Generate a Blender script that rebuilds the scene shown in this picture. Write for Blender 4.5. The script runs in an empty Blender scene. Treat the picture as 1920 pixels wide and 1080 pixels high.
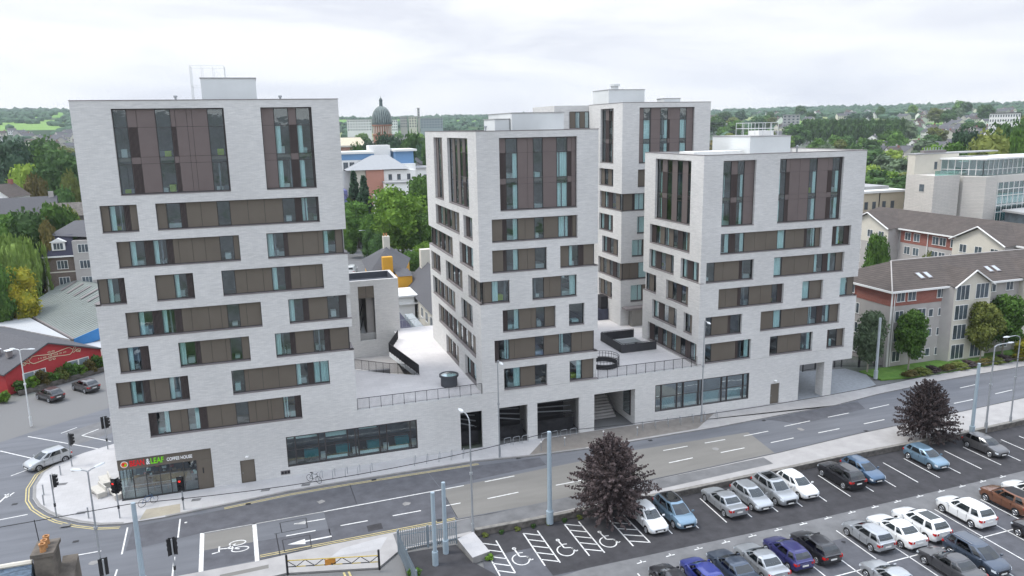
import bpy, math, random
import numpy as np
from mathutils import Vector, Matrix
R_ = math.radians
sc = bpy.context.scene
COL = sc.collection
# ------------------------------------------------------------ camera, sky, sun, exposure
def _rot(yaw, pit, rol):
    cy, sy = math.cos(yaw), math.sin(yaw)
    f = np.array([-sy, cy, 0]); r = np.array([cy, sy, 0]); u = np.array([0, 0, 1.])
    w = f*math.cos(pit)-u*math.sin(pit); u2 = u*math.cos(pit)+f*math.sin(pit)
    return r*math.cos(rol)+u2*math.sin(rol), -r*math.sin(rol)+u2*math.cos(rol), w
FOC = 1442.54
CR, CU, CW = _rot(-.315248, .206163, -.0189432)
CAM = np.array([0, -70, 31.6])
cam = bpy.data.objects.new('camera', bpy.data.cameras.new('camera')); COL.objects.link(cam)
cam.data.sensor_width = 36; cam.data.lens = FOC/1920*36
cam.data.clip_start = .5; cam.data.clip_end = 9000
cam.matrix_world = Matrix(((CR[0], CU[0], -CW[0], CAM[0]), (CR[1], CU[1], -CW[1], CAM[1]), (CR[2], CU[2], -CW[2], CAM[2]), (0, 0, 0, 1)))
sc.camera = cam
def ray(px, py): return CR*(px-960)/FOC - CU*(py-540)/FOC + CW
def atz(px, py, z=0): d = ray(px, py); return CAM+d*((z-CAM[2])/d[2])
def atY(px, py, Y): d = ray(px, py); return CAM+d*((Y-CAM[1])/d[1])
def atD(px, py, D): d = ray(px, py); return CAM+d*(D/math.hypot(d[0], d[1]))

SUN_EL, SUN_AZ = R_(60), R_(283)      # azimuth of the sun measured clockwise from +Y: left of the facades
w = bpy.data.worlds.new('World'); sc.world = w; w.use_nodes = True
nt = w.node_tree; nt.nodes.clear()
def N(nt, t, **k):
    n = nt.nodes.new(t)
    for a, b in k.items(): setattr(n, a, b)
    return n
L = lambda nt, a, b: nt.links.new(a, b)
sky = N(nt, 'ShaderNodeTexSky'); sky.sky_type = 'NISHITA'; sky.sun_disc = False
sky.sun_elevation = SUN_EL; sky.sun_rotation = SUN_AZ; sky.air_density = 1; sky.dust_density = 2
vm = N(nt, 'ShaderNodeVectorMath', operation='SCALE'); vm.inputs['Scale'].default_value = .1; L(nt, sky.outputs[0], vm.inputs[0])
tc = N(nt, 'ShaderNodeTexCoord'); mp = N(nt, 'ShaderNodeMapping'); mp.inputs['Scale'].default_value = (1.3, 1.3, 7)
L(nt, tc.outputs['Generated'], mp.inputs[0])
n1 = N(nt, 'ShaderNodeTexNoise'); n1.inputs['Scale'].default_value = 2.2; n1.inputs['Detail'].default_value = 7; n1.inputs['Roughness'].default_value = .52
n1.inputs['Distortion'].default_value = .35
L(nt, mp.outputs[0], n1.inputs[0])
cr = N(nt, 'ShaderNodeValToRGB'); cr.color_ramp.elements[0].position = .36; cr.color_ramp.elements[1].position = .56
cr.color_ramp.elements[0].color = (.69, .705, .765, 1); cr.color_ramp.elements[1].color = (.90, .90, .90, 1)
e = cr.color_ramp.elements.new(.47); e.color = (.82, .83, .86, 1)
L(nt, n1.outputs['Fac'], cr.inputs[0])
mx = N(nt, 'ShaderNodeMix', data_type='RGBA'); mx.inputs[0].default_value = .93
L(nt, vm.outputs[0], mx.inputs[6]); L(nt, cr.outputs[0], mx.inputs[7])
# overcast sky: the cloud layer is brighter overhead than at the horizon
sz = N(nt, 'ShaderNodeSeparateXYZ'); L(nt, tc.outputs['Generated'], sz.inputs[0])
zr = N(nt, 'ShaderNodeMapRange', interpolation_type='SMOOTHSTEP'); zr.inputs['From Min'].default_value = .16; zr.inputs['From Max'].default_value = .8; zr.inputs['To Min'].default_value = 0; zr.inputs['To Max'].default_value = 1; L(nt, sz.outputs[2], zr.inputs['Value'])
zm = N(nt, 'ShaderNodeMix', data_type='RGBA'); zm.inputs[6].default_value = (1, 1, 1, 1); zm.inputs[7].default_value = (1.7, 1.86, 2.1, 1); L(nt, zr.outputs[0], zm.inputs[0])
vz = N(nt, 'ShaderNodeVectorMath', operation='MULTIPLY'); L(nt, mx.outputs[2], vz.inputs[0]); L(nt, zm.outputs[2], vz.inputs[1])
bg = N(nt, 'ShaderNodeBackground'); bg.inputs['Strength'].default_value = 1.0
wo = N(nt, 'ShaderNodeOutputWorld'); L(nt, vz.outputs[0], bg.inputs[0]); L(nt, bg.outputs[0], wo.inputs[0])
sun = bpy.data.objects.new('sun', bpy.data.lights.new('sun', 'SUN')); COL.objects.link(sun)
sun.data.energy = 2.1; sun.data.angle = R_(18); sun.data.color = (1, .95, .87)
sd = Vector((math.sin(SUN_AZ)*math.cos(SUN_EL), math.cos(SUN_AZ)*math.cos(SUN_EL), math.sin(SUN_EL)))
sun.rotation_euler = sd.to_track_quat('Z', 'Y').to_euler()
sun.location = (0, 0, 120)
sc.view_settings.view_transform = 'Standard'; sc.view_settings.look = 'None'
sc.view_settings.exposure = .35; sc.view_settings.gamma = 1
sc.cycles.transparent_max_bounces = 12; sc.cycles.max_bounces = 6; sc.cycles.volume_bounces = 0
sc.cycles.use_denoising = True

# ------------------------------------------------------------ helpers
MATS = {}
def pm(name, col, rough=.85, var=.12, scale=1.5, st=(1, 1, 1), bump=0., metal=0., col2=None, spec=.3, detail=5, bscale=None, rnd=0., coat=0., contrast=1.):
    if name in MATS: return MATS[name]
    m = bpy.data.materials.new(name); m.use_nodes = True; t = m.node_tree; b = t.nodes['Principled BSDF']
    b.inputs['Roughness'].default_value = rough; b.inputs['Metallic'].default_value = metal
    b.inputs['Specular IOR Level'].default_value = spec; b.inputs['Coat Weight'].default_value = coat; b.inputs['Coat Roughness'].default_value = .05
    c1 = tuple(max(0, c*(1-var)) for c in col)+(1,); c2 = (tuple(c*(1+var) for c in col) if col2 is None else tuple(col2))+(1,)
    if col2 is not None: c1 = tuple(col)+(1,)
    if var == 0 and col2 is None and rnd == 0 and bump == 0:
        b.inputs['Base Color'].default_value = tuple(col)+(1,)
    else:
        tc = N(t, 'ShaderNodeTexCoord'); mp = N(t, 'ShaderNodeMapping'); mp.inputs['Scale'].default_value = st
        no = N(t, 'ShaderNodeTexNoise'); no.inputs['Scale'].default_value = scale; no.inputs['Detail'].default_value = detail; no.inputs['Roughness'].default_value = .6
        L(t, tc.outputs['Object'], mp.inputs[0]); L(t, mp.outputs[0], no.inputs[0])
        rp = N(t, 'ShaderNodeValToRGB'); rp.color_ramp.elements[0].position = .5-.2/contrast; rp.color_ramp.elements[1].position = .5+.2/contrast
        rp.color_ramp.elements[0].color = c1; rp.color_ramp.elements[1].color = c2
        L(t, no.outputs['Fac'], rp.inputs[0]); out = rp.outputs[0]
        if rnd:
            oi = N(t, 'ShaderNodeObjectInfo'); hs = N(t, 'ShaderNodeHueSaturation')
            mr = N(t, 'ShaderNodeMapRange'); mr.inputs['To Min'].default_value = 1-rnd; mr.inputs['To Max'].default_value = 1+rnd
            L(t, oi.outputs['Random'], mr.inputs['Value']); L(t, mr.outputs[0], hs.inputs['Value']); L(t, out, hs.inputs['Color']); out = hs.outputs[0]
        L(t, out, b.inputs['Base Color'])
        if bump:
            bp = N(t, 'ShaderNodeBump'); bp.inputs['Strength'].default_value = bump; bp.inputs['Distance'].default_value = .05
            n2 = N(t, 'ShaderNodeTexNoise'); n2.inputs['Scale'].default_value = bscale or scale*6; n2.inputs['Detail'].default_value = 3
            L(t, mp.outputs[0], n2.inputs[0]); L(t, n2.outputs['Fac'], bp.inputs['Height']); L(t, bp.outputs[0], b.inputs['Normal'])
    MATS[name] = m; return m

WL = {}      # world location of every root / part
def tag(o, label=None, cat=None, group=None, kind=None):
    if label: o['label'] = label
    if cat: o['category'] = cat
    if group: o['group'] = group
    if kind: o['kind'] = kind
    return o
def thing(name, label, cat, loc=(0, 0, 0), rz=0, group=None):
    o = bpy.data.objects.new(name, None); COL.objects.link(o); o.location = loc; o.rotation_euler = (0, 0, rz)
    o.empty_display_size = .3; WL[o.name] = Vector(loc); return tag(o, label, cat, group)
class MB:
    def __init__(s): s.v = []; s.f = []; s.m = []; s.mats = []
    def mi(s, mat):
        if mat not in s.mats: s.mats.append(mat)
        return s.mats.index(mat)
    def poly(s, pts, mat):
        n = len(s.v); s.v += [tuple(p) for p in pts]; s.f.append(tuple(range(n, n+len(pts)))); s.m.append(s.mi(mat))
    def mesh(s, vs, fs, mat):
        n = len(s.v); s.v += [tuple(p) for p in vs]; k = s.mi(mat)
        for f in fs: s.f.append(tuple(i+n for i in f)); s.m.append(k)
    def box(s, x0, x1, y0, y1, z0, z1, mat, top=None, T=None):
        if x1 < x0: x0, x1 = x1, x0
        if y1 < y0: y0, y1 = y1, y0
        P = [(x0, y0, z0), (x1, y0, z0), (x1, y1, z0), (x0, y1, z0), (x0, y0, z1), (x1, y0, z1), (x1, y1, z1), (x0, y1, z1)]
        if T: P = [T(*p) for p in P]
        s.mesh(P, [(0, 3, 2, 1), (0, 1, 5, 4), (1, 2, 6, 5), (2, 3, 7, 6), (3, 0, 4, 7)], mat)
        n = len(s.v)-8; s.f.append((n+4, n+5, n+6, n+7)); s.m.append(s.mi(top or mat))
    def prism(s, pts, z0, z1, mat, top=None):
        n = len(pts); a = sum(pts[i][0]*pts[(i+1) % n][1]-pts[(i+1) % n][0]*pts[i][1] for i in range(n))
        if a < 0: pts = pts[::-1]
        lo = [(p[0], p[1], z0) for p in pts]; hi = [(p[0], p[1], z1) for p in pts]
        s.mesh(lo+hi, [(i, (i+1) % n, n+(i+1) % n, n+i) for i in range(n)]+[tuple(range(n))[::-1]], mat)
        k = len(s.v)-2*n; s.f.append(tuple(range(k+n, k+2*n))); s.m.append(s.mi(top or mat))
    def tube(s, a, b, r, mat, n=8, r2=None):
        a = Vector(a); b = Vector(b); d = b-a
        if d.length < 1e-6: return
        r2 = r if r2 is None else r2
        q = d.to_track_quat('Z', 'Y'); ring = []
        for p, rr in ((a, r), (b, r2)):
            ring += [p+q@Vector((rr*math.cos(2*math.pi*i/n), rr*math.sin(2*math.pi*i/n), 0)) for i in range(n)]
        s.mesh(ring, [(i, (i+1) % n, n+(i+1) % n, n+i) for i in range(n)]+[tuple(range(n))[::-1], tuple(range(n, 2*n))], mat)
    def path(s, pts, r, mat, n=6):
        for a, b in zip(pts, pts[1:]): s.tube(a, b, r, mat, n)
    def bar(s, a, b, wd, h, mat):      # flat sheet or low bar on the ground between two points
        a = Vector(a); b = Vector(b); d = (b-a); p = Vector((-d.y, d.x, 0)).normalized()*wd/2
        s.prism([(a-p)[:2], (b-p)[:2], (b+p)[:2], (a+p)[:2]], a.z, a.z+h, mat)
    def strip(s, a, b, wd, z, mat):
        a = Vector((a[0], a[1], z)); b = Vector((b[0], b[1], z)); d = b-a; p = Vector((-d.y, d.x, 0)).normalized()*wd/2
        s.poly([a-p, b-p, b+p, a+p], mat)
    def lathe(s, prof, c, mat, n=16):
        vs = []; k = len(prof)
        for i in range(n):
            a = 2*math.pi*i/n
            vs += [(c[0]+r*math.cos(a), c[1]+r*math.sin(a), c[2]+z) for r, z in prof]
        fs = [(i*k+j, ((i+1) % n)*k+j, ((i+1) % n)*k+j+1, i*k+j+1) for i in range(n) for j in range(k-1)]
        s.mesh(vs, fs, mat)
    def build(s, name, parent=None, org=None, smooth=None, local=False):
        off = Vector((0, 0, 0))
        if not local: off = WL[parent.name] if parent is not None else Vector(org or (0, 0, 0))
        me = bpy.data.meshes.new(name)
        me.from_pydata([tuple(Vector(v)-off) for v in s.v], [], s.f); 
        for m in s.mats: me.materials.append(m)
        me.polygons.foreach_set('material_index', s.m)
        if smooth is not None:
            me.polygons.foreach_set('use_smooth', [True]*len(s.f)); me.set_sharp_from_angle(angle=R_(smooth))
        me.update()
        o = bpy.data.objects.new(name, me); COL.objects.link(o)
        if parent is not None: o.parent = parent; WL[o.name] = off
        else: o.location = off; WL[o.name] = Vector(off)
        return o
def kids(o): return list(o.children)
def copy_tree(o, parent=None):
    c = o.copy(); COL.objects.link(c); c.parent = parent
    for ch in kids(o): copy_tree(ch, c)
    return c

# ------------------------------------------------------------ materials
def brickmat(name, c1, c2, mort, sc_=1., bias=.0):
    m = bpy.data.materials.new(name); m.use_nodes = True; t = m.node_tree; b = t.nodes['Principled BSDF']
    b.inputs['Roughness'].default_value = .9; b.inputs['Specular IOR Level'].default_value = .2
    tc = N(t, 'ShaderNodeTexCoord')
    sx = N(t, 'ShaderNodeSeparateXYZ'); L(t, tc.outputs['Object'], sx.inputs[0])
    ad = N(t, 'ShaderNodeMath', operation='ADD'); L(t, sx.outputs[0], ad.inputs[0]); L(t, sx.outputs[1], ad.inputs[1])
    cx = N(t, 'ShaderNodeCombineXYZ'); L(t, ad.outputs[0], cx.inputs[0]); L(t, sx.outputs[2], cx.inputs[1])
    bk = N(t, 'ShaderNodeTexBrick'); bk.inputs['Scale'].default_value = 1
    bk.inputs['Brick Width'].default_value = .42*sc_; bk.inputs['Row Height'].default_value = .075*sc_; bk.inputs['Mortar Size'].default_value = .008*sc_
    bk.inputs['Color1'].default_value = c1+(1,); bk.inputs['Color2'].default_value = c2+(1,); bk.inputs['Mortar'].default_value = mort+(1,); bk.inputs['Bias'].default_value = bias
    L(t, cx.outputs[0], bk.inputs['Vector'])
    mp = N(t, 'ShaderNodeMapping'); mp.inputs['Scale'].default_value = (1.1, 1.1, 6.5); L(t, tc.outputs['Object'], mp.inputs[0])
    no = N(t, 'ShaderNodeTexNoise'); no.inputs['Scale'].default_value = 1.1; no.inputs['Detail'].default_value = 6; no.inputs['Roughness'].default_value = .65; L(t, mp.outputs[0], no.inputs[0])
    mr = N(t, 'ShaderNodeMapRange'); mr.inputs['From Min'].default_value = .36; mr.inputs['From Max'].default_value = .64; mr.inputs['To Min'].default_value = .93; mr.inputs['To Max'].default_value = 1.04
    L(t, no.outputs['Fac'], mr.inputs['Value'])
    n3 = N(t, 'ShaderNodeTexNoise'); n3.inputs['Scale'].default_value = .12; n3.inputs['Detail'].default_value = 4; L(t, tc.outputs['Object'], n3.inputs[0])
    m3 = N(t, 'ShaderNodeMapRange'); m3.inputs['From Min'].default_value = .35; m3.inputs['From Max'].default_value = .65; m3.inputs['To Min'].default_value = .93; m3.inputs['To Max'].default_value = 1.05
    L(t, n3.outputs['Fac'], m3.inputs['Value'])
    mu = N(t, 'ShaderNodeMath', operation='MULTIPLY'); L(t, mr.outputs[0], mu.inputs[0]); L(t, m3.outputs[0], mu.inputs[1])
    vm = N(t, 'ShaderNodeVectorMath', operation='SCALE'); L(t, bk.outputs['Color'], vm.inputs[0]); L(t, mu.outputs[0], vm.inputs['Scale'])
    L(t, vm.outputs[0], b.inputs['Base Color'])
    bp = N(t, 'ShaderNodeBump'); bp.inputs['Strength'].default_value = .2; bp.inputs['Distance'].default_value = .02; L(t, no.outputs['Fac'], bp.inputs['Height']); L(t, bp.outputs[0], b.inputs['Normal'])
    return m
def glassmat(name, tint, refl=.1, rough=.02):
    m = bpy.data.materials.new(name); m.use_nodes = True; t = m.node_tree; t.nodes.clear()
    tr = N(t, 'ShaderNodeBsdfTransparent'); tr.inputs[0].default_value = tint+(1,)
    gl = N(t, 'ShaderNodeBsdfGlossy'); gl.inputs['Roughness'].default_value = rough; gl.inputs[0].default_value = (.92, .95, .97, 1)
    fr = N(t, 'ShaderNodeLayerWeight'); fr.inputs[0].default_value = .5; pw_ = N(t, 'ShaderNodeMath', operation='POWER'); pw_.inputs[1].default_value = 4.5; L(t, fr.outputs['Facing'], pw_.inputs[0])
    ad = N(t, 'ShaderNodeMath', operation='MULTIPLY_ADD'); ad.inputs[1].default_value = .9; ad.inputs[2].default_value = refl+.04; L(t, pw_.outputs[0], ad.inputs[0])
    tc = N(t, 'ShaderNodeTexCoord'); no = N(t, 'ShaderNodeTexNoise'); no.inputs['Scale'].default_value = .9; no.inputs['Detail'].default_value = 2
    L(t, tc.outputs['Object'], no.inputs[0]); bp = N(t, 'ShaderNodeBump'); bp.inputs['Strength'].default_value = .25; bp.inputs['Distance'].default_value = .03
    L(t, no.outputs['Fac'], bp.inputs['Height']); L(t, bp.outputs[0], gl.inputs['Normal'])
    mx = N(t, 'ShaderNodeMixShader'); L(t, ad.outputs[0], mx.inputs[0]); L(t, tr.outputs[0], mx.inputs[1]); L(t, gl.outputs[0], mx.inputs[2])
    o = N(t, 'ShaderNodeOutputMaterial'); L(t, mx.outputs[0], o.inputs[0]); return m
BRICK = brickmat('white_brick', (.66, .65, .63), (.58, .575, .565), (.50, .50, .49))
GLASS = glassmat('window_glass', (.86, .93, .94), .08)
GLASS2 = glassmat('bright_glass', (.70, .86, .88), .30)
CARGL = glassmat('car_glass', (.10, .13, .14), .05)
PANEL = pm('brown_panel', (.150, .130, .107), .42, .06, .6, metal=.25)
PANEL2 = pm('purple_brown_panel', (.165, .135, .130), .38, .06, .6, metal=.25)
LOUV = pm('louvre_metal', (.12, .095, .09), .45, .2, 9, (1, 1, .05), metal=.2)
FRAME = pm('window_frame_metal', (.055, .05, .05), .45, 0)
SILLM = pm('sill_metal', (.20, .18, .18), .45, .08, 1)
CURT = pm('teal_curtain', (.62, .76, .74), .9, .12, 6, (8, 8, .2))
ROOM = pm('room_wall', (.17, .18, .20), .9, .5, .45)
ROOMF = pm('room_floor', (.12, .10, .08), .8, .2, .8)
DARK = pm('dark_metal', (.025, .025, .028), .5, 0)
STEEL = pm('galvanised_steel', (.34, .36, .38), .42, .08, 2, metal=.4)
ROOFM = pm('grey_membrane', (.33, .33, .33), .8, .12, .5)
PLANT = pm('white_cladding', (.62, .64, .64), .6, .04, .5)
def slabmat(name, c, w_, h_, joint=.78):
    m = pm(name, c, .8, .07, .5, bump=.1); t = m.node_tree; b = t.nodes['Principled BSDF']; src = b.inputs['Base Color'].links[0].from_socket
    tc = N(t, 'ShaderNodeTexCoord'); bk = N(t, 'ShaderNodeTexBrick'); bk.inputs['Scale'].default_value = 1; bk.inputs['Brick Width'].default_value = w_; bk.inputs['Row Height'].default_value = h_; bk.inputs['Mortar Size'].default_value = .012
    bk.inputs['Color1'].default_value = (1, 1, 1, 1); bk.inputs['Color2'].default_value = (.94, .94, .94, 1); bk.inputs['Mortar'].default_value = (joint, joint, joint, 1); L(t, tc.outputs['Object'], bk.inputs['Vector'])
    mm = N(t, 'ShaderNodeMix', data_type='RGBA', blend_type='MULTIPLY'); mm.inputs[0].default_value = 1; L(t, src, mm.inputs[6]); L(t, bk.outputs['Color'], mm.inputs[7]); L(t, mm.outputs[2], b.inputs['Base Color']); return m
TERR = slabmat('terrace_paving', (.63, .605, .595), 1.2, .6)
WHITE = pm('white_paint', (.74, .74, .72), .6, .05, 3)
ASPH = pm('road_asphalt', (.128, .134, .149), .85, .16, .9, (.12, 1, 1), bump=.15, bscale=20)
ASPHD = pm('dark_asphalt', (.044, .043, .047), .85, .28, .9, bump=.15, bscale=20)
ASPHM = pm('mid_asphalt', (.090, .092, .104), .85, .2, .9, bump=.15, bscale=20)
ASPHL = pm('worn_asphalt', (.145, .146, .15), .85, .2, .7, bump=.1, bscale=20)
BUFF = pm('buff_surfacing', (.180, .174, .162), .85, .12, .6, (.2, 1, 1), bump=.1, bscale=20)
PAVE = pm('pavement_concrete', (.34, .33, .325), .85, .10, .8, bump=.1, bscale=14)
PAVEL = slabmat('pale_paving', (.42, .415, .42), .9, .6, .85)
KERB = pm('kerb_stone', (.24, .235, .23), .85, .12, 2)
PAINT = pm('road_paint', (.62, .62, .61), .7, .14, 3, contrast=1.6)
PAINTO = pm('worn_road_paint', (.36, .36, .35), .7, .25, 3)
YPAINT = pm('yellow_road_paint', (.50, .42, .20), .7, .2, 3)
GRASS = pm('grass', (.075, .17, .025), .95, .2, .9, col2=(.14, .25, .05), bump=.4, bscale=30)
STONE = pm('rubble_stone', (.12, .11, .10), .95, .45, 2.2, bump=.6, bscale=10)
RUST = pm('cream_render', (.52, .46, .35), .9, .05, .7)
TW = {
 'A': [
  (0, '-10.64G -9.58L -8.88P -7.49G -6.32L -5.97P -5.09P -4.69P -3.49G -2.26f -2.15'),
  (0, '0.77P 1.80C 3.01L 3.63C 4.80f 4.97'),
  (1, '-12.34P -11.73C -10.58L -10.18P -9.58'),
  (1, '-8.18P -7.41G -6.29L -5.85P -4.70P -3.42G -2.37P -0.93P 0.45P 1.95G 3.03L 3.54C 4.86f 5.03'),
  (2, '-11.44P -10.53C -9.36L -8.75C -7.66L -7.19P -6.75P -5.67P -4.66P -3.48G -2.34P -1.87'),
  (2, '0.40C 1.84L 2.18P 3.44P 4.77P 5.20C 6.29P 6.82'),
  (3, '-13.34P -12.55C -11.65L -11.17'),
  (3, '-8.86P -7.41C -6.38L -5.85'),
  (3, '-3.56G -2.49P -1.55P -0.15P 0.58C 1.72L 2.18P 2.99P 4.38P 4.99'),
  (4, '-11.44P -10.52C -9.37L -8.69C -7.63L -7.10P -6.32P -4.91P -3.91P -3.41G -2.38P -1.80P -0.56'),
  (4, '1.78C 3.06L 3.53P 5.19G 6.26f 6.53'),
  (5, '-12.35P -11.68C -10.63L -9.95'),
  (5, '-7.61C -6.26L -5.88P -4.97P -3.79P -3.42G -2.45P -1.80'),
  (5, '0.40C 1.73L 2.14P 3.74G 4.75L 5.23P 6.80'),
  (6, '-12.83P -11.79C -10.75L -10.27P -9.85P -8.72C -7.75L -7.12'),
  (6, '-3.55G -2.48P -2.14P -0.94P 0.45P 1.98C 3.05L 3.53B 4.93'),
  (7, '-10.64L -10.05D -8.97P -8.05P -7.50D -6.51L -5.90P -4.72P -3.48G -2.39P -1.76P -0.72P -0.42P 0.63C 1.70L 2.23'),
 ],
 'B': [
  (0, '21.82L 22.52D 23.72P 24.72P 25.29G 26.29P 27.69B 28.84L 29.26P 29.74'),
  (1, '20.92P 22.06L 22.46D 23.66P 24.37P 25.33G 26.32P 27.82B 28.93L 29.35P 29.78'),
  (2, '20.89P 22.09L 22.39D 23.65P 24.59P 25.36G 26.52'),
  (2, '27.92P 28.92C 29.99L 30.53P 31.65'),
  (3, '19.52P 20.11P 20.82C 22.60'),
  (3, '24.94G 26.26P 26.89P 28.06D 29.71'),
  (4, '21.82L 22.37D 23.61P 24.86P 25.38G 26.33P 27.40'),
  (4, '28.83G 30.53'),
  (5, '20.91L 21.38D 22.52P 23.04P 25.24G 26.20P 27.81C 29.22P 30.31P 31.57'),
  (6, '21.83D 23.65P 25.20G 26.44'),
  (6, '28.88D 30.38P 31.27'),
 ],
 'D': [
  (0, '46.23C 47.44L 48.17D 49.03P 50.26'),
  (0, '53.22C 54.29L 54.75P 56.04P 57.27D 58.32P 59.72L 60.31D 61.32f 61.59'),
  (1, '46.24D 47.49L 48.19D 49.34P 50.68P 52.12P 53.54B 54.62P 55.82P 57.10L 57.39D 58.58P 59.22'),
  (1, '60.62L 61.39C 62.51L 63.19'),
  (2, '44.60G 45.79P 46.85P 48.83L 49.21G 50.52'),
  (2, '53.10B 54.36P 56.02P 57.90P 58.60C 59.81L 60.46C 61.60P 62.50'),
  (3, '46.22P 47.30P 48.79L 49.17G 50.27P 51.74P 53.18G 53.96L 54.55'),
  (3, '57.02B 58.22P 59.84'),
  (3, '62.20B 63.44P 64.07'),
  (4, '44.70G 45.66P 47.71L 47.99G 49.32'),
  (4, '51.71P 53.56B 54.64P 56.43P 58.24C 59.46L 60.17D 61.20P 62.40'),
  (5, '44.76G 45.74P 48.80L 49.08D 50.62'),
  (5, '53.09G 54.34P 55.73P 57.44D 58.87'),
  (5, '60.86L 61.34G 62.49P 63.33'),
 ],
}
import re
# ------------------------------------------------------------ facades with recessed window bands
def fbox(mb, T, u0, u1, d0, d1, v0, v1, mat): mb.box(u0, u1, d0, d1, v0, v1, mat, T=T)
def wallface(mb, T, U0, U1, V0, V1, holes, t=.34, mat=None):
    mat = mat or BRICK
    vs = sorted({V0, V1}|{v for h in holes for v in h[2:4] if V0 < v < V1}); us = sorted({U0, U1}|{u for h in holes for u in h[:2] if U0 < u < U1})
    for a, b in zip(vs, vs[1:]):
        run = None
        for c, d in zip(us, us[1:]):
            mu, mv = (c+d)/2, (a+b)/2
            if any(h[0] < mu < h[1] and h[2] < mv < h[3] for h in holes):
                if run: fbox(mb, T, run[0], run[1], -t, 0, a, b, mat); run = None
            else: run = (run[0], d) if run else (c, d)
        if run: fbox(mb, T, run[0], run[1], -t, 0, a, b, mat)
def curtain(mb, T, u0, u1, v0, v1, dd=-.47):
    n = max(2, int((u1-u0)/.11)); vs = []; 
    for i in range(n+1):
        u = u0+(u1-u0)*i/n; d = dd+(.045 if i % 2 else -.02)
        vs += [T(u, d, v0), T(u, d, v1)]
    mb.mesh(vs, [(2*i, 2*i+2, 2*i+3, 2*i+1) for i in range(n)], CURT)
def window(T, parent, segs, v0, v1, rows=None, edge=(None, None), rnd=None):
    """one recessed band: segs = [(u, kind)...]; P panel, G glass, C/D glass with a curtain left/right, B curtain drawn, L louvre, f frame"""
    us = [s[0] for s in segs]; U0, U1 = us[0], us[-1]
    if edge[0] is not None: U0 = us[0] = max(us[0], edge[0]+.34)
    if edge[1] is not None: U1 = us[-1] = min(us[-1], edge[1]-.34)
    fr, gls, cus, fus = MB(), [], [], []; tall = rows is not None; pan = PANEL2 if tall else PANEL
    e0 = edge[0] if edge[0] is not None else U0; e1 = edge[1] if edge[1] is not None else U1
    fbox(fr, T, e0-(.05 if edge[0] is not None else 0), e1+(.05 if edge[1] is not None else 0), -.40, .035, v0, v0+.05, SILLM)          # sill
    fbox(fr, T, U0, U1, -.40, -.29, v1-.05, v1, FRAME); fbox(fr, T, U0, U1, -.40, -.29, v0+.05, v0+.13, FRAME)
    fbox(fr, T, U0, U0+.05, -.40, -.28, v0+.13, v1-.05, FRAME); fbox(fr, T, U1-.05, U1, -.40, -.28, v0+.13, v1-.05, FRAME)
    a, b = v0+.13, v1-.05
    bands = [(a, b, 0)] if not tall else [(v0+rows[i] if i else a, v0+rows[i+1] if i+2 < len(rows) else b, i) for i in range(len(rows)-1)]
    for (u, k), u2 in zip([(us[i], segs[i][1]) for i in range(len(us)-1)], us[1:]):
        if u2-u < .03: continue
        gl, cu = MB(), MB(); gls.append(gl); cus.append(cu)
        for (p, q, bi) in bands:
            if k in 'PLf' or k == '':
                if k == 'L' and not (tall and bi % 2):
                    fbox(fr, T, u+.01, u2-.01, -.40, -.37, p, q, DARK)
                    n = max(2, int((u2-u)/.085))
                    for i in range(n):
                        c = u+(u2-u)*(i+.5)/n; fbox(fr, T, c-.018, c+.018, -.369, -.29, p+.01, q-.01, LOUV)
                else: fbox(fr, T, u+.012, u2-.012, -.36, -.30, p+.012 if tall else p, q-.012 if tall else q, pan if k != 'f' else FRAME)
                if not tall: fbox(fr, T, u, u2, -.41, -.401, p, q, DARK)
                elif k != 'L': fbox(fr, T, u, u2, -.41, -.401, p, q, DARK)
            else:
                for (x, y) in ((u, u+.05), (u2-.05, u2)): fbox(fr, T, x, y, -.40, -.30, p, q, FRAME)
                fbox(fr, T, u+.05, u2-.05, -.40, -.31, q-.045, q, FRAME)
                fbox(gl, T, u+.05, u2-.05, -.355, -.345, p, q-.045, GLASS)
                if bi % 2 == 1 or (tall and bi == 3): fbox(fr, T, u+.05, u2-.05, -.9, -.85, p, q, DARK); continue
                w_ = u2-u
                if FR_.random() < .6 and k != 'B':
                    fu = MB(); a_ = FR_.uniform(.1, .45)*w_; fbox(fu, T, u+a_, u+a_+w_*.42, -1.5, -.75, p, p+FR_.uniform(.25, .7), FR_.choice([PLANT, PLANT, WHITE, CURT, ROOMF, LIME])); fus.append(fu)
                if k == 'C': curtain(cu, T, u+.06, u+.06+w_*.34, p+.02, q-.06)
                if k == 'D': curtain(cu, T, u2-.06-w_*.34, u2-.06, p+.02, q-.06)
                if k == 'B': curtain(cu, T, u+.06, u2-.06, p+.02, q-.06)
    o = fr.build('window', parent)
    for g_ in gls:
        if g_.f: g_.build('pane', o)
    for g_ in cus:
        if g_.f: g_.build('curtain', o)
    for g_ in fus: g_.build('furniture', o)
    return o
def parse(s): 
    return [(float(x), k) for x, k in re.findall(r'(-?[\d.]+)([A-Za-z]?)', s)]
FR_ = random.Random(9); LIME = pm('lime_seat', (.35, .42, .05), .8, .1)
def auto(u0, u1, seed):
    r = random.Random(seed); w_ = u1-u0; n = max(2, round(w_/1.05)); ks = []
    for i in range(n): ks.append(r.choice('GDC') if i % 2 == (seed % 2) else r.choice('PPL'))
    return [(u0+w_*i/n, k) for i, k in enumerate(ks)]+[(u1, '')]
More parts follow.
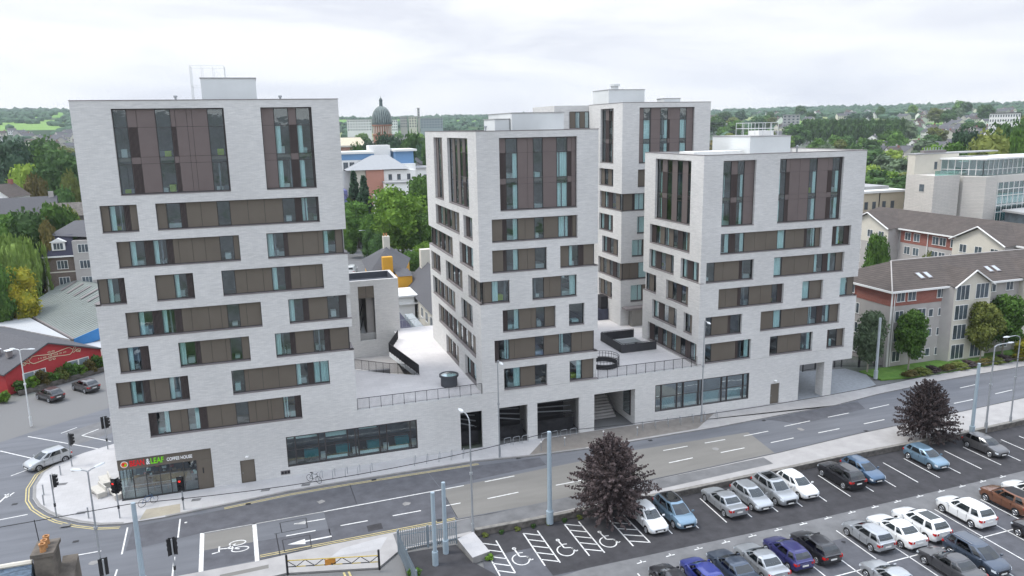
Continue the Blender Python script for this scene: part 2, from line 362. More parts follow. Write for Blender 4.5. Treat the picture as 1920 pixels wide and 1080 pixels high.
def rooms(mb, x0, x1, y0, y1, zs, ztop, t, ins=3.2, seed=1):
    """floors, ceilings, cross walls and a few pieces of furniture behind the panes"""
    r = random.Random(seed)
    mb.box(x0+ins, x1-ins, y0+ins, y1-t, zs[0]-.2, ztop-.5, ROOM)
    for z in zs: mb.box(x0+t+.02, x1-t-.02, y0+t+.02, y1-t-.02, z-.32, z-.06, ROOMF)
    for z in zs:
        x = x0+2.6
        while x < x1-2:
            mb.box(x, x+.12, y0+.42, y0+ins, z-.06, z+2.45, ROOM)
            mb.box(x+.35, x+1.3, y0+.9, y0+2.8, z-.06, z+.45, r.choice([PLANT, CURT, ROOM, PLANT]))
            x += r.uniform(2.5, 3.3)
        y = y0+2.6
        while y < y1-3:
            mb.box(x0+.42, x0+ins, y, y+.12, z-.06, z+2.45, ROOM); y += r.uniform(2.5, 3.3)
def tower(label, x0, x1, y0, y1, zb, zt, front, left, right, sillf, headh, talltop, tallsill, back_rooms=True, seed=1, rows=(0, 2.5, 3.05, 5.45, 6.9)):
    root = thing('apartment_tower', label, 'apartment block', ((x0+x1)/2, (y0+y1)/2, zb))
    TF = lambda u, d, v: (u, y0-d, v)
    TLf = lambda u, d, v: (x0-d, u, v)
    TRt = lambda u, d, v: (x1+d, u, v)
    def rng(row): return (tallsill, talltop) if row == 0 else (sillf(row), sillf(row)+headh)
    wl = MB(); t = .34
    hf = []; hl = []; hr = []
    for row, segs in front:
        a, b = segs[0][0], segs[-1][0]; v = rng(row)
        if a < x0+.5: a = x0-1
        if b > x1-.75: b = x1+1; 
        hf.append((a, b)+v)
    for row, segs in left:
        a, b = segs[0][0], segs[-1][0]; v = rng(row); hl.append((a if a > y0+.5 else y0-1, b if b < y1-.6 else y1+1)+v)
    for row, a, b in right: hr.append((a, b)+rng(row))
    wallface(wl, TF, x0, x1, zb, zt, hf)
    wallface(wl, TLf, y0+t, y1, zb, zt, hl); wallface(wl, TRt, y0+t, y1, zb, zt, hr)
    wl.box(x0+t, x1-t, y1-t, y1, zb, zt, BRICK)
    wl.build('wall', root)
    rf = MB(); rf.box(x0+t+.002, x1-t-.002, y0+t+.002, y1-t-.002, zt-.75, zt-.5, ROOFM)
    for T_, a, b in ((TF, x0-.03, x1+.03), (TLf, y0+t, y1), (TRt, y0+t, y1)):
        fbox(rf, T_, a, b, -t-.02, .03, zt, zt+.06, SILLM)
    fbox(rf, lambda u, d, v: (u, y1+d, v), x0+t, x1-t, -t-.02, .03, zt, zt+.06, SILLM); rf.build('roof', root)
    it = MB(); nrow = int(round((tallsill-zb)/3))
    zs = [tallsill-3*k for k in range(nrow+1) if tallsill-3*k > zb-.3]+[tallsill+3.35]
    zs = [sillf(k) for k in range(nrow, 0, -1)]+[tallsill, tallsill+3.05]
    rooms(it, x0, x1, y0, y1, zs, zt, t, seed=seed); it.build('interior', root)
    for (row, segs), h in zip(front, hf):
        v = rng(row); segs = list(segs)
        ed = (x0 if h[0] < x0 else None, x1 if h[1] > x1 else None)
        if ed[1] is not None: segs[-1] = (x1, '')
        window(TF, root, segs, v[0], v[1], rows if row == 0 else None, ed)
    for (row, segs), h in zip(left, hl):
        v = rng(row); ed = (y0 if h[0] < y0 else None, y1 if h[1] > y1 else None)
        window(TLf, root, segs, v[0], v[1], rows if row == 0 else None, ed)
    for i, (row, a, b) in enumerate(right):
        v = rng(row); window(TRt, root, auto(max(a, y0), b, 7+i), v[0], v[1], rows if row == 0 else None, (y0 if a < y0 else None, None))
    return root
fw = {k: [(r, parse(s)) for r, s in v] for k, v in TW.items()}
TA = tower('tallest pale brick apartment tower at the left, above the coffee shop corner', -13.55, 7.25, 0, 15.2, 5.45, 34.25, fw['A'],
      [(3, auto(0, 3.0, 3)), (1, auto(5, 9, 5)), (5, auto(6, 11, 4)), (2, auto(3, 8, 4))], [(2, -1, 2.6), (5, -1, 2.6), (1, 5, 9), (3, 4, 9), (4, 6, 11)], lambda k: 26.69-3.01*k, 2.25, 33.62, 26.69)
LB = [(0, auto(13.83, 18.1, 2)), (0, auto(3.13, 11.5, 3)), (1, auto(7.25, 18.25, 2)), (1, auto(2.18, 5.6, 3)), (2, auto(10.54, 22.6, 2)), (2, auto(2.25, 7.55, 5)),
      (3, auto(16.83, 21.75, 3)), (3, auto(6.73, 14.15, 4)), (3, auto(0, 4.42, 2)), (4, auto(10.23, 21.32, 6)), (4, auto(3.06, 7.61, 7)), (5, auto(2.18, 18.75, 2)), (6, auto(9.4, 15.3, 4)), (6, auto(2.3, 6.7, 5))]
TB = tower('pale brick apartment tower in the middle, standing over the street level columns', 19.59, 32.0, 0, 22.6, 5.72, 31.25, fw['B'], LB, [(2, -1, 2.2), (5, -1, 2.2), (1, 5, 9), (3, 6, 11)],
      lambda k: 23.75-2.99*k, 2.24, 30.62, 23.75, seed=2)
LD = [(0, auto(2.45, 10.2, 2)), (1, auto(2.32, 11.3, 3)), (2, auto(5.57, 11.33, 4)), (2, auto(0, 4.08, 5)), (3, auto(9.53, 12.8, 2)), (3, auto(2.35, 7.18, 3)), (4, auto(4.65, 10.39, 4)), (4, auto(1.37, 3.16, 7)), (5, auto(0, 11.4, 3))]
TD = tower('pale brick apartment tower at the right, overhanging the gated vehicle undercroft', 43.9, 64.62, 0, 12.8, 5.72, 28.35, fw['D'], LD, [(3, -1, 2.4), (1, 3, 8), (2, 6, 10)],
      lambda k: 20.83-2.99*k, 2.24, 27.74, 20.83, seed=3)
LC = [(0, auto(21.55, 25.5, 3)), (1, auto(21.5, 25.8, 2)), (2, auto(19, 25.7, 4)), (3, auto(21.5, 25.8, 5)), (4, auto(19.9, 24.8, 4)), (5, auto(19, 26, 3)), (6, auto(21.6, 25.8, 2))]
FC = [(0, [(46.3, 'P'), (47.0, 'B'), (48.0, 'G'), (48.1, 'P'), (49.4, 'D'), (50.5, 'L'), (50.8, 'P'), (52.2, 'B'), (53.2, 'P'), (54.2, '')]), (1, [(46.2, 'P'), (47.6, 'G'), (48.6, 'P'), (50, '')]),
      (2, [(44, 'P'), (45.6, 'L'), (45.9, 'B'), (47.3, 'P'), (48.5, '')]), (3, [(46.2, 'B'), (47.6, 'P'), (49, '')]), (4, [(45.5, 'B'), (47.2, 'P'), (48, '')]),
      (5, [(44, 'P'), (45.3, 'P'), (46.6, 'B'), (48.2, 'P'), (50, '')]), (6, [(45.4, 'B'), (47.2, 'P'), (48.4, '')])]
TC = tower('pale brick apartment tower set back on the terrace between the middle and right towers', 43.95, 56.55, 19, 29.4, 5.72, 34.3, FC, LC, [(1, 20, 24)], lambda k: 26.75-3*k, 2.25, 33.7, 26.75, seed=4)
mb = MB(); mb.box(38.9, 43.94, 29.4, 38, 5.72, 34.3, BRICK); mb.box(43.96, 53, 29.41, 38, 5.72, 34.28, BRICK); mb.build('wing', TC)
for k in range(4):
    z = 31.2-3.1*k
    window(lambda u, d, v: (u, 28.98-d, v), TC, [(41.1, 'P'), (41.9, 'G'), (42.6, 'P'), (43.3, 'D'), (43.94, '')], z, z+2.3)

# podium: street-level storey under all four towers
PO = thing('podium_building', 'long pale brick street level storey linking the apartment towers under a roof terrace', 'building', (22, 14, 0))
TFp = lambda u, d, v: (u, -d, v)
ph = [(-14, -5.9, -1, 3.92), (-3.55, -2.3, -1, 2.3), (.6, 12.85, 1.0, 3.98), (17.2, 19.45, -1, 4.0), (21.1, 24.25, -1, 4.0), (25.3, 29.95, -1, 4.0), (31.65, 36.4, -1, 4.1), (38.8, 50.6, 1.15, 4.2),
      (53.5, 54.7, -1, 2.5), (57.3, 60.75, -1, 4.3), (61.9, 66, -1, 4.3)]
mb = MB(); wallface(mb, TFp, -13.55, 64.62, 0, 5.45, ph); 
mb.box(7.26, 64.62, 0, .34, 5.45, 5.7, BRICK)
mb.box(-13.55, -13.21, 6, 15.2, 0, 5.45, BRICK); mb.box(-13.55, -13.21, .34, 6, 3.92, 5.45, BRICK)
mb.box(-13.2, 7.2, 14.86, 15.2, 0, 5.45, BRICK); mb.box(7.2, 64.6, 28.7, 29.0, 0, 5.5, BRICK)
mb.box(56.9, 57.28, .36, 16, 0, 4.3, BRICK); mb.box(60.75, 61.9, .35, 1.3, 0, 4.3, BRICK); mb.box(64.28, 64.6, .36, 12.7, 4.3, 5.7, BRICK)
mb.box(57.3, 64.27, 14, 14.3, 0, 4.3, BRICK); mb.box(57.2, 64.3, .35, 13.9, 4.32, 4.5, PLANT)
for a in (17.2, 21.1, 25.3, 31.65): mb.box(a-.4, a-.01, .35, 4.5, 0, 4.2, BRICK)
mb.box(36.42, 36.8, .35, 9, 0, 4.4, BRICK); mb.box(30.4, 30.8, .35, 9, 0, 4.4, BRICK)
mb.build('wall', PO)
tp = [(7.26, .35), (19.58, .35), (19.58, 28.7), (15.5, 28.7), (15.3, 23.6), (13.25, 18.1), (14.85, 8.3), (12, 10), (8.5, 12.9), (7.26, 13.5)]
mb = MB(); mb.prism(tp, 5.2, 5.7, PLANT, TERR); mb.prism([(19.59, .35), (38.7, .35), (38.7, 28.7), (19.59, 28.7)], 5.2, 5.7, PLANT, TERR)
mb.prism([(38.71, .35), (64.27, .35), (64.27, 7.7), (38.71, 7.7)], 5.2, 5.7, PLANT, TERR); mb.prism([(38.71, 13.2), (64.27, 13.2), (64.27, 28.7), (38.71, 28.7)], 5.2, 5.7, PLANT, TERR)
mb.prism([(43.0, 7.71), (64.27, 7.71), (64.27, 13.19), (43.0, 13.19)], 5.2, 5.7, PLANT, TERR); mb.build('terrace_floor', PO)
mb = MB(); mb.box(7.3, 60, 5, 28.6, -.02, .05, ROOMF); mb.box(-13.1, 7.1, 5, 14.8, 0.02, .06, ROOMF)
mb.box(-13, 15.5, 5, 5.2, .1, 4.4, ROOM); mb.box(37.2, 56.8, 4.6, 4.8, .1, 4.4, ROOM); mb.box(.2, 16, .5, 5, .75, .9, ROOMF); mb.box(37.2, 56.8, .5, 4.6, .9, 1.0, ROOMF)
for x in (2.2, 5.2, 8.2, 11): mb.box(x, x+1.3, 1.8, 2.6, .9, 1.65, pm('teal_counter', (.05, .30, .33), .5, .1)); mb.box(x+1.5, x+2, 1.2, 1.7, .9, 1.4, WHITE)
for x in (40, 43.2, 46, 48.6): mb.box(x, x+1.6, 2, 2.7, 1.0, 1.75, ROOM)
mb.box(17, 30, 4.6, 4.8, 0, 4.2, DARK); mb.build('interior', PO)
# stair up to the terrace
mb = MB()
for i in range(12): mb.box(31.7, 35.6, 3+i*.34, 9, i*.22, (i+1)*.22, PAVE)
mb.build('stair', PO)
mb = MB(); mb.path([(32.2, 3, 1), (32.2, 7.1, 3.6)], .025, STEEL); mb.path([(35.4, 3, 1), (35.4, 7.1, 3.6)], .025, STEEL); mb.build('handrail', PO)
# street windows
def bigwin(u0, u1, v0, v1, mull, blind, gm):
    fr, gl, cu = MB(), MB(), MB(); T = TFp
    for a, b, c, d in ((u0, u1, v0, v0+.1), (u0, u1, v1-.1, v1), (u0, u0+.09, v0+.1, v1-.1), (u1-.09, u1, v0+.1, v1-.1)): fbox(fr, T, a, b, -.3, -.05, c, d, FRAME)
    for m in mull: fbox(fr, T, m-.05, m+.05, -.28, -.07, v0+.1, v1-.1, FRAME)
    fbox(fr, T, u0+.1, u1-.1, -.265, -.095, v0+1.55, v0+1.6, FRAME)
    fbox(gl, T, u0+.09, u1-.09, -.18, -.17, v0+.1, v1-.1, gm)
    for a, b, c, d in blind: fbox(cu, T, a, b, -.5, -.47, c, d, CURT)
    o = fr.build('window', PO); gl.build('pane', o)
    if cu.f: cu.build('blind', o)
bigwin(.6, 12.85, 1.0, 3.98, [1.4, 3.5, 4.1, 6.2, 6.9, 7.2, 9.2, 9.9, 12.2], [(1.5, 3.4, 3.5, 3.85), (4.2, 6.1, 3.3, 3.85), (4.2, 6.1, 1.1, 1.35), (7.2, 9.1, 1.1, 1.4), (10, 12, 1.1, 1.4), (.7, 1.3, 3.6, 3.85), (7.3, 9, 3.6, 3.85)], GLASS)
bigwin(38.8, 50.6, 1.15, 4.2, [39.6, 41.5, 42.3, 44.2, 44.6, 47.1, 47.8, 49.9], [(39.7, 41.4, 1.25, 2.5), (42.4, 44.1, 1.25, 2.6), (45, 47, 1.25, 2.6), (47.9, 49.8, 1.25, 2.55), (50, 50.5, 1.3, 4)], GLASS2)
mb = MB(); mb.box(36.30, 36.41, 1.0, 2.6, .8, 3.9, FRAME); o = mb.build('window', PO); mb = MB(); mb.box(36.25, 36.29, 1.08, 2.52, .9, 3.8, GLASS2); mb.build('pane', o)
for (a, b, h) in ((-3.52, -2.33, 2.27), (53.53, 54.67, 2.47)):
    mb = MB(); mb.box(a, b, .10, .16, .02, h, PANEL); mb.box(a, b, .22, .3, 0, h, DARK); o = mb.build('door', PO); mb = MB(); mb.box(a+.12, a+.16, .05, .09, 1.0, 1.12, STEEL); mb.build('handle', o)
    mb = MB(); mb.lathe([(.0, -.06), (.16, -.05), (.17, .05), (0, .06)], ((a+b)/2, -.08, h+.35), WHITE, 10); mb.build('wall_lamp', PO)
mb = MB(); mb.box(-.1, .75, -.03, -.004, .35, .75, SILLM)
for i in range(3): mb.box(-.04+i*.27, .17+i*.27, -.05, -.031, .42, .68, DARK)
mb.build('vent_panel', PO)
# mesh screens behind the street columns
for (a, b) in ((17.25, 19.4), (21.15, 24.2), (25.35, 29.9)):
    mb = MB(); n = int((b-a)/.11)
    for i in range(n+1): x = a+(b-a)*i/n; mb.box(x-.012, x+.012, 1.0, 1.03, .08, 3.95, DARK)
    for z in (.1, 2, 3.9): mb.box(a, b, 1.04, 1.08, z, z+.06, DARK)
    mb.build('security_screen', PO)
    mb = MB(); mb.box(a, b, 1.6, 1.75, .0, 1.3, pm('stored_canvas', (.05, .05, .055), .8, .5, 1.2)); 
    for i in range(4): mb.tube((a+.1, 2.2+i*.3, 2.2+i*.35), (b-.1, 1.8+i*.3, 1.4+i*.5+(b-a)*.12), .07, STEEL, 6)
    mb.build('pipework', PO)
# coffee shop front
SF = MB()
SF.box(-13.55, -5.9, .16, .24, 2.9, 3.9, PANEL); SF.box(-7.2, -5.92, .14, .22, .02, 2.9, PANEL); SF.box(-13.5, -7.2, .12, .3, .02, .14, FRAME)
for x in (-13.5, -12.45, -11.4, -10.3, -9.45, -8.35, -7.25): SF.box(x, x+.06, .12, .26, .14, 2.9, FRAME)
SF.box(-6.75, -6.65, .10, .14, 1.6, 2.1, DARK)
for z in (.9, 1.3): SF.box(-13.4, -9.5, .19, .2, z, z+.03, STEEL)
SF.box(-13.5, -13.44, .4, 5.9, 2.9, 3.9, PANEL); SF.box(-13.5, -13.44, .4, 5.9, .02, .14, FRAME)
for y in (.3, 1.8, 3.3, 4.8, 5.9): SF.box(-13.5, -13.44, y, y+.06, .14, 2.9, FRAME)
sfo = SF.build('shopfront', PO)
mb = MB(); mb.box(-13.44, -7.25, .2, .215, .14, 2.9, GLASS); mb.box(-13.49, -13.47, .4, 5.9, .14, 2.9, GLASS); mb.build('pane', sfo)
mb = MB(); r = random.Random(3)
cols = [pm('menu_red', (.35, .04, .03), .6, .1), WHITE, pm('shelf_wood', (.22, .12, .06), .6, .2), CURT, pm('fitting_green', (.03, .2, .14), .6, .1), DARK, PLANT]
mb.box(-12.8, -8, 2.4, 3.0, .1, 1.1, cols[2]); mb.box(-12, -7.6, 4.2, 4.6, .1, 2.4, DARK)
for i in range(46):
    x = r.uniform(-13.1, -7.4); y = r.uniform(1.0, 4.0); z = r.choice([.7, 1.15, 1.5, 1.9, 2.3]); s_ = r.uniform(.08, .28); mb.box(x, x+s_*1.5, y, y+.1, z, z+s_, r.choice(cols))
for x in (-12.4, -11, -9.9): mb.lathe([(.03, 0), (.03, .7), (.38, .72), (.38, .76), (0, .76)], (x, 1.3, .08), cols[2], 12)
mb.build('shop_fittings', PO)
def text(s, mat, x, y, z, size, xs=1., name='sign_lettering', parent=None, face='front', ext=.02, bold=.0, T=None, align='LEFT'):
    cu = bpy.data.curves.new(name, 'FONT'); cu.body = s; cu.size = size; cu.extrude = ext; cu.offset = bold; cu.align_x = align
    tmp = bpy.data.objects.new(name, cu); COL.objects.link(tmp)
    me = bpy.data.meshes.new_from_object(tmp.evaluated_get(bpy.context.evaluated_depsgraph_get())); bpy.data.objects.remove(tmp); me.materials.clear(); me.materials.append(mat)
    o = bpy.data.objects.new(name, me); COL.objects.link(o)
    M = T or (Matrix.Translation((x, y, z)) @ Matrix.Rotation(R_(90), 4, 'X') @ Matrix.Diagonal((xs, 1, 1, 1)))
    off = WL[parent.name] if parent is not None else Vector((0, 0, 0))
    me.transform(Matrix.Translation(-off) @ M)
    if parent is not None: o.parent = parent
    WL[o.name] = off; return o
red = pm('sign_red', (.75, .02, .03), .4, 0); grn = pm('sign_green', (.22, .72, .02), .4, 0); wht = pm('sign_white', (.85, .85, .85), .4, 0)
text('BEAN', red, -12.6, .13, 3.17, .74, .66, parent=sfo, bold=.012); text('&', wht, -11.26, .13, 3.17, .74, .62, parent=sfo, bold=.012)
text('LEAF', grn, -10.92, .13, 3.17, .74, .70, parent=sfo, bold=.012); text('COFFEE HOUSE', wht, -9.6, .13, 3.22, .42, .72, parent=sfo, bold=.008)
mb = MB(); mb.tube((-13.0, .15, 3.41), (-13.0, .10, 3.41), .3, wht, 24); mb.tube((-13.0, .10, 3.41), (-13.0, .09, 3.41), .25, pm('logo_orange', (.75, .22, .05), .4, 0), 24)
mb.tube((-13.06, .09, 3.45), (-13.06, .08, 3.45), .11, red, 16); mb.tube((-12.92, .09, 3.36), (-12.92, .08, 3.36), .1, grn, 16); mb.build('round_logo', sfo)
# ------------------------------------------------------------ terrain, roads, pavements, markings
def terr_h(x, y):
    d = math.hypot(x-10, y+30); az = math.degrees(math.atan2(x, y+70))
    k = 1+.5*max(0, min(1, (0-az)/12)) if d > 900 else 1
    h = float(np.interp(d, [0, 250, 350, 500, 700, 1000, 1400, 2000, 2600, 3600], [0, 0, 3, 8, 15, 25, 40, 55, 66, 70]))
    k = 1+(k-1)*min(1, max(0, (d-900)/800))
    wv = math.sin(x*.0041+1.3)*math.cos(y*.0033+.4)+.5*math.sin(x*.011+y*.006)
    return h*k+wv*min(3.5, max(0, (d-600)/260)) - .06
def terrain_mat():
    m = bpy.data.materials.new('terrain_fields'); m.use_nodes = True; t = m.node_tree; b = t.nodes['Principled BSDF']; b.inputs['Roughness'].default_value = 1; b.inputs['Specular IOR Level'].default_value = .1
    tc = N(t, 'ShaderNodeTexCoord'); 
    mp = N(t, 'ShaderNodeMapping'); mp.inputs['Scale'].default_value = (.0042, .0026, 0); mp.inputs['Rotation'].default_value = (0, 0, .3); L(t, tc.outputs['Object'], mp.inputs[0])
    vo = N(t, 'ShaderNodeTexVoronoi'); vo.inputs['Scale'].default_value = 1; vo.inputs['Randomness'].default_value = .8; L(t, mp.outputs[0], vo.inputs[0])
    sp = N(t, 'ShaderNodeSeparateColor'); L(t, vo.outputs['Color'], sp.inputs[0])
    r = N(t, 'ShaderNodeValToRGB'); r.color_ramp.interpolation = 'CONSTANT'; es = r.color_ramp.elements
    cs = [(0, (.030, .055, .028)), (.22, (.12, .24, .05)), (.42, (.035, .06, .03)), (.55, (.16, .27, .07)), (.72, (.05, .085, .035)), (.84, (.20, .24, .10))]
    es[0].position = 0; es[0].color = cs[0][1]+(1,); es[1].position = cs[1][0]; es[1].color = cs[1][1]+(1,)
    for p, c in cs[2:]: e = es.new(p); e.color = c+(1,)
    L(t, sp.outputs[0], r.inputs[0])
    no = N(t, 'ShaderNodeTexNoise'); no.inputs['Scale'].default_value = .05; no.inputs['Detail'].default_value = 6; L(t, tc.outputs['Object'], no.inputs[0])
    mr = N(t, 'ShaderNodeMapRange'); mr.inputs['To Min'].default_value = .7; mr.inputs['To Max'].default_value = 1.3; L(t, no.outputs['Fac'], mr.inputs['Value'])
    vm = N(t, 'ShaderNodeVectorMath', operation='SCALE'); L(t, r.outputs[0], vm.inputs[0]); L(t, mr.outputs[0], vm.inputs['Scale'])
    # near the camera the ground is urban: greyish verge and yards
    ln = N(t, 'ShaderNodeVectorMath', operation='LENGTH'); L(t, tc.outputs['Object'], ln.inputs[0])
    m2 = N(t, 'ShaderNodeMapRange'); m2.inputs['From Min'].default_value = 500; m2.inputs['From Max'].default_value = 900; sy = N(t, 'ShaderNodeSeparateXYZ'); L(t, tc.outputs['Object'], sy.inputs[0]); gy = N(t, 'ShaderNodeMath', operation='GREATER_THAN'); gy.inputs[1].default_value = -150; L(t, sy.outputs[1], gy.inputs[0])   # unseen ground behind the camera greyed to keep green out of reflections
    ml = N(t, 'ShaderNodeMath', operation='MULTIPLY'); L(t, ln.outputs['Value'], ml.inputs[0]); L(t, gy.outputs[0], ml.inputs[1]); L(t, ml.outputs[0], m2.inputs['Value'])
    n2 = N(t, 'ShaderNodeTexNoise'); n2.inputs['Scale'].default_value = .03; n2.inputs['Detail'].default_value = 5; L(t, tc.outputs['Object'], n2.inputs[0])
    r2 = N(t, 'ShaderNodeValToRGB'); r2.color_ramp.elements[0].position = .36; r2.color_ramp.elements[0].color = (.05, .085, .03, 1); r2.color_ramp.elements[1].position = .46; r2.color_ramp.elements[1].color = (.17, .17, .17, 1); L(t, n2.outputs['Fac'], r2.inputs[0])
    mx = N(t, 'ShaderNodeMix', data_type='RGBA'); L(t, m2.outputs[0], mx.inputs[0]); L(t, r2.outputs[0], mx.inputs[6]); L(t, vm.outputs[0], mx.inputs[7]); L(t, mx.outputs[2], b.inputs['Base Color'])
    return m
TM = terrain_mat()
def polar(r0, r1, nr, na, name):
    mb = MB(); rs = np.geomspace(r0, r1, nr); vs = [(10, -30, terr_h(10, -30))] if r0 < 10 else []
    c = len(vs)
    for r in rs:
        for j in range(na):
            a = 2*math.pi*j/na; x, y = 10+r*math.sin(a), -30+r*math.cos(a); vs.append((x, y, terr_h(x, y)))
    fs = []
    if c: fs += [(0, 1+(j+1) % na, 1+j) for j in range(na)]
    for i in range(nr-1):
        for j in range(na): fs.append((c+i*na+j, c+i*na+(j+1) % na, c+(i+1)*na+(j+1) % na, c+(i+1)*na+j))
    mb.mesh(vs, fs, TM); return mb.build(name, smooth=60)
g = polar(5, 7000, 90, 240, 'ground'); tag(g, kind='structure')
def struct(name, mb): return tag(mb.build(name), kind='structure')
def sheet(name, pts, z, mat): mb = MB(); mb.poly([(p[0], p[1], z) for p in pts], mat); return struct(name, mb)
NK = [(-12.9, -4.4), (-9.6, -4.4), (-5, -3.9), (.5, -3.2), (5, -3.05), (18, -3.0), (23.5, -3.7), (29, -4.0), (44, -3.75), (54, -3.1), (60, -2.9), (67, -1.7), (78, -.6), (92, 0), (120, 1.2), (170, 4), (260, 12)]
SK = [(-11, -13.4), (-2.4, -13.9), (3.2, -13.4), (9, -13.2), (20, -13.0), (45.6, -11.3), (56.4, -10.2), (63, -9.8), (82, -8.4), (120, -6), (170, -3), (260, 4)]
CK = [(-12.9, -4.4), (-14.7, -3.9), (-16.3, -2.9), (-18, -1.5), (-19.3, 0), (-20.4, 1.6), (-21.2, 3.4), (-21.8, 6.1), (-21.8, 9.0), (-20.8, 11.3), (-18.8, 13.0), (-16.7, 14.2), (-13.5, 17), (-8, 21.8), (8, 35.5), (30, 52)]
sheet('road', NK[::-1]+[(-13, -4.4)]+CK[1:4]+[(-19.3, 0), (-40, 0), (-60, -2), (-120, -10), (-120, -24), (-60, -17), (-11, -13.4)]+SK[1:], .0, ASPH)
sheet('road', [(-19.3, 0)]+CK[5:]+[(23, 60), (-2, 40), (-15, 29.6), (-18.8, 26.9), (-25.6, 21.6), (-28.4, 19.2), (-45, 10), (-80, -4), (-60, -2), (-40, 0)], .0005, ASPH)
sheet('road', [(-18, -13.4), (-11, -13.4), (-2.4, -13.9), (-4.5, -17), (-6, -40), (-20, -40), (-19, -18)], .001, ASPH)
# patched surfaces
pt = [(ASPHM, [(-12, -5.0), (-5, -4.5), (5.8, -3.7), (5.8, -7.55), (3.1, -7.8), (-6.5, -8.1), (-12, -9)]), (ASPHM, [(5.8, -3.65), (13.0, -3.6), (13.4, -7.5), (5.8, -7.58)]),
      (ASPHM, [(3.1, -7.85), (13.4, -7.55), (13.4, -13.1), (3.3, -13.4)]), (ASPHM, [(-6.3, -11.0), (3.3, -11.0), (3.3, -13.45), (-2.4, -13.8), (-6.3, -14)]), (BUFF, [(-6.3, -8.3), (-2.5, -8.2), (-2.5, -11), (-6.3, -11)]),
      (BUFF, [(13.5, -7.4), (33.8, -5.8), (46.5, -5.9), (45.8, -11.2), (20, -12.9), (13.5, -13.0)]), (ASPHM, [(13.05, -3.55), (24, -4.1), (24, -5.9), (13.4, -6.9)]), (ASPHM, [(50.3, -3.5), (63.5, -2.6), (62.6, -4.8), (53, -6.0)]),
      (ASPHL, [(-20.5, 15.5), (-14.5, 20.2), (-10, 26), (-12, 27.5), (-22, 20)])]
mb = MB()
for m_, p in pt: mb.poly([(x, y, .004) for x, y in p], m_)
struct('road_patches', mb)
# markings
mk = MB(); z = .008
S = lambda a, b, w_=.12, m=PAINT: mk.strip(a, b, w_, z, m)
for a, b in [((4.2, -10.8), (6.4, -10.75)), ((8.5, -10.65), (10.9, -10.6)), ((16.8, -10.5), (19.7, -10.3)), ((35.1, -9.6), (37.8, -9.4)), ((41, -9.3), (43.8, -9.15)), ((47, -9), (49.9, -8.8)), ((53.1, -8.6), (55.9, -8.45)), ((59.2, -8.3), (62.1, -8.1)),
             ((66, -7.6), (69, -7.4)), ((73, -7), (76, -6.8)), ((80, -6.3), (83, -6)), ((88, -5.6), (91, -5.3)), ((45.5, -6.6), (48.6, -6.4)), ((51, -5.9), (54.5, -5.6)), ((57, -5.4), (60, -5.2)), ((63, -5), (66, -4.7)), ((70, -4.1), (73, -3.8)), ((78, -3.3), (81, -3)),
             ((23.3, -10.2), (26, -10.1)), ((29, -9.9), (31.8, -9.75)), ((17.5, -7.3), (20.4, -7.1)), ((36, -6.9), (38.8, -6.8)), ((40.8, -6.75), (43.2, -6.7)), ((-.1, -10.95), (2.2, -10.9)), ((13.1, -10.5), (14.4, -10.45)), ((.6, -9.2), (3.1, -9.2))]: S(a, b, .13)
S((3.1, -7.9), (15.5, -7.35), .13); S((-2.5, -8.05), (3.1, -7.9), .11, PAINTO); S((-6.5, -8.15), (-2.5, -8.05), .11, PAINTO)
S((-6.5, -8.1), (-6.25, -14.1), .32); S((-2.5, -8.0), (-2.3, -14.1), .32)
for a, b in [((-120, -13), (-26, .2)), ((-22.9, .2), (-20.9, .45)), ((-27.3, 16.9), (-23.2, 13.2)), ((-24.5, 9.7), (-23.0, 11.0)), ((-25.6, 20.3), (-17.8, 13.9)), ((-22.4, 20), (-21.1, 21.3)), ((-20.1, 18.5), (-18.7, 19.9)), ((-20.1, 18.5), (-16.8, 15.5)), ((-18.5, 23), (-16.5, 24.8)),
             ((-16.2, -8.35), (-13.8, -8.3)), ((-12.4, -5.0), (-12.2, -9.4)), ((-8.4, -5.0), (-8.3, -8.2)), ((-8.3, -11.2), (-8.2, -14.0)), ((-12.2, -11.6), (-12.2, -13.2))]: S(a, b, .12)
S((-23.6, 5.5), (-23.9, 3.8), .14); S((-23.3, 4.9), (-23.9, 5.4), .14); S((-23.2, 5.6), (-23.6, 4.6), .14)
def offs(line, d):
    out = []
    for i, p in enumerate(line):
        a = line[max(0, i-1)]; b = line[min(len(line)-1, i+1)]; v = Vector((b[0]-a[0], b[1]-a[1])).normalized(); out.append((p[0]-v.y*d, p[1]+v.x*d))
    return out
for d in (-.32, -.55):
    l = offs(NK[:6], d)
    for a, b in zip(l[2:], l[3:]): S(a, b, .09, YPAINT)
for d in (-.32, -.55):
    l = offs(CK[:10][::-1], d)
    for a, b in zip(l, l[1:]): S(a, b, .09, YPAINT)
for y in (-13.15, -12.9):
    S((-2.1, y-.35), (7, y-.1), .09, YPAINT); S((7, y-.1), (13.3, y+.1), .09, YPAINT)
# arrows
mk.poly([(-.05, -12.35, z), (1.3, -12.75, z), (1.3, -11.95, z)], PAINT); S((1.3, -12.32), (3.35, -12.25), .2); 
mk.poly([(.6, -9.25, z+.001), (1.5, -9.55, z+.001), (1.5, -8.95, z+.001)], PAINTO)
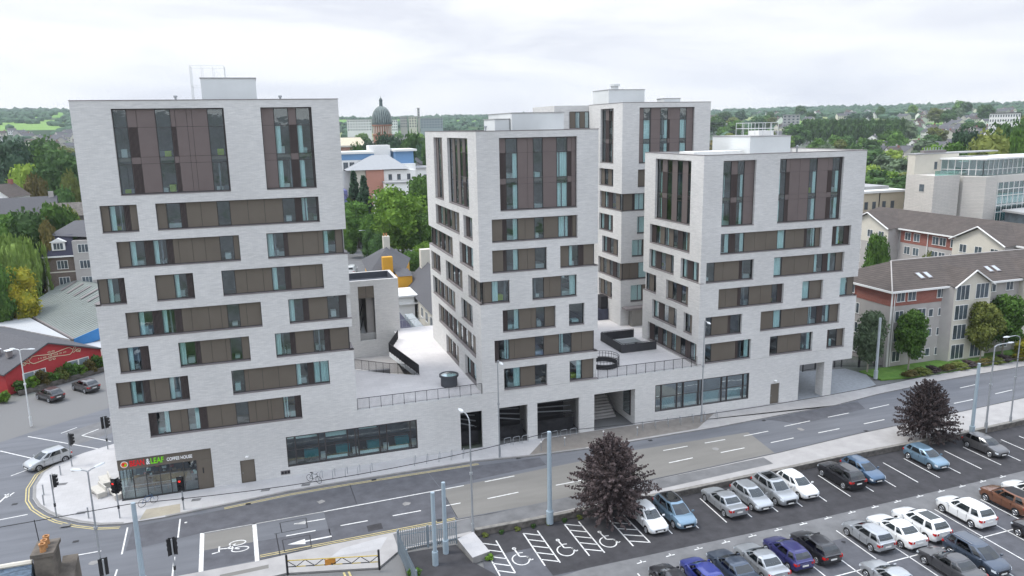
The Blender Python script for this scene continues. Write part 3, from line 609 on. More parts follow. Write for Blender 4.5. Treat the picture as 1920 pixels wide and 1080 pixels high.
# bicycle symbol
def ring(cx, cy, rx, ry, w_, a0=0, a1=360, m=PAINT, n=28):
    p = [(cx+rx*math.cos(R_(a0+(a1-a0)*i/n)), cy+ry*math.sin(R_(a0+(a1-a0)*i/n))) for i in range(n+1)]
    for a, b in zip(p, p[1:]): S(a, b, w_, m)
ring(-3.55, -11.75, .62, .36, .11); ring(-3.75, -10.72, .6, .36, .11)
for a, b in [((-3.6, -11.7), (-4.5, -11.3)), ((-4.5, -11.3), (-3.9, -10.8)), ((-4.5, -11.3), (-5.1, -11.2)), ((-5.1, -10.8), (-5.1, -11.7)), ((-5.1, -11.65), (-5.6, -11.75)), ((-4.1, -11.4), (-4.2, -10.9))]: S(a, b, .13)
mk.poly([(-8, -5.7, z), (-7.8, -5.7, z), (-7.8, -5.9, z), (-8, -5.9, z)], PAINT)
struct('road_markings', mk)
mb = MB()     # sealed detector loops cut into the surface
for p in ([(-.5, -8.6), (1.6, -8.5), (1.6, -10.2), (-.4, -10.3)], [(-.4, -11.5), (1.7, -11.45), (1.7, -13.4), (-.3, -13.4)]):
    for a, b in zip(p, p[1:]+p[:1]): mb.strip(a, b, .07, .011, DARK)
mb.strip((-.85, -10.3), (-.6, -14.5), .07, .012, DARK); mb.strip((-1, -10.3), (-.5, -10.28), .06, .0125, DARK)
mb.poly([(6.2, -11.6, .011), (7.4, -11.5, .011), (7.4, -12.5, .011), (6.2, -12.6, .011)], ASPHD)
for (x, y) in ((13.4, -7.5), (5.8, -3.6)): mb.strip((x, y), (x+.1, y-5.4 if x > 10 else y-3.9), .06, .0135, DARK)
struct('surface_seals', mb)
# pavements
def pave(name, pts, h=.12, mat=PAVE, kerb=None):
    mb = MB(); mb.prism(pts, -.02, h, KERB, mat); return struct(name, mb)
pave('pavement', CK[::-1][4:]+NK[1:8]+[(29, -.0), (17, 0), (-5.9, 0), (-13.54, 0), (-13.54, 15.5), (-13, 17)], .12, PAVEL)
pave('pavement', NK[7:11]+[(57.3, -3.0), (57.3, 0), (29.01, 0)], .12, PAVE)
pave('pavement', [(57.31, -3.0), (60, -2.9), (67, -1.7), (78, -.6), (92, 0), (120, 1.2), (170, 4), (260, 12), (260, 14), (170, 6), (120, 3), (92, 1.8), (78, 1.3), (70, .6), (66, 0.2), (57.31, -.2)], .11, PAVE)
pave('driveway', [(57.31, -.19), (66, .21), (69.5, 1.0), (71.3, 4.5), (70.6, 7.5), (64.7, 8.5), (64.7, 14), (57.31, 14)], .09, pm('grey_setts', (.26, .275, .29), .85, .12, 3, bump=.3))
pave('pavement', [(-18, -14.2), (-11, -13.7), (-8.6, -14.3), (-2.4, -14.2), (3.2, -13.7), (9, -13.5), (20, -13.3), (45.6, -11.6), (56.4, -10.5), (63, -10.1), (82, -8.7), (120, -6.3), (170, -3.3), (260, 3.7), (260, 0), (120, -11), (75, -14.1), (50, -15), (42.5, -15.3), (34, -15.7), (19, -16), (14.1, -16.0), (8, -16.4), (6.2, -18.2), (-.3, -16.6), (-4.4, -17), (-5.5, -40), (-30, -40), (-30, -20)], .12, PAVE)
mb = MB()   # stained and renewed areas of the footways, manhole covers, tactile paving
for m_, p in [(PAVEL, [(2.9, -15.6), (3.9, -14.6), (7.1, -14.0), (7.5, -14.1), (6.7, -15.7)]), (ASPHL, [(8, -13.8), (44, -11.9), (44, -13.4), (16, -15.4), (8, -16)]), (pm('tan_paving', (.33, .30, .24), .85, .08, 2), [(-11.3, -2.4), (-8.6, -2.3), (-8.45, -4.0), (-11.6, -4.25)]),
              (BUFF, [(-4.9, -15.2), (-1.5, -15.0), (-1.5, -15.5), (-4.9, -15.7)])]: mb.poly([(x, y, .1245) for x, y in p], m_)
for i in range(9): mb.strip(CK[5+i % 6], CK[6+i % 6], .0, .13, KERB) if 0 else None
mb.poly([(26, -.2, .1245), (29, -.1, .1245), (46, -.3, .1245), (42, -3.4, .1245), (29, -3.75, .1245), (23.2, -3.4, .1245)], pm('brown_grey_paving', (.185, .17, .155), .85, .12, 1.5))
for (x, y) in ((-18.7, 8.6), (-19.3, 5.7), (-16.5, -1.1), (-17.3, -3.0), (-7.3, -2.0), (-1.5, -2.2), (2, -2.4)): mb.poly([(x-.45, y-.22, .1285), (x+.3, y-.28, .1285), (x+.42, y+.2, .1285), (x-.35, y+.26, .1285)], ASPHL)
for a, b in zip(NK[1:8], NK[2:8]): mb.strip((a[0], a[1]+.12), (b[0], b[1]+.12), .24, .1325, KERB)
for a, b in zip(CK[:10], CK[1:10]): mb.strip((a[0]+.12, a[1]+.12), (b[0]+.12, b[1]+.12), .26, .133, KERB)
struct('paving_details', mb)
# grass strip and bed by the right hand flats
pts = [(71.4, 2.2), (78, 1.4), (92, 1.9), (112, 2.6), (112, 5.9), (71.4, 5.9)]
mb = MB(); mb.prism(pts, -.02, .16, GRASS); struct('lawn', mb)
# car park
sheet('car_park', [(14.2, -16.2), (34, -15.9), (50, -15.1), (75, -14.3), (130, -10), (150, -50), (8, -50), (13.6, -20.2)], .002, ASPHM)
sheet('car_park_aisle', [(12, -24.6), (20.8, -23.3), (40, -23.15), (64, -22.4), (120, -20.5), (120, -24.4), (64, -25.6), (48, -26.1), (38, -26.4), (30, -28.6), (18, -29.8), (10, -30)], .006, ASPHL)
sheet('car_park_bays', [(17.7, -19.35), (14.4, -19.35), (14.25, -16.3), (34, -16.0), (50, -15.25), (75, -14.45), (120, -11), (120, -20.6), (64, -22.45), (40, -23.2), (20.8, -23.35), (17.9, -23.4)], .010, ASPHD)
sheet('yard', [(8.1, -16.9), (12.3, -17.1), (12.8, -19.7), (14, -22), (10, -34), (4, -34), (7.9, -20)], .127, ASPHD)
mb = MB(); ro = random.Random(4)
def blot(x, y, r, z, mat):
    n = 11; mb.poly([(x+r*ro.uniform(.6, 1.2)*math.cos(2*math.pi*i/n), y+r*ro.uniform(.6, 1.2)*math.sin(2*math.pi*i/n), z) for i in range(n)], mat)
OIL = pm('oil_stain', (.026, .026, .029), .6, .2, 2)
for i in range(26): blot(30+i*1.24+ro.uniform(-.3, .3), ro.uniform(-20.8, -17.6), ro.uniform(.08, .22), .0125, OIL)
for i in range(16): blot(ro.uniform(24, 60), ro.uniform(-29, -26), ro.uniform(.08, .2), .0075, OIL)
for x, y in ((22, -3.5), (36, -4.2), (8, -3.3), (-3, -4.2), (50, -3.7), (30, -12.0), (12, -12.7), (58, -9.9), (-16, -6), (-22.5, 3)): mb.poly([(x-.22, y-.2, .0142), (x+.22, y-.2, .0142), (x+.22, y+.15, .0142), (x-.22, y+.15, .0142)], DARK)
for x, y in ((10, -9), (28, -7), (41, -8.4), (-14, -10), (-20, -8), (52, -7.2), (3, -6)): blot(x, y, .36, .0143, KERB)
struct('stains_and_covers', mb)
mk = MB(); z = .014
bays = [31.4, 34.0, 36.4, 38.95, 41.4, 43.9, 46.4, 48.9, 51.35, 53.85, 56.35, 58.8, 61.35, 63.75, 66.2, 68.75, 71.2, 73.7, 76.2, 78.7, 81.2, 83.7, 86.2]
for x in [29.0]+bays: S((x, -16.9+.012*(x-30)), (x-.2, -21.2+.012*(x-30)), .1)
for x in [36.1, 38.6, 41.1, 43.55, 46.0, 48.5, 51.0, 53.5, 56, 58.5, 61, 63.5, 66, 33.6, 31.2, 28.7, 26.2, 23.7]:
    S((x, -25.2), (x-.2, -34.5), .1)
S((20, -30.9), (36.9, -30.3), .1); S((36.9, -30.3), (66, -29.4), .1)
for x0, y0, x1, y1 in [(14.3, -17.4, 15.45, -22.1), (17.8, -17.1, 19.0, -22.0), (21.4, -16.9, 22.65, -21.9), (25.1, -17.0, 26.55, -21.8)]:
    S((x0, y0), (x0+.0, y1), .11); S((x1, y0), (x1, y1), .11)
    for i in range(5):
        a = y0-.0-i*1.0; b = a-.75
        if b > y1-.2: S((x0, a), (x1, b), .11)
for cx_ in (16.5, 20.1, 23.65):
    ring(cx_-.1, -20.6, .62, .75, .1, 100, 380); S((cx_-.1, -19.2), (cx_-.05, -20.2), .12); S((cx_-.05, -20.2), (cx_+.45, -20.35), .12); S((cx_+.45, -20.35), (cx_+.6, -20.95), .12); S((cx_+.6, -20.95), (cx_+.8, -20.85), .1)
    ring(cx_-.1, -19.0, .1, .13, .12)
    S((cx_-.05, -19.7), (cx_+.35, -19.75), .1)
for i in range(16):
    x = 24.6+i*2.46; y = -24.05+i*.09; S((x-.35, y), (x+.4, y+.05), .1); S((x+.05, y+.28), (x+.12, y-.02), .1)
struct('car_park_markings', mk)
# ------------------------------------------------------------ street furniture
def rail(name, label, pts, z, h, sp=.11, cat='railing', mat=DARK, thin=.009, group=None):
    mb = MB()
    for a, b in zip(pts, pts[1:]):
        a, b = Vector(a), Vector(b); d = b-a; n = max(1, int(d.length/sp))
        for i in range(n+1):
            p = a+d*i/n; k = i % 10 == 0; r = .025 if k else thin; mb.box(p.x-r, p.x+r, p.y-r, p.y+r, z+(0 if k else .12), z+h-.03, mat)
        for zz, t in ((z+h, .03), (z+.12, .015)): mb.tube((a.x, a.y, zz), (b.x, b.y, zz), t, mat, 6)
    p0 = pts[0]; o = mb.build(name, org=(p0[0], p0[1], z)); return tag(o, label, cat, group)
rail('railing', 'dark vertical bar railing along the roof terrace edge between left and middle towers', [(7.3, .1), (19.5, .1)], 5.7, 1.1)
rail('railing', 'dark vertical bar railing along the roof terrace edge between middle and right towers', [(32.1, .1), (43.85, .1)], 5.7, 1.1)
rail('railing', 'dark railing following the terrace edge above the stepped stairwell, by the tall slotted block', [(8.6, 12.9), (12, 10), (14.85, 8.3), (13.25, 18.1), (15.3, 23.6)], 5.7, 1.15, .09, thin=.014)
rail('railing', 'glassy steel balustrade across the far end of the terrace, before the slate roofed cottages', [(16.3, 28.8), (21, 28.8)], 5.7, 1.1, .5, mat=STEEL)
rail('railing', 'dark railing on three sides of the sunken terrace courtyard beside the right tower', [(43, 7.6), (38.6, 7.6), (38.6, 13.3), (43, 13.3)], 5.7, 1.1, .4)
mb = MB()
for a, b, c, d in ((38.71, 38.95, 7.72, 13.18), (38.95, 42.99, 7.72, 7.95), (38.95, 42.99, 12.95, 13.18)): mb.box(a, b, c, d, 2.6, 5.68, PLANT)
for a, b, c, d in ((38.5, 38.58, 7.52, 13.38), (38.58, 43, 7.52, 7.6), (38.58, 43, 13.3, 13.38)): mb.box(a, b, c, d, 5.72, 6.7, pm('dark_liner', (.045, .045, .05), .6, .2, 1))
mb.box(38.95, 43, 7.95, 12.95, 2.4, 2.6, ROOFM); mb.build('courtyard_well', PO)
mb = MB(); n = 32
for i in range(n):
    a = 2*math.pi*i/n; x, y = 34.6+1.75*math.cos(a), 4.2+1.75*math.sin(a); mb.tube((x, y, 5.7), (x, y, 6.85), .02, DARK, 5)
    b = 2*math.pi*(i+1)/n
    for zz in (5.8, 6.2, 6.6, 6.85): mb.tube((x, y, zz), (34.6+1.75*math.cos(b), 4.2+1.75*math.sin(b), zz), .025, DARK, 5)
mb.lathe([(1.6, .0), (1.6, .5), (1.5, .5), (1.5, .02)], (34.6, 4.2, 5.7), DARK, 28)
tag(mb.build('railing', org=(34.6, 4.2, 5.7)), 'round dark railing drum on the terrace right of the middle tower', 'railing')
sk = thing('skylight', 'round dark skylight drum with a pale glass top on the terrace paving', 'skylight', (17.1, 3.9, 5.7))
mb = MB(); mb.lathe([(.85, 0), (.85, 1.0), (1.0, 1.0), (1.0, 1.2), (.85, 1.2), (.85, 1.15)], (17.1, 3.9, 5.7), pm('drum_metal', (.06, .065, .075), .5, .1), 26); mb.build('drum', sk, smooth=30)
mb = MB(); mb.lathe([(.85, 1.15), (.5, 1.24), (0, 1.27)], (17.1, 3.9, 5.7), GLASS2, 26); mb.build('glass_lid', sk, smooth=60)
mb = MB(); mb.lathe([(.8, 1.0), (0, 1.02)], (17.1, 3.9, 5.7), CURT, 20); mb.build('diffuser', sk)
# roof plant
def plant(label, x0, x1, y0, y1, z0, z1, extra=None):
    r = thing('roof_plant_room', label, 'plant room', ((x0+x1)/2, (y0+y1)/2, z0)); mb = MB(); mb.box(x0, x1, y0, y1, z0, z1, PLANT); mb.build('wall', r)
    mb = MB(); mb.box(x0-.06, x1+.06, y0-.06, y1+.06, z1, z1+.07, ROOFM); mb.build('roof', r)
    mb = MB(); mb.box(x0+.05, x1-.05, y0-.02, y0-.003, z0, z0+.25, DARK); mb.build('flashing', r); return r
def cage(label, x0, x1, y0, y1, z, h):
    mb = MB(); rr = .016 if h > 3 else .03; c = [(x0, y0), (x1, y0), (x1, y1), (x0, y1)]
    for i in range(4):
        a, b = c[i], c[(i+1) % 4]
        for zz in (z+h, z+h*.55): mb.tube((*a, zz), (*b, zz), rr, PLANT, 6)
        for k in range(3): p = (a[0]+(b[0]-a[0])*k/3, a[1]+(b[1]-a[1])*k/3); mb.tube((*p, z), (*p, z+h), rr, PLANT, 6)
    tag(mb.build('guard_rail', org=(x0, y0, z)), label, 'guard rail')
plant('pale grey plant box on the roof of the left tower', -4.0, .62, 5, 10, 33.5, 36.3); cage('thin steel guard rail frame on the roof beside the left tower plant box', -4.9, -2.0, 6.5, 9.5, 33.6, 3.9)
plant('long white plant enclosure on the roof of the middle tower', 25.6, 31.4, 7.5, 16, 30.5, 33.0)
plant('low grey plant unit at the left of the middle tower roof enclosure', 23.9, 25.5, 8, 12, 30.5, 32.4)
plant('white plant room on the roof of the set back tower', 44.4, 49.6, 24, 29, 33.6, 36.1); plant('small flat grey duct box on the set back tower roof', 52.0, 54.4, 23, 25, 33.6, 34.9)
plant('white plant room on the roof of the right tower', 50.9, 56.1, 2.2, 9.5, 27.6, 30.1); cage('steel guard rail frame on top of the right tower plant room', 52, 55, 3, 6.5, 30.2, 1.35)
mb = MB(); mb.box(44.5, 50.6, 3, 6, 27.6, 28.62, WHITE)
mb.box(52.9, 54.8, 3.5, 5.5, 30.18, 30.7, WHITE); tag(mb.build('roof_unit', org=(50, 4, 27.6)), 'low white rooftop units on the right tower', 'roof unit')
mb = MB(); mb.lathe([(.5, 0), (.5, .5), (.7, .5), (.7, .75), (0, .8)], (46.2, 26, 36.17), PLANT, 12); tag(mb.build('roof_vent', org=(46.2, 26, 36.17)), 'round vent cowl on the set back tower plant room', 'vent')
for x, y, z_ in ((-6, 3, 33.5), (2.6, 4, 33.5), (22, 5, 30.5), (60, 6, 27.6)):
    mb = MB(); mb.tube((x, y, z_), (x, y, z_+1.15), .09, STEEL, 8); mb.lathe([(.16, 1.1), (.16, 1.25), (0, 1.3)], (x, y, z_), STEEL, 8); tag(mb.build('vent_pipe', org=(x, y, z_)), {-6: 'stub vent pipe left of the plant box on the left tower roof', 2.6: 'stub vent pipe right of the plant box on the left tower roof', 22: 'stub vent pipe on the middle tower roof', 60: 'stub vent pipe on the right tower roof'}[x], 'vent pipe')
# poles and lamps
def pole(name, label, cat, x, y, h, r=.08, r2=None, mat=STEEL, arm=None, z=.1, collar=True):
    t = thing(name, label, cat, (x, y, z)); mb = MB(); mb.tube((x, y, z), (x, y, z+h), r, mat, 10, r2 or r*.6); mb.tube((x, y, z), (x, y, z+1.1), r*1.45, mat, 10, r*1.45)
    if collar: mb.tube((x, y, z+h*.55), (x, y, z+h*.57), r*1.5, mat, 10)
    mb.build('pole', t, smooth=40)
    for (dx, dy, up) in arm or []:
        mb = MB(); pts = [Vector((x, y, z+h-.05)), Vector((x+dx*.12, y+dy*.12, z+h+up*.6)), Vector((x+dx*.45, y+dy*.45, z+h+up)), Vector((x+dx, y+dy, z+h+up*.9))]
        mb.path(pts, r*.5, mat); mb.build('bracket_arm', t)
        mb = MB(); d = Vector((dx, dy, 0)).normalized(); q = Vector((-d.y, d.x, 0)); p = pts[-1]
        vs = []
        for k, (s, w_, hh) in enumerate(((-.1, .08, .05), (.2, .17, .09), (.55, .14, .07), (.75, .05, .03))):
            c = p+d*s; vs += [c-q*w_, c+q*w_, c+q*w_*.6+Vector((0, 0, hh)), c-q*w_*.6+Vector((0, 0, hh))]
        fs = [(0, 1, 2, 3), (15, 14, 13, 12)]+[(4*k+j, 4*k+(j+1) % 4, 4*k+4+(j+1) % 4, 4*k+4+j) for k in range(3) for j in range(4)]
        mb.mesh(vs, fs, pm('lamp_housing', (.5, .53, .55), .4, .05)); mb.build('lamp_head', t)
    return t
GP = 'street lamps along the main road'
pole('street_lamp', 'tall steel street lamp in front of the red gabled building', 'street lamp', -26, 23.4, 8.7, .09, mat=PLANT, arm=[(.9, -.3, .15), (-.6, .5, .1)], group=None) if 0 else pole('street_lamp', 'tall pale street lamp in front of the red gabled building', 'street lamp', -26, 23.4, 8.7, .09, mat=PLANT, arm=[(.9, -.3, .15), (-.6, .5, .1)])
pole('street_lamp', 'steel street lamp with a curved arm, nearest the disabled parking bays', 'street lamp', 13.9, -16.3, 9.5, .09, arm=[(-.2, 1.3, .5)])
pole('street_lamp', 'slim steel street lamp at the kerb before the left columns of the middle tower', 'street lamp', 20.3, -2.9, 9.8, .08, arm=[(0, -.9, .1)])
pole('street_lamp', 'slim steel street lamp at the kerb before the wide window of the right tower', 'street lamp', 43.4, -1.9, 11.2, .08, arm=[(-.2, -.9, .1)])
pole('street_lamp', 'steel street lamp behind the grey parked hatchback, arm pointing right', 'street lamp', 68.8, -14.6, 9.1, .11, arm=[(1.9, .1, .15)])
pole('street_lamp', 'rightmost steel street lamp by the car park wall, arm pointing left', 'street lamp', 72.5, -14.3, 9.5, .09, arm=[(-1.6, 0, .35)])
pole('street_lamp', 'steel street lamp with a twin head in front of the round street corner', 'street lamp', -12.4, -15.2, 9.3, .085, arm=[(-.5, .3, .1), (.4, .5, .1)])
BLU = pm('blue_grey_pole', (.30, .37, .42), .5, .08, 2)
pole('pole', 'thick grey post on the lawn corner left of the brown brick flats', 'pole', 71.1, 2.8, 7.8, .17, .15, pm('post_grey', (.4, .44, .46), .6, .08), collar=False)
pole('utility_pole', 'tall blue grey pole carrying the overhead cable beside the dark purple tree', 'pole', 20.3, -16.5, 7.9, .2, .17, BLU, collar=False)
pole('utility_pole', 'blue grey pole carrying the overhead cable at the left foreground', 'pole', -9.85, -15.6, 6.8, .2, .15, BLU, collar=False)
pole('utility_pole', 'blue grey pole behind the grey hatchback at the right end of the wall', 'pole', 66.6, -14.9, 7.7, .18, .15, BLU, collar=False)
pole('pole', 'left of the two short blue grey posts inside the fenced yard', 'pole', 10.2, -19.3, 5.8, .16, .15, BLU, collar=False); pole('pole', 'right of the two short blue grey posts inside the fenced yard', 'pole', 11.3, -18, 5.8, .16, .15, BLU, collar=False)
mb = MB(); pts = [(-60, -16, 8), (-9.85, -15.6, 6.85), (20.3, -16.5, 7.95), (66.6, -14.9, 7.75), (130, -10, 8)]
for a, b in zip(pts, pts[1:]):
    a, b = Vector(a), Vector(b); prev = a
    for i in range(1, 13): p = a+(b-a)*i/12-Vector((0, 0, .75*4*(i/12)*(1-i/12))); mb.tube(prev, p, .028, DARK, 5); prev = p
tag(mb.build('overhead_cable', org=pts[1]), 'thin black overhead cable strung between the blue grey poles along the road', 'cable')
LR = bpy.data.materials.new('red_signal_lens'); LR.use_nodes = True; b_ = LR.node_tree.nodes['Principled BSDF']; b_.inputs['Base Color'].default_value = (.8, .02, .01, 1); b_.inputs['Emission Color'].default_value = (1, .03, .02, 1); b_.inputs['Emission Strength'].default_value = 1.2
LO = pm('dark_lens', (.03, .03, .03), .2, 0); BLK = pm('signal_black', (.018, .018, .02), .5, 0)
def signal(label, x, y, h, heads, z=.1):
    t = thing('traffic_light', label, 'traffic light', (x, y, z)); mb = MB(); mb.tube((x, y, z), (x, y, z+h), .06, STEEL, 8); mb.tube((x, y, z+.9), (x, y, z+1.2), .09, DARK, 8); mb.build('pole', t)
    for ox, ang, lit in heads:
        M = Matrix.Translation((x, y, z+h-1.15)) @ Matrix.Rotation(R_(ang), 4, 'Z'); T = lambda a, b, c: tuple(M @ Vector((a, b, c)))
        mb = MB(); mb.box(-.17, .17, -.36, -.12, 0, 1.05, BLK, T=T); mb.box(-.3, .3, -.13, -.115, -.12, 1.17, BLK, T=T)
        for k in range(3):
            zc = .18+.34*k
            mb.box(-.13, .13, -.52, -.36, zc+.11, zc+.14, BLK, T=T); mb.box(-.145, -.125, -.5, -.36, zc-.05, zc+.12, BLK, T=T); mb.box(.125, .145, -.5, -.36, zc-.05, zc+.12, BLK, T=T)
        hd = mb.build('signal_head', t)
        for k in range(3):
            zc = .18+.34*k; mb = MB(); mb.tube(T(0, -.36, zc), T(0, -.375, zc), .105, LR if (lit and k == 2) else LO, 14); mb.build('lens', hd)
signal('traffic light facing the side road on the round pavement corner, left of the stone benches', -18.4, -1.0, 3.8, [(0, 100, 0)])
signal('traffic light showing red by the coffee shop glass, near the corner', -13.2, -3.3, 3.6, [(0, -20, 1), (0, 60, 0)])
signal('single traffic light showing red at the kerb before the coffee shop sign', -8.2, -3.6, 3.1, [(0, -10, 1)])
signal('traffic light behind the white car at the side road kerb', -19.3, 9.7, 3.4, [(0, 120, 0)])
signal('twin headed traffic light at the back corner of the left tower', -16.7, 13.1, 3.5, [(0, 100, 0), (0, 200, 0)])
signal('twin headed dark traffic light at the bottom left foreground', -7.85, -14.9, 3.3, [(0, 160, 0), (0, 215, 0)])
signal('single dark traffic light at the left bottom edge beside the chimney', -12.2, -15.4, 2.9, [(0, 200, 0)])
# bollards, cycle stands, bench stones, bicycle
def copies(first, spots, labels=None):
    out = []
    for i, s in enumerate(spots):
        o = first if i == 0 else copy_tree(first); o.location = (s[0], s[1], s[2]); o.rotation_euler = (0, 0, s[3] if len(s) > 3 else 0)
        if labels: o['label'] = labels[i]
        out.append(o)
    return out
mb = MB(); mb.tube((0, 0, 0), (0, 0, .95), .06, STEEL, 8); mb.tube((0, 0, .95), (0, 0, 1.0), .07, STEEL, 8)
b0 = tag(mb.build('bollard', local=True), 'x', 'bollard', 'steel bollards round the pavement corner')
copies(b0, [(-19.9, 7.9, .12), (-20.4, 3.8, .12), (-19.9, 1.6, .12), (-15.7, -2.4, .12)], ['steel bollard on the corner pavement in front of the white car', 'upper of two steel bollards at the left bulge of the corner kerb', 'lower of two steel bollards at the left bulge of the corner kerb', 'steel bollard at the foot of the round corner near the twin head lamp'])
mb = MB(); mb.path([(-.38, 0, 0), (-.38, 0, .68), (-.3, 0, .78), (.3, 0, .78), (.38, 0, .68), (.38, 0, 0)], .028, STEEL, 8)
h0 = tag(mb.build('cycle_stand', local=True), 'steel hoop cycle stand before the columns of the middle tower', 'cycle stand', 'steel hoop cycle stands before the middle tower columns')
copies(h0, [(21.9+i*.95, -.45, .12, .2) for i in range(3)]+[(25.9+i*1.05, -.5, .12, .2) for i in range(4)])
h1 = copy_tree(h0); h1['label'] = 'steel hoop cycle stand on the pale pavement near the wall'; h1['group'] = 'steel hoop cycle stands on the pale pavement'
copies(h1, [(3.4+i*1.15, -1.8, .12, 1.2) for i in range(5)]+[(12.2+i*1.2, -1.6, .12, 1.2) for i in range(5)])
h2 = copy_tree(h0); h2['label'] = 'steel hoop cycle stand before the wide window of the right tower'; h2['group'] = 'steel hoop cycle stands before the wide window'
copies(h2, [(36.5+i*1.5, -1.6, .12, 1.2) for i in range(7)])
mb = MB(); mb.tube((0, 0, 0), (0, 0, .85), .045, STEEL, 8); mb.lathe([(.07, .85), (.09, .93), (0, 1.0)], (0, 0, 0), WHITE, 10)
b1 = tag(mb.build('bollard', local=True), 'x', 'bollard', 'slim kerb bollards with white caps'); copies(b1, [(24.6, -2.9, .12), (27.2, -2.7, .12), (31.5, -2.6, .12), (35.2, -2.9, .12)], ['slim white capped bollard nearest the columns lamp post', 'second white capped kerb bollard from the columns lamp post', 'white capped bollard behind the dark purple tree, left one', 'white capped bollard at the kerb below the stair opening'])
STB = pm('pale_stone', (.48, .46, .42), .8, .1, 4)
for i, (x, y, rz, lb) in enumerate([(-15.7, 2.2, .5, 'pale stone block bench on the corner, nearest the road'), (-15.5, 4.3, .3, 'pale stone block bench on the corner, nearest the back'), (-14.1, 1.3, .4, 'pale stone block bench close to the coffee shop glass')]):
    t = thing('stone_bench', lb, 'bench', (x, y, .12), rz); 
    mb = MB(); mb.box(-.42, .42, -1, 1, .32, .5, STB); mb.build('seat', t, local=True)
    for yy in (-.75, .75): mb = MB(); mb.box(-.38, .38, yy-.2, yy+.2, 0, .319, STB); mb.build('leg', t, local=True)
    mb = MB(); mb.box(.3, .42, -.9, .9, .501, .85, STB); mb.build('backrest', t, local=True)
    WL[t.name] = Vector((0, 0, 0))
def bicycle(label, x, y, rz, col):
    t = thing('bicycle', label, 'bicycle', (x, y, .12), rz); bm_ = pm('bike_'+str(col), col, .4, 0)
    for cx in (-.52, .52):
        mb = MB(); p = [(cx+.33*math.cos(a), 0, .35+.33*math.sin(a)) for a in np.linspace(0, 2*math.pi, 22)]; mb.path(p, .02, DARK, 5)
        for a in np.linspace(0, math.pi, 6)[:-1]: mb.tube((cx+.32*math.cos(a), 0, .35+.32*math.sin(a)), (cx-.32*math.cos(a), 0, .35-.32*math.sin(a)), .003, STEEL, 4)
        mb.build('wheel', t, local=True)
    mb = MB(); A, B, C_, D = (-.52, 0, .35), (-.12, 0, .3), (-.22, 0, .82), (.36, 0, .85)
    for a, b in ((A, B), (A, C_), (B, C_), (C_, D), (B, (.38, 0, .72)), (D, (.52, 0, .35))): mb.tube(a, b, .018, bm_, 6)
    mb.build('frame', t, local=True)
    mb = MB(); mb.path([(.3, -.25, .98), (.36, -.2, .98), (.36, .2, .98), (.3, .25, .98)], .014, DARK); mb.tube(D, (.36, 0, .98), .014, DARK); mb.build('handlebars', t, local=True)
    mb = MB(); mb.box(-.38, -.1, -.06, .06, .9, .95, DARK); mb.tube(C_, (-.24, 0, .9), .014, DARK); mb.build('saddle', t, local=True)
bicycle('dark bicycle leaning over on the pale pavement beside the wall vents', 2.75, -2.2, -.75, (.02, .05, .04)); bicycle('blue bicycle at the foot of the coffee shop window near the cable pole', -11.2, -1.6, .5, (.05, .12, .25))
# walls, fences, barrier round the car park
cw = [(14.1, -16.15), (19, -16.15), (34, -15.8), (42.5, -15.4), (50, -15.0), (65, -14.75), (75, -14.2), (100, -12.6), (130, -10)]
mb = MB()
for a, b in zip(cw, cw[1:]):
    mb.bar((*a, 0), (*b, 0), .32, .52, STONE); mb.bar((*a, .521), (*b, .521), .38, .07, pm('wall_coping', (.2, .19, .175), .9, .3, 2, bump=.4))
tag(mb.build('low_wall', org=(14.1, -16.15, 0)), 'low rubble stone wall between the car park and the road', 'wall')
PAL = pm('palisade_blue', (.22, .26, .29), .5, .06)
def palis(label, a, b, h=1.9):
    t = thing('palisade_fence', label, 'fence', (a[0], a[1], .1)); a, b = Vector((*a, 0)), Vector((*b, 0)); d = b-a; n = int(d.length/.16); ang = math.atan2(d.y, d.x); mb = MB()
    for i in range(n+1):
        p = a+d*i/n; mb.prism([(p.x-.03, p.y-.012), (p.x+.03, p.y-.012), (p.x+.03, p.y+.012), (p.x-.03, p.y+.012)], .15, h-.05, PAL); mb.poly([(p.x-.03, p.y, h-.05), (p.x+.03, p.y, h-.05), (p.x, p.y, h+.08)], PAL)
    mb.build('pales', t); mb = MB()
    for z_ in (.45, h-.45): mb.bar((a.x, a.y+.03, z_), (b.x, b.y+.03, z_), .04, .05, PAL)
    mb.build('rails', t)
    for p in (a, a+d/2, b): mb = MB(); mb.box(p.x-.05, p.x+.05, p.y-.05, p.y+.05, .1, h+.1, PAL); mb.build('post', t)
palis('blue grey palisade fence along the pavement in front of the short posts', (8, -16.6), (12.4, -16.9)); palis('blue grey palisade fence running from the pavement into the yard', (7.9, -16.8), (8.2, -22.5))
mb = MB(); mb.prism([(12.45, -17.0), (13.9, -16.4), (14.3, -19.6), (12.85, -20.0)], 0, .55, KERB, PAVEL); tag(mb.build('concrete_plinth', org=(13.2, -18, 0)), 'pale concrete plinth between the yard and the disabled bays', 'plinth')
YB = pm('barrier_yellow', (.45, .33, .06), .5, .2, 5); t = thing('height_barrier', 'yellow and black zigzag barrier rail with an orange plate at the bottom edge', 'barrier', (-.2, -16.9, .1))
a, b = Vector((-.2, -16.9, .1)), Vector((6.2, -18.5, .1)); mb = MB(); n = 10
for i in range(n):
    p, q = a+(b-a)*i/n, a+(b-a)*(i+1)/n; lo, hi = Vector((0, 0, .65)), Vector((0, 0, 1.15))
    mb.tube(p+(lo if i % 2 else hi), q+(hi if i % 2 else lo), .03, DARK, 5); mb.tube(p+lo, q+lo, .035, YB if i % 2 else DARK, 6); mb.tube(p+hi, q+hi, .035, YB, 6)
mb.build('rail', t)
for p in (a, b): mb = MB(); mb.tube(p, p+Vector((0, 0, 1.6)), .08, DARK, 8); mb.build('post', t)
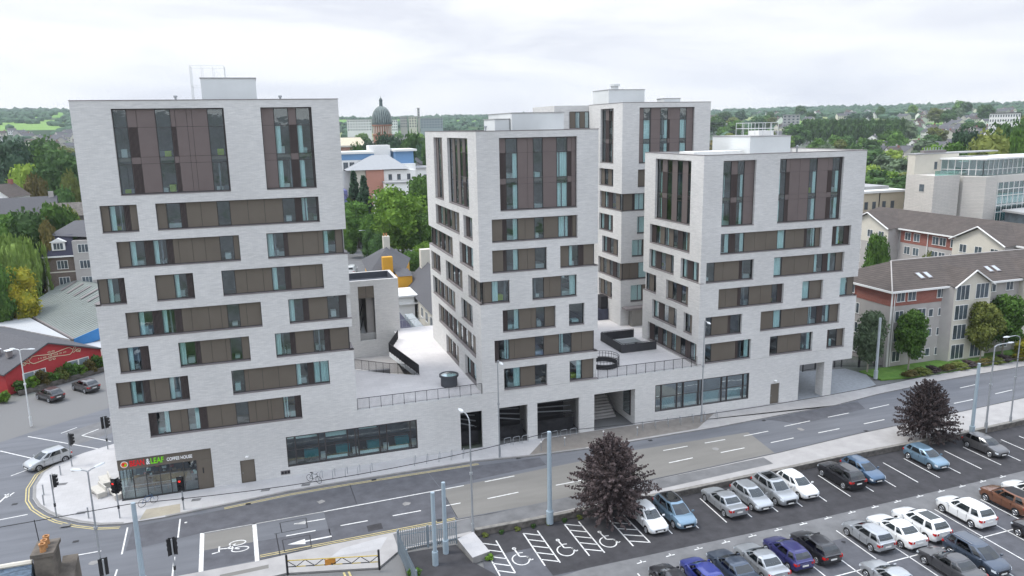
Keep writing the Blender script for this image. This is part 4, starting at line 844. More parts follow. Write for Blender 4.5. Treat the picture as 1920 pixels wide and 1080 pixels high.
mb = MB(); c = a+(b-a)*.47; mb.box(c.x-.38, c.x+.38, c.y-.03, c.y+.03, .75, 1.2, pm('orange_plate', (.50, .22, .04), .5, .15, 6)); mb.build('sign_plate', t)
mb = MB()
for dx in (0, .35): mb.poly([(3.6+dx, -18, .131), (3.75+dx, -18, .131), (4.5+dx, -24, .131), (4.3+dx, -24, .131)], YPAINT)
struct('yard_markings', mb)
# gate by the undercroft
def dfence(label, pts, h=2.0, cat='fence'):
    mb = MB()
    for a, b in zip(pts, pts[1:]):
        a, b = Vector((*a, 0)), Vector((*b, 0)); d = b-a; n = int(d.length/.14)
        for i in range(n+1):
            p = a+d*i/n; k = i % 14 == 0; r = .05 if k else .012; mb.box(p.x-r, p.x+r, p.y-r, p.y+r, .1, h if not k else h+.1, DARK)
        for z_ in (.25, h-.15): mb.tube((a.x, a.y, z_), (b.x, b.y, z_), .03, DARK, 5)
    tag(mb.build('metal_fence', org=(pts[0][0], pts[0][1], .1)), label, cat)
dfence('black metal gates and fence behind the grey driveway', [(64.7, 8.4), (67.6, 8.6), (70.6, 8.2), (72.6, 7.2)], 2.3, 'gate'); dfence('black metal fence panels by the gable end of the brown flats', [(72.6, 7.2), (75.6, 6.4)], 2.3)
# ------------------------------------------------------------ cars
TYRE = pm('tyre', (.02, .02, .02), .8, 0); RIM = pm('alloy_rim', (.42, .43, .45), .3, 0, metal=.8); BLKP = pm('black_plastic', (.02, .02, .022), .6, 0)
HEADL = pm('headlamp_glass', (.55, .6, .64), .12, .25, 30, coat=1); TAILL = pm('tail_lamp', (.45, .012, .01), .2, .1, 20, coat=1); PLATE = pm('number_plate', (.7, .7, .68), .5, 0); CHR = pm('chrome', (.6, .6, .62), .15, 0, metal=1)
def paint(name, c, metal=.35): return pm('car_paint_'+name, c, .28, .03, 2, metal=metal, coat=1., spec=.5)
CT = {  # L, W, H, belt, cowl x, roof front x, roof rear x, rear glass foot x, deck height at tail, hood height at nose
 'hatch': (4.05, 1.74, 1.48, .97, .235, .04, -.36, -.475, .95, .74), 'saloon': (4.65, 1.82, 1.45, .95, .215, .03, -.20, -.345, .99, .72), 'suv': (4.45, 1.86, 1.66, 1.06, .245, .07, -.37, -.475, 1.04, .88),
 'mpv': (4.5, 1.84, 1.64, 1.02, .30, .08, -.37, -.478, 1.0, .80), 'van': (4.9, 1.95, 1.95, 1.15, .33, .2, -.47, -.49, 1.1, .95)}
def car(kind, col, label, x, y, heading, sunroof=False, blackroof=False, z=0., group=None, rails=False, cname='car'):
    Ln, W, H, belt, cowl, rf, rr, rg, deck, nose = CT[kind]; hw = W/2
    t = thing(cname, label, 'van' if kind == 'van' else 'car', (x, y, z), R_(heading), group)
    def B(mb, n, par=t, sm=None): o = mb.build(n, par, local=True, smooth=sm); return o
    xs = [-.5, -.488, -.455, -.40, -.30, -.12, .06, cowl-.03, cowl+.02, .36, .43, .47, .49, .5]
    wd = [.80, .90, .965, .985, 1, 1, 1, 1, .995, .975, .935, .87, .78, .66]
    def top(f):
        if f < rg: return deck-.03*max(0, (-f-.47)/.03)
        if f <= cowl: return belt+(0 if f > -.2 else (deck-belt)*(-.2-f)/(-.2-rg))
        k = (f-cowl)/(.5-cowl); return belt-.0-(belt-nose)*k**1.35 - (.13*max(0, (f-.47)/.03))
    zb = lambda f: .22+.12*max(0, (abs(f)-.44)/.06)
    rings = []
    for f, k in zip(xs, wd):
        w_ = hw*k; a = zb(f); b = top(f); h = b-a
        half = [(w_*.86, a), (w_*.985, a+.1), (w_*1.0, a+h*.40), (w_*.985, a+h*.66), (w_*.965, b-.09), (w_*.90, b-.015), (w_*.55, b+.022)]
        rings.append([(f*Ln, -p, q) for p, q in half[::-1]][::1] + [(f*Ln, p, q) for p, q in half])
    n = len(rings[0]); mb = MB(); vs = [p for r in rings for p in r]
    fs = [(i*n+j, i*n+(j+1) % n, (i+1)*n+(j+1) % n, (i+1)*n+j) for i in range(len(rings)-1) for j in range(n)]
    fs += [tuple(range(n)), tuple(range((len(rings)-1)*n, len(rings)*n))[::-1]]
    mb.mesh(vs, fs, col)
    # greenhouse
    def outline(xr, xf, w_, z_, bow=.09): return [(xr*Ln, -w_*.86, z_), (xr*Ln-bow*.5, 0, z_+.0), (xr*Ln, w_*.86, z_), ((xr*.7+xf*.3)*Ln, w_, z_), ((xr*.25+xf*.75)*Ln, w_*.985, z_), (xf*Ln, w_*.80, z_), (xf*Ln+bow*1.3, 0, z_), (xf*Ln, -w_*.80, z_), ((xr*.25+xf*.75)*Ln, -w_*.985, z_), ((xr*.7+xf*.3)*Ln, -w_, z_)]
    o0 = outline(rg, cowl+.015, hw*.95, belt-.03); o1 = outline((rg*.55+rr*.45), cowl*.55+rf*.45, hw*.885, (belt+H)/2-.01); o2 = outline(rr, rf, hw*.78, H-.075); o3 = outline(rr+.015, rf-.03, hw*.68, H-.02); o4 = outline(rr+.06, rf-.09, hw*.4, H+.005)
    rfm = BLKP if blackroof else col; m0 = len(o0)
    OO = [o0, o1, o2, o3, o4]
    for a, b, mt in ((o0, o1, col), (o1, o2, col), (o2, o3, col), (o3, o4, rfm)):
        for j in range(m0): k = (j+1) % m0; mb.poly([a[j], a[k], b[k], b[j]], mt)
    mb.poly(o4, rfm)
    B(mb, 'body', sm=42)
    # glass panels
    def lerp(a, b, t_): return Vector(a)*(1-t_)+Vector(b)*t_
    def pane(mb, j, s0, s1, t0=.10, t1=.93, off=.012):
        k = (j+1) % m0
        def P(s, q):
            if q < .5: a = lerp(o0[j], o1[j], q*2); b = lerp(o0[k], o1[k], q*2)
            else: a = lerp(o1[j], o2[j], q*2-1); b = lerp(o1[k], o2[k], q*2-1)
            return lerp(a, b, s)
        pts = [P(s0, t0), P(s1, t0), P(s1, .5), P(s0, .5)]; pt2 = [P(s0, .5), P(s1, .5), P(s1, t1), P(s0, t1)]
        for q in (pts, pt2):
            nn = (q[1]-q[0]).cross(q[2]-q[1]).normalized(); c = sum(q, Vector())/4
            if nn.dot(c-Vector((0, 0, .9))) < 0: nn = -nn
            mb.poly([p+nn*off for p in q], CARGL)
    mb = MB(); pane(mb, 5, .08, 1.0); pane(mb, 6, 0, .92); B(mb, 'windscreen')
    mb = MB(); pane(mb, 0, .10, 1.0, .25); pane(mb, 1, 0, .90, .25); B(mb, 'rear_window')
    for js in ((2, 3, 4), (9, 8, 7)):
        mb = MB()
        for j in js:
            if kind == 'van' and j in (2, 3, 9, 8): continue
            a_, b_ = (.10, .94)
            if j in (4, 7): a_, b_ = (.06, .66) if j == 4 else (.34, .94)
            if j in (2, 9): a_, b_ = (.25, .93) if j == 2 else (.07, .75)
            pane(mb, j, a_, b_, .14, .92)
        if mb.f: B(mb, 'side_window')
    # panes are dark tinted glass over the closed body shell: no interior is built
    mb = MB(); wr = .33 if kind in ('suv', 'mpv', 'van') else .31; ax = (-.305, .305)
    for s in (-1, 1):
        for f in ax:
            p = [(f*Ln+(wr+.055)*math.cos(a), s*(hw+.004), wr+(wr+.055)*math.sin(a)) for a in np.linspace(-.35, math.pi+.35, 16)]; mb.poly(p, BLKP)
        mb.box(-.2*Ln, .2*Ln, s*(hw-.03), s*(hw+.006), .20, .27, BLKP)
        for f in (.17, -.02, -.2): mb.box(f*Ln-.006, f*Ln+.006, s*hw*.97, s*(hw+.003), .34, belt-.1, BLKP)
        for f in (-.01, -.19): mb.box(f*Ln-.09, f*Ln+.07, s*(hw-.02), s*(hw+.022), belt-.17, belt-.14, col)
    mb.box(.485*Ln, .503*Ln, -hw*.5, hw*.5, .40, nose-.19, BLKP); mb.box(-.502*Ln, -.48*Ln, -hw*.75, hw*.75, .30, .42, BLKP); B(mb, 'trim')
    for s in (-1, 1):
        for f in ax:
            mb = MB(); mb.tube((f*Ln, s*(hw-.19), wr), (f*Ln, s*(hw+.012), wr), wr, TYRE, 20); wh = B(mb, 'wheel', sm=40)
            mb = MB(); mb.tube((f*Ln, s*(hw-.02), wr), (f*Ln, s*(hw+.016), wr), wr*.66, BLKP, 18)
            for q in range(5):
                a = 2*math.pi*q/5+.3; c, s2 = math.cos(a), math.sin(a); mb.tube((f*Ln, s*(hw+.02), wr), (f*Ln+c*wr*.62, s*(hw+.02), wr+s2*wr*.62), .036, RIM, 5)
            for i in range(18):
                a, b = 2*math.pi*i/18, 2*math.pi*(i+1)/18; mb.tube((f*Ln+math.cos(a)*wr*.64, s*(hw+.018), wr+math.sin(a)*wr*.64), (f*Ln+math.cos(b)*wr*.64, s*(hw+.018), wr+math.sin(b)*wr*.64), .02, RIM, 4)
            B(mb, 'rim', wh)
        mb = MB(); q = nose
        P = [(.432*Ln, s*hw*.955, q-.02), (.478*Ln, s*hw*.85, q-.07), (.497*Ln, s*hw*.56, q-.12), (.503*Ln, s*hw*.56, q-.25), (.488*Ln, s*hw*.86, q-.23), (.438*Ln, s*hw*.97, q-.15)]
        c = Vector((.40*Ln, s*hw*.6, q-.14)); mb.mesh(P+[c], [(0, 1, 4, 5), (1, 2, 3, 4), (0, 1, 6), (1, 2, 6), (2, 3, 6), (3, 4, 6), (4, 5, 6), (5, 0, 6)], HEADL); B(mb, 'headlight')
        mb = MB(); z1 = deck-.02 if kind != 'suv' else deck; P = [(-.445*Ln, s*hw*.985, z1-.06), (-.49*Ln, s*hw*.93, z1-.05), (-.506*Ln, s*hw*.58, z1-.07), (-.506*Ln, s*hw*.60, z1-.22), (-.495*Ln, s*hw*.94, z1-.24), (-.455*Ln, s*hw*.99, z1-.2)]
        c = Vector((-.42*Ln, s*hw*.6, z1-.14)); mb.mesh(P+[c], [(0, 1, 4, 5), (1, 2, 3, 4), (0, 1, 6), (1, 2, 6), (2, 3, 6), (3, 4, 6), (4, 5, 6), (5, 0, 6)], TAILL); B(mb, 'tail_light')
        mb = MB(); mb.box((cowl-.055)*Ln, (cowl-.03)*Ln, s*(hw-.02), s*(hw+.17), belt+.0, belt+.12, col); B(mb, 'wing_mirror')
        if rails: mb = MB(); mb.tube((rf*Ln-.25, s*hw*.69, H+.02), (rr*Ln+.2, s*hw*.69, H+.02), .02, CHR, 6); B(mb, 'roof_rail')
    mb = MB(); mb.box(-.509*Ln, -.503*Ln, -.26, .26, deck-.36, deck-.25, PLATE); B(mb, 'number_plate')
    mb = MB(); mb.box(.502*Ln, .508*Ln, -.26, .26, .38, .48, PLATE); B(mb, 'number_plate')
    if sunroof: mb = MB(); mb.box((rr+.07)*Ln, (rf-.09)*Ln, -hw*.52, hw*.52, H-.02, H+.016, CARGL); B(mb, 'sunroof')
    return t
ps = paint('silver', (.42, .44, .46), .6); pw = paint('white', (.72, .73, .73), 0); pg = paint('graphite', (.10, .10, .105), .5); pk = paint('black', (.014, .014, .018), .2); pb = paint('light_blue', (.17, .27, .36), .5)
pb2 = paint('steel_blue', (.055, .11, .19), .5); pn = paint('navy', (.03, .03, .14), .4); pr = paint('royal_blue', (.03, .045, .26), .4); psl = paint('slate', (.055, .075, .11), .5); pd = paint('dark_grey', (.065, .065, .07), .5); po = paint('copper', (.20, .085, .045), .5)
D_, U_ = -90, 90      # nose to the aisle (towards the camera) / nose to the wall
GR = 'cars parked nose or tail to the low stone wall'
car('hatch', pw, 'small white hatchback parked under the edge of the dark purple tree', 27.75, -19.2, D_, group=GR); car('mpv', pb, 'light blue people carrier with a black glass roof next to the white hatchback', 30.2, -19.1, D_, sunroof=True, blackroof=True, group=GR, rails=True)
car('saloon', ps, 'silver saloon parked tail out, next to an empty bay in the wall row', 35.0, -18.85, U_, group=GR); car('hatch', ps, 'silver hatchback with its nose out in the wall row', 37.65, -18.95, D_, group=GR)
car('suv', ps, 'silver crossover with roof rails and dark glass roof in the wall row', 40.15, -18.7, D_, sunroof=True, rails=True, group=GR); car('hatch', pw, 'white hatchback beside the silver crossover with roof rails', 42.6, -18.55, D_, group=GR)
car('suv', pk, 'black crossover parked tail out beside a steel blue car', 47.5, -18.3, U_, group=GR); car('hatch', pb2, 'steel blue hatchback beside the black crossover', 50.0, -18.2, D_, group=GR)
car('hatch', pb, 'light blue hatchback alone in front of the far purple tree', 57.5, -18.0, D_, group=GR); car('hatch', pg, 'dark grey hatchback at the right end of the wall row, by two lamp posts', 64.9, -17.9, D_, group=GR)
G2 = 'cars parked in the second row of the car park'
car('hatch', pk, 'black car cut off by the bottom edge, leftmost of the second row', 25.0, -27.7, U_, group=G2); car('hatch', pr, 'royal blue hatchback at the bottom edge between a black and a slate car', 27.5, -27.7, U_, group=G2)
car('saloon', psl, 'dark slate saloon between the royal blue and silver cars', 29.95, -27.7, U_, group=G2); car('saloon', ps, 'silver saloon between the slate and navy cars', 32.35, -27.6, U_, group=G2)
car('hatch', pn, 'navy purple hatchback with red tail lamps beside the black hatchback', 34.85, -27.3, U_, group=G2); car('hatch', pk, 'black hatchback beside an empty bay in the second row', 37.3, -27.3, U_, group=G2)
car('hatch', ps, 'silver hatchback left of the white saloon in the second row', 42.2, -27.3, U_, group=G2); car('saloon', pw, 'white saloon in the second row', 44.7, -27.5, U_, group=G2); car('suv', pw, 'white crossover with a black sunroof in the second row', 47.2, -27.4, U_, sunroof=True, group=G2)
car('suv', pw, 'large white sport utility car with an empty bay on its left', 52.1, -27.1, U_, group=G2); car('suv', po, 'copper brown car with a dark roof at the right edge', 57.0, -26.9, U_, blackroof=True, group=G2)
G3 = 'cars parked in the nearest row of the car park'
car('saloon', ps, 'silver saloon at the bottom edge of the nearest row', 39.4, -32.6, U_, group=G3); car('saloon', pd, 'dark grey saloon with its tail out beside the dark estate', 44.6, -32.6, U_, group=G3)
car('mpv', psl, 'dark estate with its nose towards the bottom edge', 47.3, -32.3, D_, group=G3, rails=True); car('suv', pk, 'black car cut off by the right edge of the nearest row', 54.4, -32.0, U_, group=G3)
car('suv', pw, 'white car roof showing behind the copper brown car at the right edge', 59.6, -26.8, U_, group=G2)
car('hatch', ps, 'bright silver hatchback turning in the side road at the left', -21.7, 11.3, 218)
car('hatch', pd, 'dark grey hatchback parked by the shrub bed, nearest the lamp', -26.2, 33.0, 130, z=.02); car('hatch', pg, 'dark grey hatchback parked by the shrub bed, farther from the lamp', -22.7, 35.2, 130, z=.02)
car('van', pw, 'white van driving away on the street between the left and middle towers', 18.6, 103, 75, cname='van')
car('hatch', pd, 'dark car parked on the street edge between the towers, beyond the van', 28.8, 150, 80)
car('hatch', psl, 'slate car parked on the tree side of the street between the towers', 27.6, 140, 80)
car('mpv', pw, 'white people carrier parked beyond the warehouse by the willow', -41, 84, 10)
# ------------------------------------------------------------ surrounding buildings
SLATE = pm('slate_roof', (.085, .085, .092), .8, .14, 3, (1, 1, 5), bump=.3); SLATEP = pm('purple_slate', (.055, .055, .085), .7, .14, 3, (1, 1, 5), bump=.3)
def tilemat(name, c, ax=1):
    m = bpy.data.materials.new(name); m.use_nodes = True; t = m.node_tree; b = t.nodes['Principled BSDF']; b.inputs['Roughness'].default_value = .85
    tc = N(t, 'ShaderNodeTexCoord'); sx = N(t, 'ShaderNodeSeparateXYZ'); L(t, tc.outputs['Object'], sx.inputs[0])
    cx = N(t, 'ShaderNodeCombineXYZ'); ad = N(t, 'ShaderNodeMath', operation='ADD'); L(t, sx.outputs[0], ad.inputs[0]); L(t, sx.outputs[1], ad.inputs[1]); L(t, ad.outputs[0], cx.inputs[0]); L(t, sx.outputs[2], cx.inputs[1])
    bk = N(t, 'ShaderNodeTexBrick'); bk.inputs['Scale'].default_value = 1; bk.inputs['Brick Width'].default_value = .5; bk.inputs['Row Height'].default_value = .19; bk.inputs['Mortar Size'].default_value = .022; bk.inputs['Mortar Smooth'].default_value = .3
    bk.inputs['Color1'].default_value = tuple(c)+(1,); bk.inputs['Color2'].default_value = tuple(x*.8 for x in c)+(1,); bk.inputs['Mortar'].default_value = tuple(x*.42 for x in c)+(1,); L(t, cx.outputs[0], bk.inputs['Vector'])
    no = N(t, 'ShaderNodeTexNoise'); no.inputs['Scale'].default_value = .8; no.inputs['Detail'].default_value = 6; L(t, tc.outputs['Object'], no.inputs[0])
    mr = N(t, 'ShaderNodeMapRange'); mr.inputs['To Min'].default_value = .65; mr.inputs['To Max'].default_value = 1.35; L(t, no.outputs['Fac'], mr.inputs['Value'])
    vm = N(t, 'ShaderNodeVectorMath', operation='SCALE'); L(t, bk.outputs['Color'], vm.inputs[0]); L(t, mr.outputs[0], vm.inputs['Scale']); L(t, vm.outputs[0], b.inputs['Base Color'])
    return m
TILE = tilemat('brown_roof_tiles', (.088, .071, .062)); REND = pm('grey_render', (.38, .36, .345), .9, .07, .8); RENDL = pm('cream_wall', (.56, .53, .46), .9, .05, .8)
REDB = brickmat('red_brick', (.30, .095, .07), (.25, .08, .06), (.25, .2, .18)); WFR = pm('white_window_frame', (.72, .72, .70), .5, 0); DGL = pm('dark_pane', (.07, .09, .105), .08, .6, .5, spec=.8, contrast=.8)
REDW = pm('red_render', (.42, .045, .05), .8, .06, 1); BROWNB = brickmat('brown_brick', (.16, .12, .10), (.12, .09, .075), (.2, .18, .16))
def wwin(par, T, u, v, w_, h, nm=2, mat=None, cur=False, name='window'):
    """white framed window standing 3 cm proud of the wall with glazing bars and sill"""
    mat = mat or WFR; mb = MB(); f = .07
    fbox(mb, T, u-f, u+w_+f, .0, .03, v+h, v+h+f, mat); fbox(mb, T, u-f*1.6, u+w_+f*1.6, .0, .09, v-f, v, mat)
    fbox(mb, T, u-f, u, .0, .03, v, v+h, mat); fbox(mb, T, u+w_, u+w_+f, .0, .03, v, v+h, mat)
    for i in range(1, nm): c = u+w_*i/nm; fbox(mb, T, c-.03, c+.03, .001, .035, v, v+h, mat)
    o = mb.build(name, par); mb = MB(); fbox(mb, T, u, u+w_, .0, .015, v, v+h, DGL); mb.build('pane', o)
    return o
FRT = lambda y0: (lambda u, d, v: (u, y0-d, v))
LFT = lambda x0: (lambda u, d, v: (x0-d, u, v))
def seg3(p, q): return ((p[0]+q[0])/2, (p[1]+q[1])/2, (p[2]+q[2])/2)
# brown-tiled flats nearest the road
t = thing('flats_building', 'four storey grey brick flats with red brick top band and hipped roof beside the lawn', 'flats', (95, 12, 0))
mb = MB(); mb.box(75.8, 112, 6, 17, 0, 10.2, REND); mb.box(75.75, 75.799, 5.96, 17, 8.2, 10.2, REDB); mb.box(75.76, 84.7, 5.955, 5.999, 8.2, 10.15, REDB)
mb.box(84.9, 91.2, 4.9, 5.999, 0, 10.2, RENDL); mb.box(97.5, 103.5, 4.9, 5.999, 0, 10.2, RENDL); mb.prism([(84.0, 5.999), (84.9, 4.9), (84.9, 5.999)], 0, 10.2, REND)
for a in (84.9, 97.5): mb.mesh([(a, 4.9, 10.2), (a+6.3, 4.9, 10.2), (a+3.15, 4.9, 12.1), (a, 5.6, 10.2), (a+6.3, 5.6, 10.2), (a+3.15, 5.6, 12.1)], [(0, 1, 2), (3, 5, 4), (0, 2, 5, 3), (1, 4, 5, 2)], RENDL)
mb.box(75.7, 75.9, 5.9, 6.0, 0, 10.2, WFR); mb.build('wall', t)
mb = MB(); E = 10.22; ex0, ex1, ey0, ey1 = 75.3, 112.5, 5.5, 17.5; rz, ry = 12.9, 11.5
mb.mesh([(ex0, ey0, E), (ex1, ey0, E), (ex1, ey1, E), (ex0, ey1, E), (80.6, ry, rz), (107, ry, rz)], [(0, 1, 5, 4), (1, 2, 5), (2, 3, 4, 5), (3, 0, 4), (3, 2, 1, 0)], TILE)
for a in (84.6, 97.2):
    c = a+3.3; mb.mesh([(a, 4.5, 10.2), (c, 4.5, 12.25), (a+6.6, 4.5, 10.2), (c, 10.0, 12.25), (a, 6.2, 10.5), (a+6.6, 6.2, 10.5)], [(0, 1, 3, 4), (1, 2, 5, 3)], TILE)
mb.build('roof', t)
mb = MB(); mb.box(ex0-.08, ex1, ey0-.12, ey0, E-.2, E+.05, WFR); mb.box(ex0-.12, ex0, ey0-.1, ey1, E-.2, E+.05, WFR)
for a in (84.6, 97.2):
    mb.tube((a-.1, 4.45, 10.15), (a+3.3, 4.45, 12.25), .1, WFR, 6); mb.tube((a+6.7, 4.45, 10.15), (a+3.3, 4.45, 12.25), .1, WFR, 6)
mb.tube((76.2, 5.9, .2), (76.2, 5.9, 10.1), .07, WFR, 6); mb.tube((ex0, ey0, E), (80.6, ry, rz+.03), .09, REND, 6); mb.tube((80.6, ry, rz+.03), (107, ry, rz+.03), .09, REND, 6)
mb.build('gutter', t)
for k in range(4):
    z = [.75, 3.45, 6.1, 8.75][k]; h = 1.35 if k < 3 else 1.2
    for u in (76.6, 78.4 if k == 3 else 80.3, 92.1, 95.2): wwin(t, FRT(6 if k < 3 or u > 85 else 5.955), u, z, 1.2, h)
    if k < 3: wwin(t, FRT(6), 83.7, z+.2, .65, .95, 1); wwin(t, FRT(6), 82.1, z+.2, .65, .95, 1)
    else: wwin(t, FRT(5.955), 83.2, z, 1.2, h)
    for a in (85.3, 88.6, 97.9, 101): wwin(t, FRT(4.9), a, z-.35, 2.1, 1.9, 3)
    if k == 3: wwin(t, LFT(75.75), 12.5, z, 1.2, h)
    else: wwin(t, LFT(75.8), 11.5, z, 1.0, h)
for x in (81.7, 83.0, 93.6, 94.9): 
    mb = MB(); z0 = 11.05; yb = 7.35; mb.mesh([(x, yb, z0), (x+.75, yb, z0), (x+.75, yb+1.2, z0+.56), (x, yb+1.2, z0+.56), (x, yb-.05, z0+.12), (x+.75, yb-.05, z0+.12), (x+.75, yb+1.15, z0+.68), (x, yb+1.15, z0+.68)], [(4, 5, 6, 7), (0, 1, 5, 4), (1, 2, 6, 5), (2, 3, 7, 6), (3, 0, 4, 7)], SILLM); o = mb.build('roof_window', t)
    mb = MB(); mb.poly([(x+.1, yb+.08, z0+.195), (x+.65, yb+.08, z0+.195), (x+.65, yb+1.05, z0+.65), (x+.1, yb+1.05, z0+.65)], pm('skylight_pane', (.42, .46, .5), .1, .1)); mb.build('pane', o)
# flats behind, long side facing left
t = thing('flats_building', 'cream gabled flats with a long brown tiled roof behind the nearest flats', 'flats', (122, 40, 0))
mb = MB(); mb.box(117.6, 128, 18, 62, 0, 11, REND); mb.box(117.57, 117.599, 34, 47, 8.4, 10.9, REDB)
for a, b in ((22.8, 32.8), (47.5, 58)):
    mb.box(115, 117.56, a, b, 0, 11, REND); mb.box(114.97, 114.999, a, b, 8.0, 11, RENDL); c = (a+b)/2; mb.mesh([(114.97, a, 11), (114.97, b, 11), (114.97, c, 13.5), (117.6, a, 11), (117.6, b, 11), (117.6, c, 13.5)], [(0, 1, 2), (3, 5, 4), (0, 2, 5, 3), (1, 4, 5, 2)], RENDL)
mb.build('wall', t); mb = MB(); mb.mesh([(117, 17.5, 11.05), (117, 62.5, 11.05), (128.5, 62.5, 11.05), (128.5, 17.5, 11.05), (122.5, 22, 14), (122.5, 58, 14)], [(0, 1, 5, 4), (1, 2, 5), (2, 3, 4, 5), (3, 0, 4), (3, 2, 1, 0)], TILE)
for a, b in ((22.4, 33.2), (47.1, 58.4)): c = (a+b)/2; mb.mesh([(114.5, a, 11.0), (114.5, c, 13.7), (114.5, b, 11.0), (121.9, c, 13.75), (117.2, a, 11.2), (117.2, b, 11.2)], [(0, 1, 3, 4), (1, 2, 5, 3)], TILE)
mb.build('roof', t); mb = MB(); mb.box(116.85, 117, 17.5, 62.5, 10.85, 11.1, WFR)
for a, b in ((22.4, 33.2), (47.1, 58.4)): c = (a+b)/2; mb.tube((114.45, a, 11), (114.45, c, 13.72), .12, WFR, 6); mb.tube((114.45, b, 11), (114.45, c, 13.72), .12, WFR, 6)
mb.tube((117.45, 40.5, 0), (117.45, 40.5, 11), .08, WFR, 6); mb.build('gutter', t)
for k in range(4):
    z = [.9, 3.6, 6.3, 9.0][k]
    for y in (34.2, 36.6, 38.2, 42.5, 44.6): wwin(t, LFT(117.57 if k == 3 else 117.6), y, z, 1.3, 1.4)
    for y in (24, 27, 30, 48.6, 51.5, 54.5): wwin(t, LFT(114.97 if k == 3 else 115), y, z, 1.3, 1.3)
# modern office block
MS = pm('pale_stone_cladding', (.52, .50, .46), .8, .05, .4); MB_ = brickmat('pale_cladding_blocks', (.56, .53, .49), (.52, .50, .46), (.42, .4, .38), 4); GT = glassmat('green_glass', (.62, .86, .83), .30)
t = thing('office_building', 'modern pale stone office block with a green glass top storey, behind the brown roofed flats', 'office block', (150, 60, 0))
mb = MB(); mb.box(134, 140.9, 55.8, 63.2, 0, 20, MB_); mb.prism([(141.7, 55.6), (144.5, 52.6), (148.6, 53.3), (148.6, 63), (141.7, 63)], 0, 19.6, MB_); mb.prism([(148.61, 53.3), (190, 60), (190, 66), (148.61, 63)], 18.2, 19.6, MS); mb.box(134.02, 146, 61.2, 63.18, 20, 24.2, RENDL); mb.box(146.5, 190, 66.5, 68, 0, 22, MS)
mb.build('wall', t); UP = [(141.2, 61.19), (145.3, 54.3), (190, 62)]; mb = MB(); mb.prism([(140.7, 61.19), (145.0, 53.5), (191, 61.4), (191, 66), (141, 66)], 23.0, 23.35, WFR); mb.prism([(133.9, 61.1), (146.1, 61.1), (160, 63.5), (160, 66), (133.9, 63.4)], 24.2, 24.45, ROOFM); mb.prism([(141.7, 61), (145, 54.9), (189, 62.4), (189, 66), (141.7, 63)], 19.62, 19.74, ROOFM); mb.prism([(146.5, 40.5), (190, 46), (190, 57), (149, 52)], 12.2, 12.6, ROOFM); mb.build('roof', t)
def gpanel(mb, a, b, z0, z1, th, m_, off=0.):
    a = Vector((*a, 0)); b = Vector((*b, 0)); d = (b-a).normalized(); n = Vector((d.y, -d.x, 0)); p = [a+n*off, b+n*off, b+n*(off-th), a+n*(off-th)]; mb.prism([(v.x, v.y) for v in p], z0, z1, m_)
mb = MB()
for a, b in zip(UP, UP[1:]): gpanel(mb, a, b, 19.75, 23.0, .05, GT)
gpanel(mb, (148.7, 53.3), (190, 60), 5, 18.2, .05, GT, -.2); mb.box(134.3, 140.8, 56.0, 56.05, 20.01, 21.0, GT); mb.box(140.95, 141.65, 56.6, 56.65, 0, 19.6, GT); o = mb.build('curtain_wall', t)
mb = MB()
def posts(a, b, z0, z1, n, w_=.1):
    a = Vector((*a, 0)); b = Vector((*b, 0))
    for i in range(n+1): p = a+(b-a)*i/n; mb.box(p.x-w_/2, p.x+w_/2, p.y-.12, p.y-.02, z0, z1, WFR)
posts(UP[0], UP[1], 19.75, 23, 6); posts(UP[1], UP[2], 19.75, 23, 26); posts((148.7, 53.3), (190, 60), 5, 18.2, 22)
for z in (20.9,): gpanel(mb, UP[0], UP[1], z, z+.09, .08, WFR, .1); gpanel(mb, UP[1], UP[2], z, z+.09, .08, WFR, .1)
for z in (6.2, 8.3, 9.8, 11.8, 13.3, 15.3, 16.7): gpanel(mb, (148.7, 53.3), (190, 60), z, z+.14, .1, WFR, .05); mb.box(140.95, 141.65, 56.5, 56.58, z, z+.15, WFR)
mb.build('mullions', o)
mb = MB(); gpanel(mb, (145.5, 57.3), (190, 64.5), 19.76, 22.98, .2, ROOM); gpanel(mb, (149, 56.0), (190, 62.6), 5, 18.2, .2, ROOM)
for z in (6.4, 10, 13.6): gpanel(mb, (148.8, 54.0), (190, 60.7), z, z+2.1, .2, pm('added_blue_backing', (.40, .58, .66), .8, .1))  # pale blue panels added behind the glass to lighten the glazing
for i in range(14): mb.box(146+i*2.3, 146.7+i*2.3, 55.9+i*.38, 56.6+i*.38, 19.8, 22.2, DARK if i % 3 else ROOM)
mb.build('interior', t)
mb = MB(); mb.prism([(147, 41), (190, 46.4), (190, 56), (149.5, 51.6)], 0, 12.19, DGL)
for i in range(8): mb.box(147.2+i*4.4, 147.7+i*4.4, 40.7+i*.55, 40.98+i*.55, 6, 12.19, WFR)
gpanel(mb, (146.6, 40.6), (190, 46), 11.4, 12.1, .3, WFR, .1); mb.build('entrance_canopy', t)
mb = MB(); mb.box(137, 143, 61.8, 63, 24.46, 25.0, SILLM)
for i in range(7): mb.tube((137.5+i*.8, 62.4, 25.0), (137.5+i*.8, 62.4, 25.6), .1, STEEL, 6)
for i in range(4): mb.box(151+i*1.4, 152+i*1.4, 45, 46, 12.61, 13.3, WFR)
mb.build('roof_unit', t)
wwin(t, FRT(61.2), 139.4, 21.0, .7, 1.5, 1, SILLM); wwin(t, LFT(134), 58.2, 16.6, 1.3, 1.5, 1, MS)
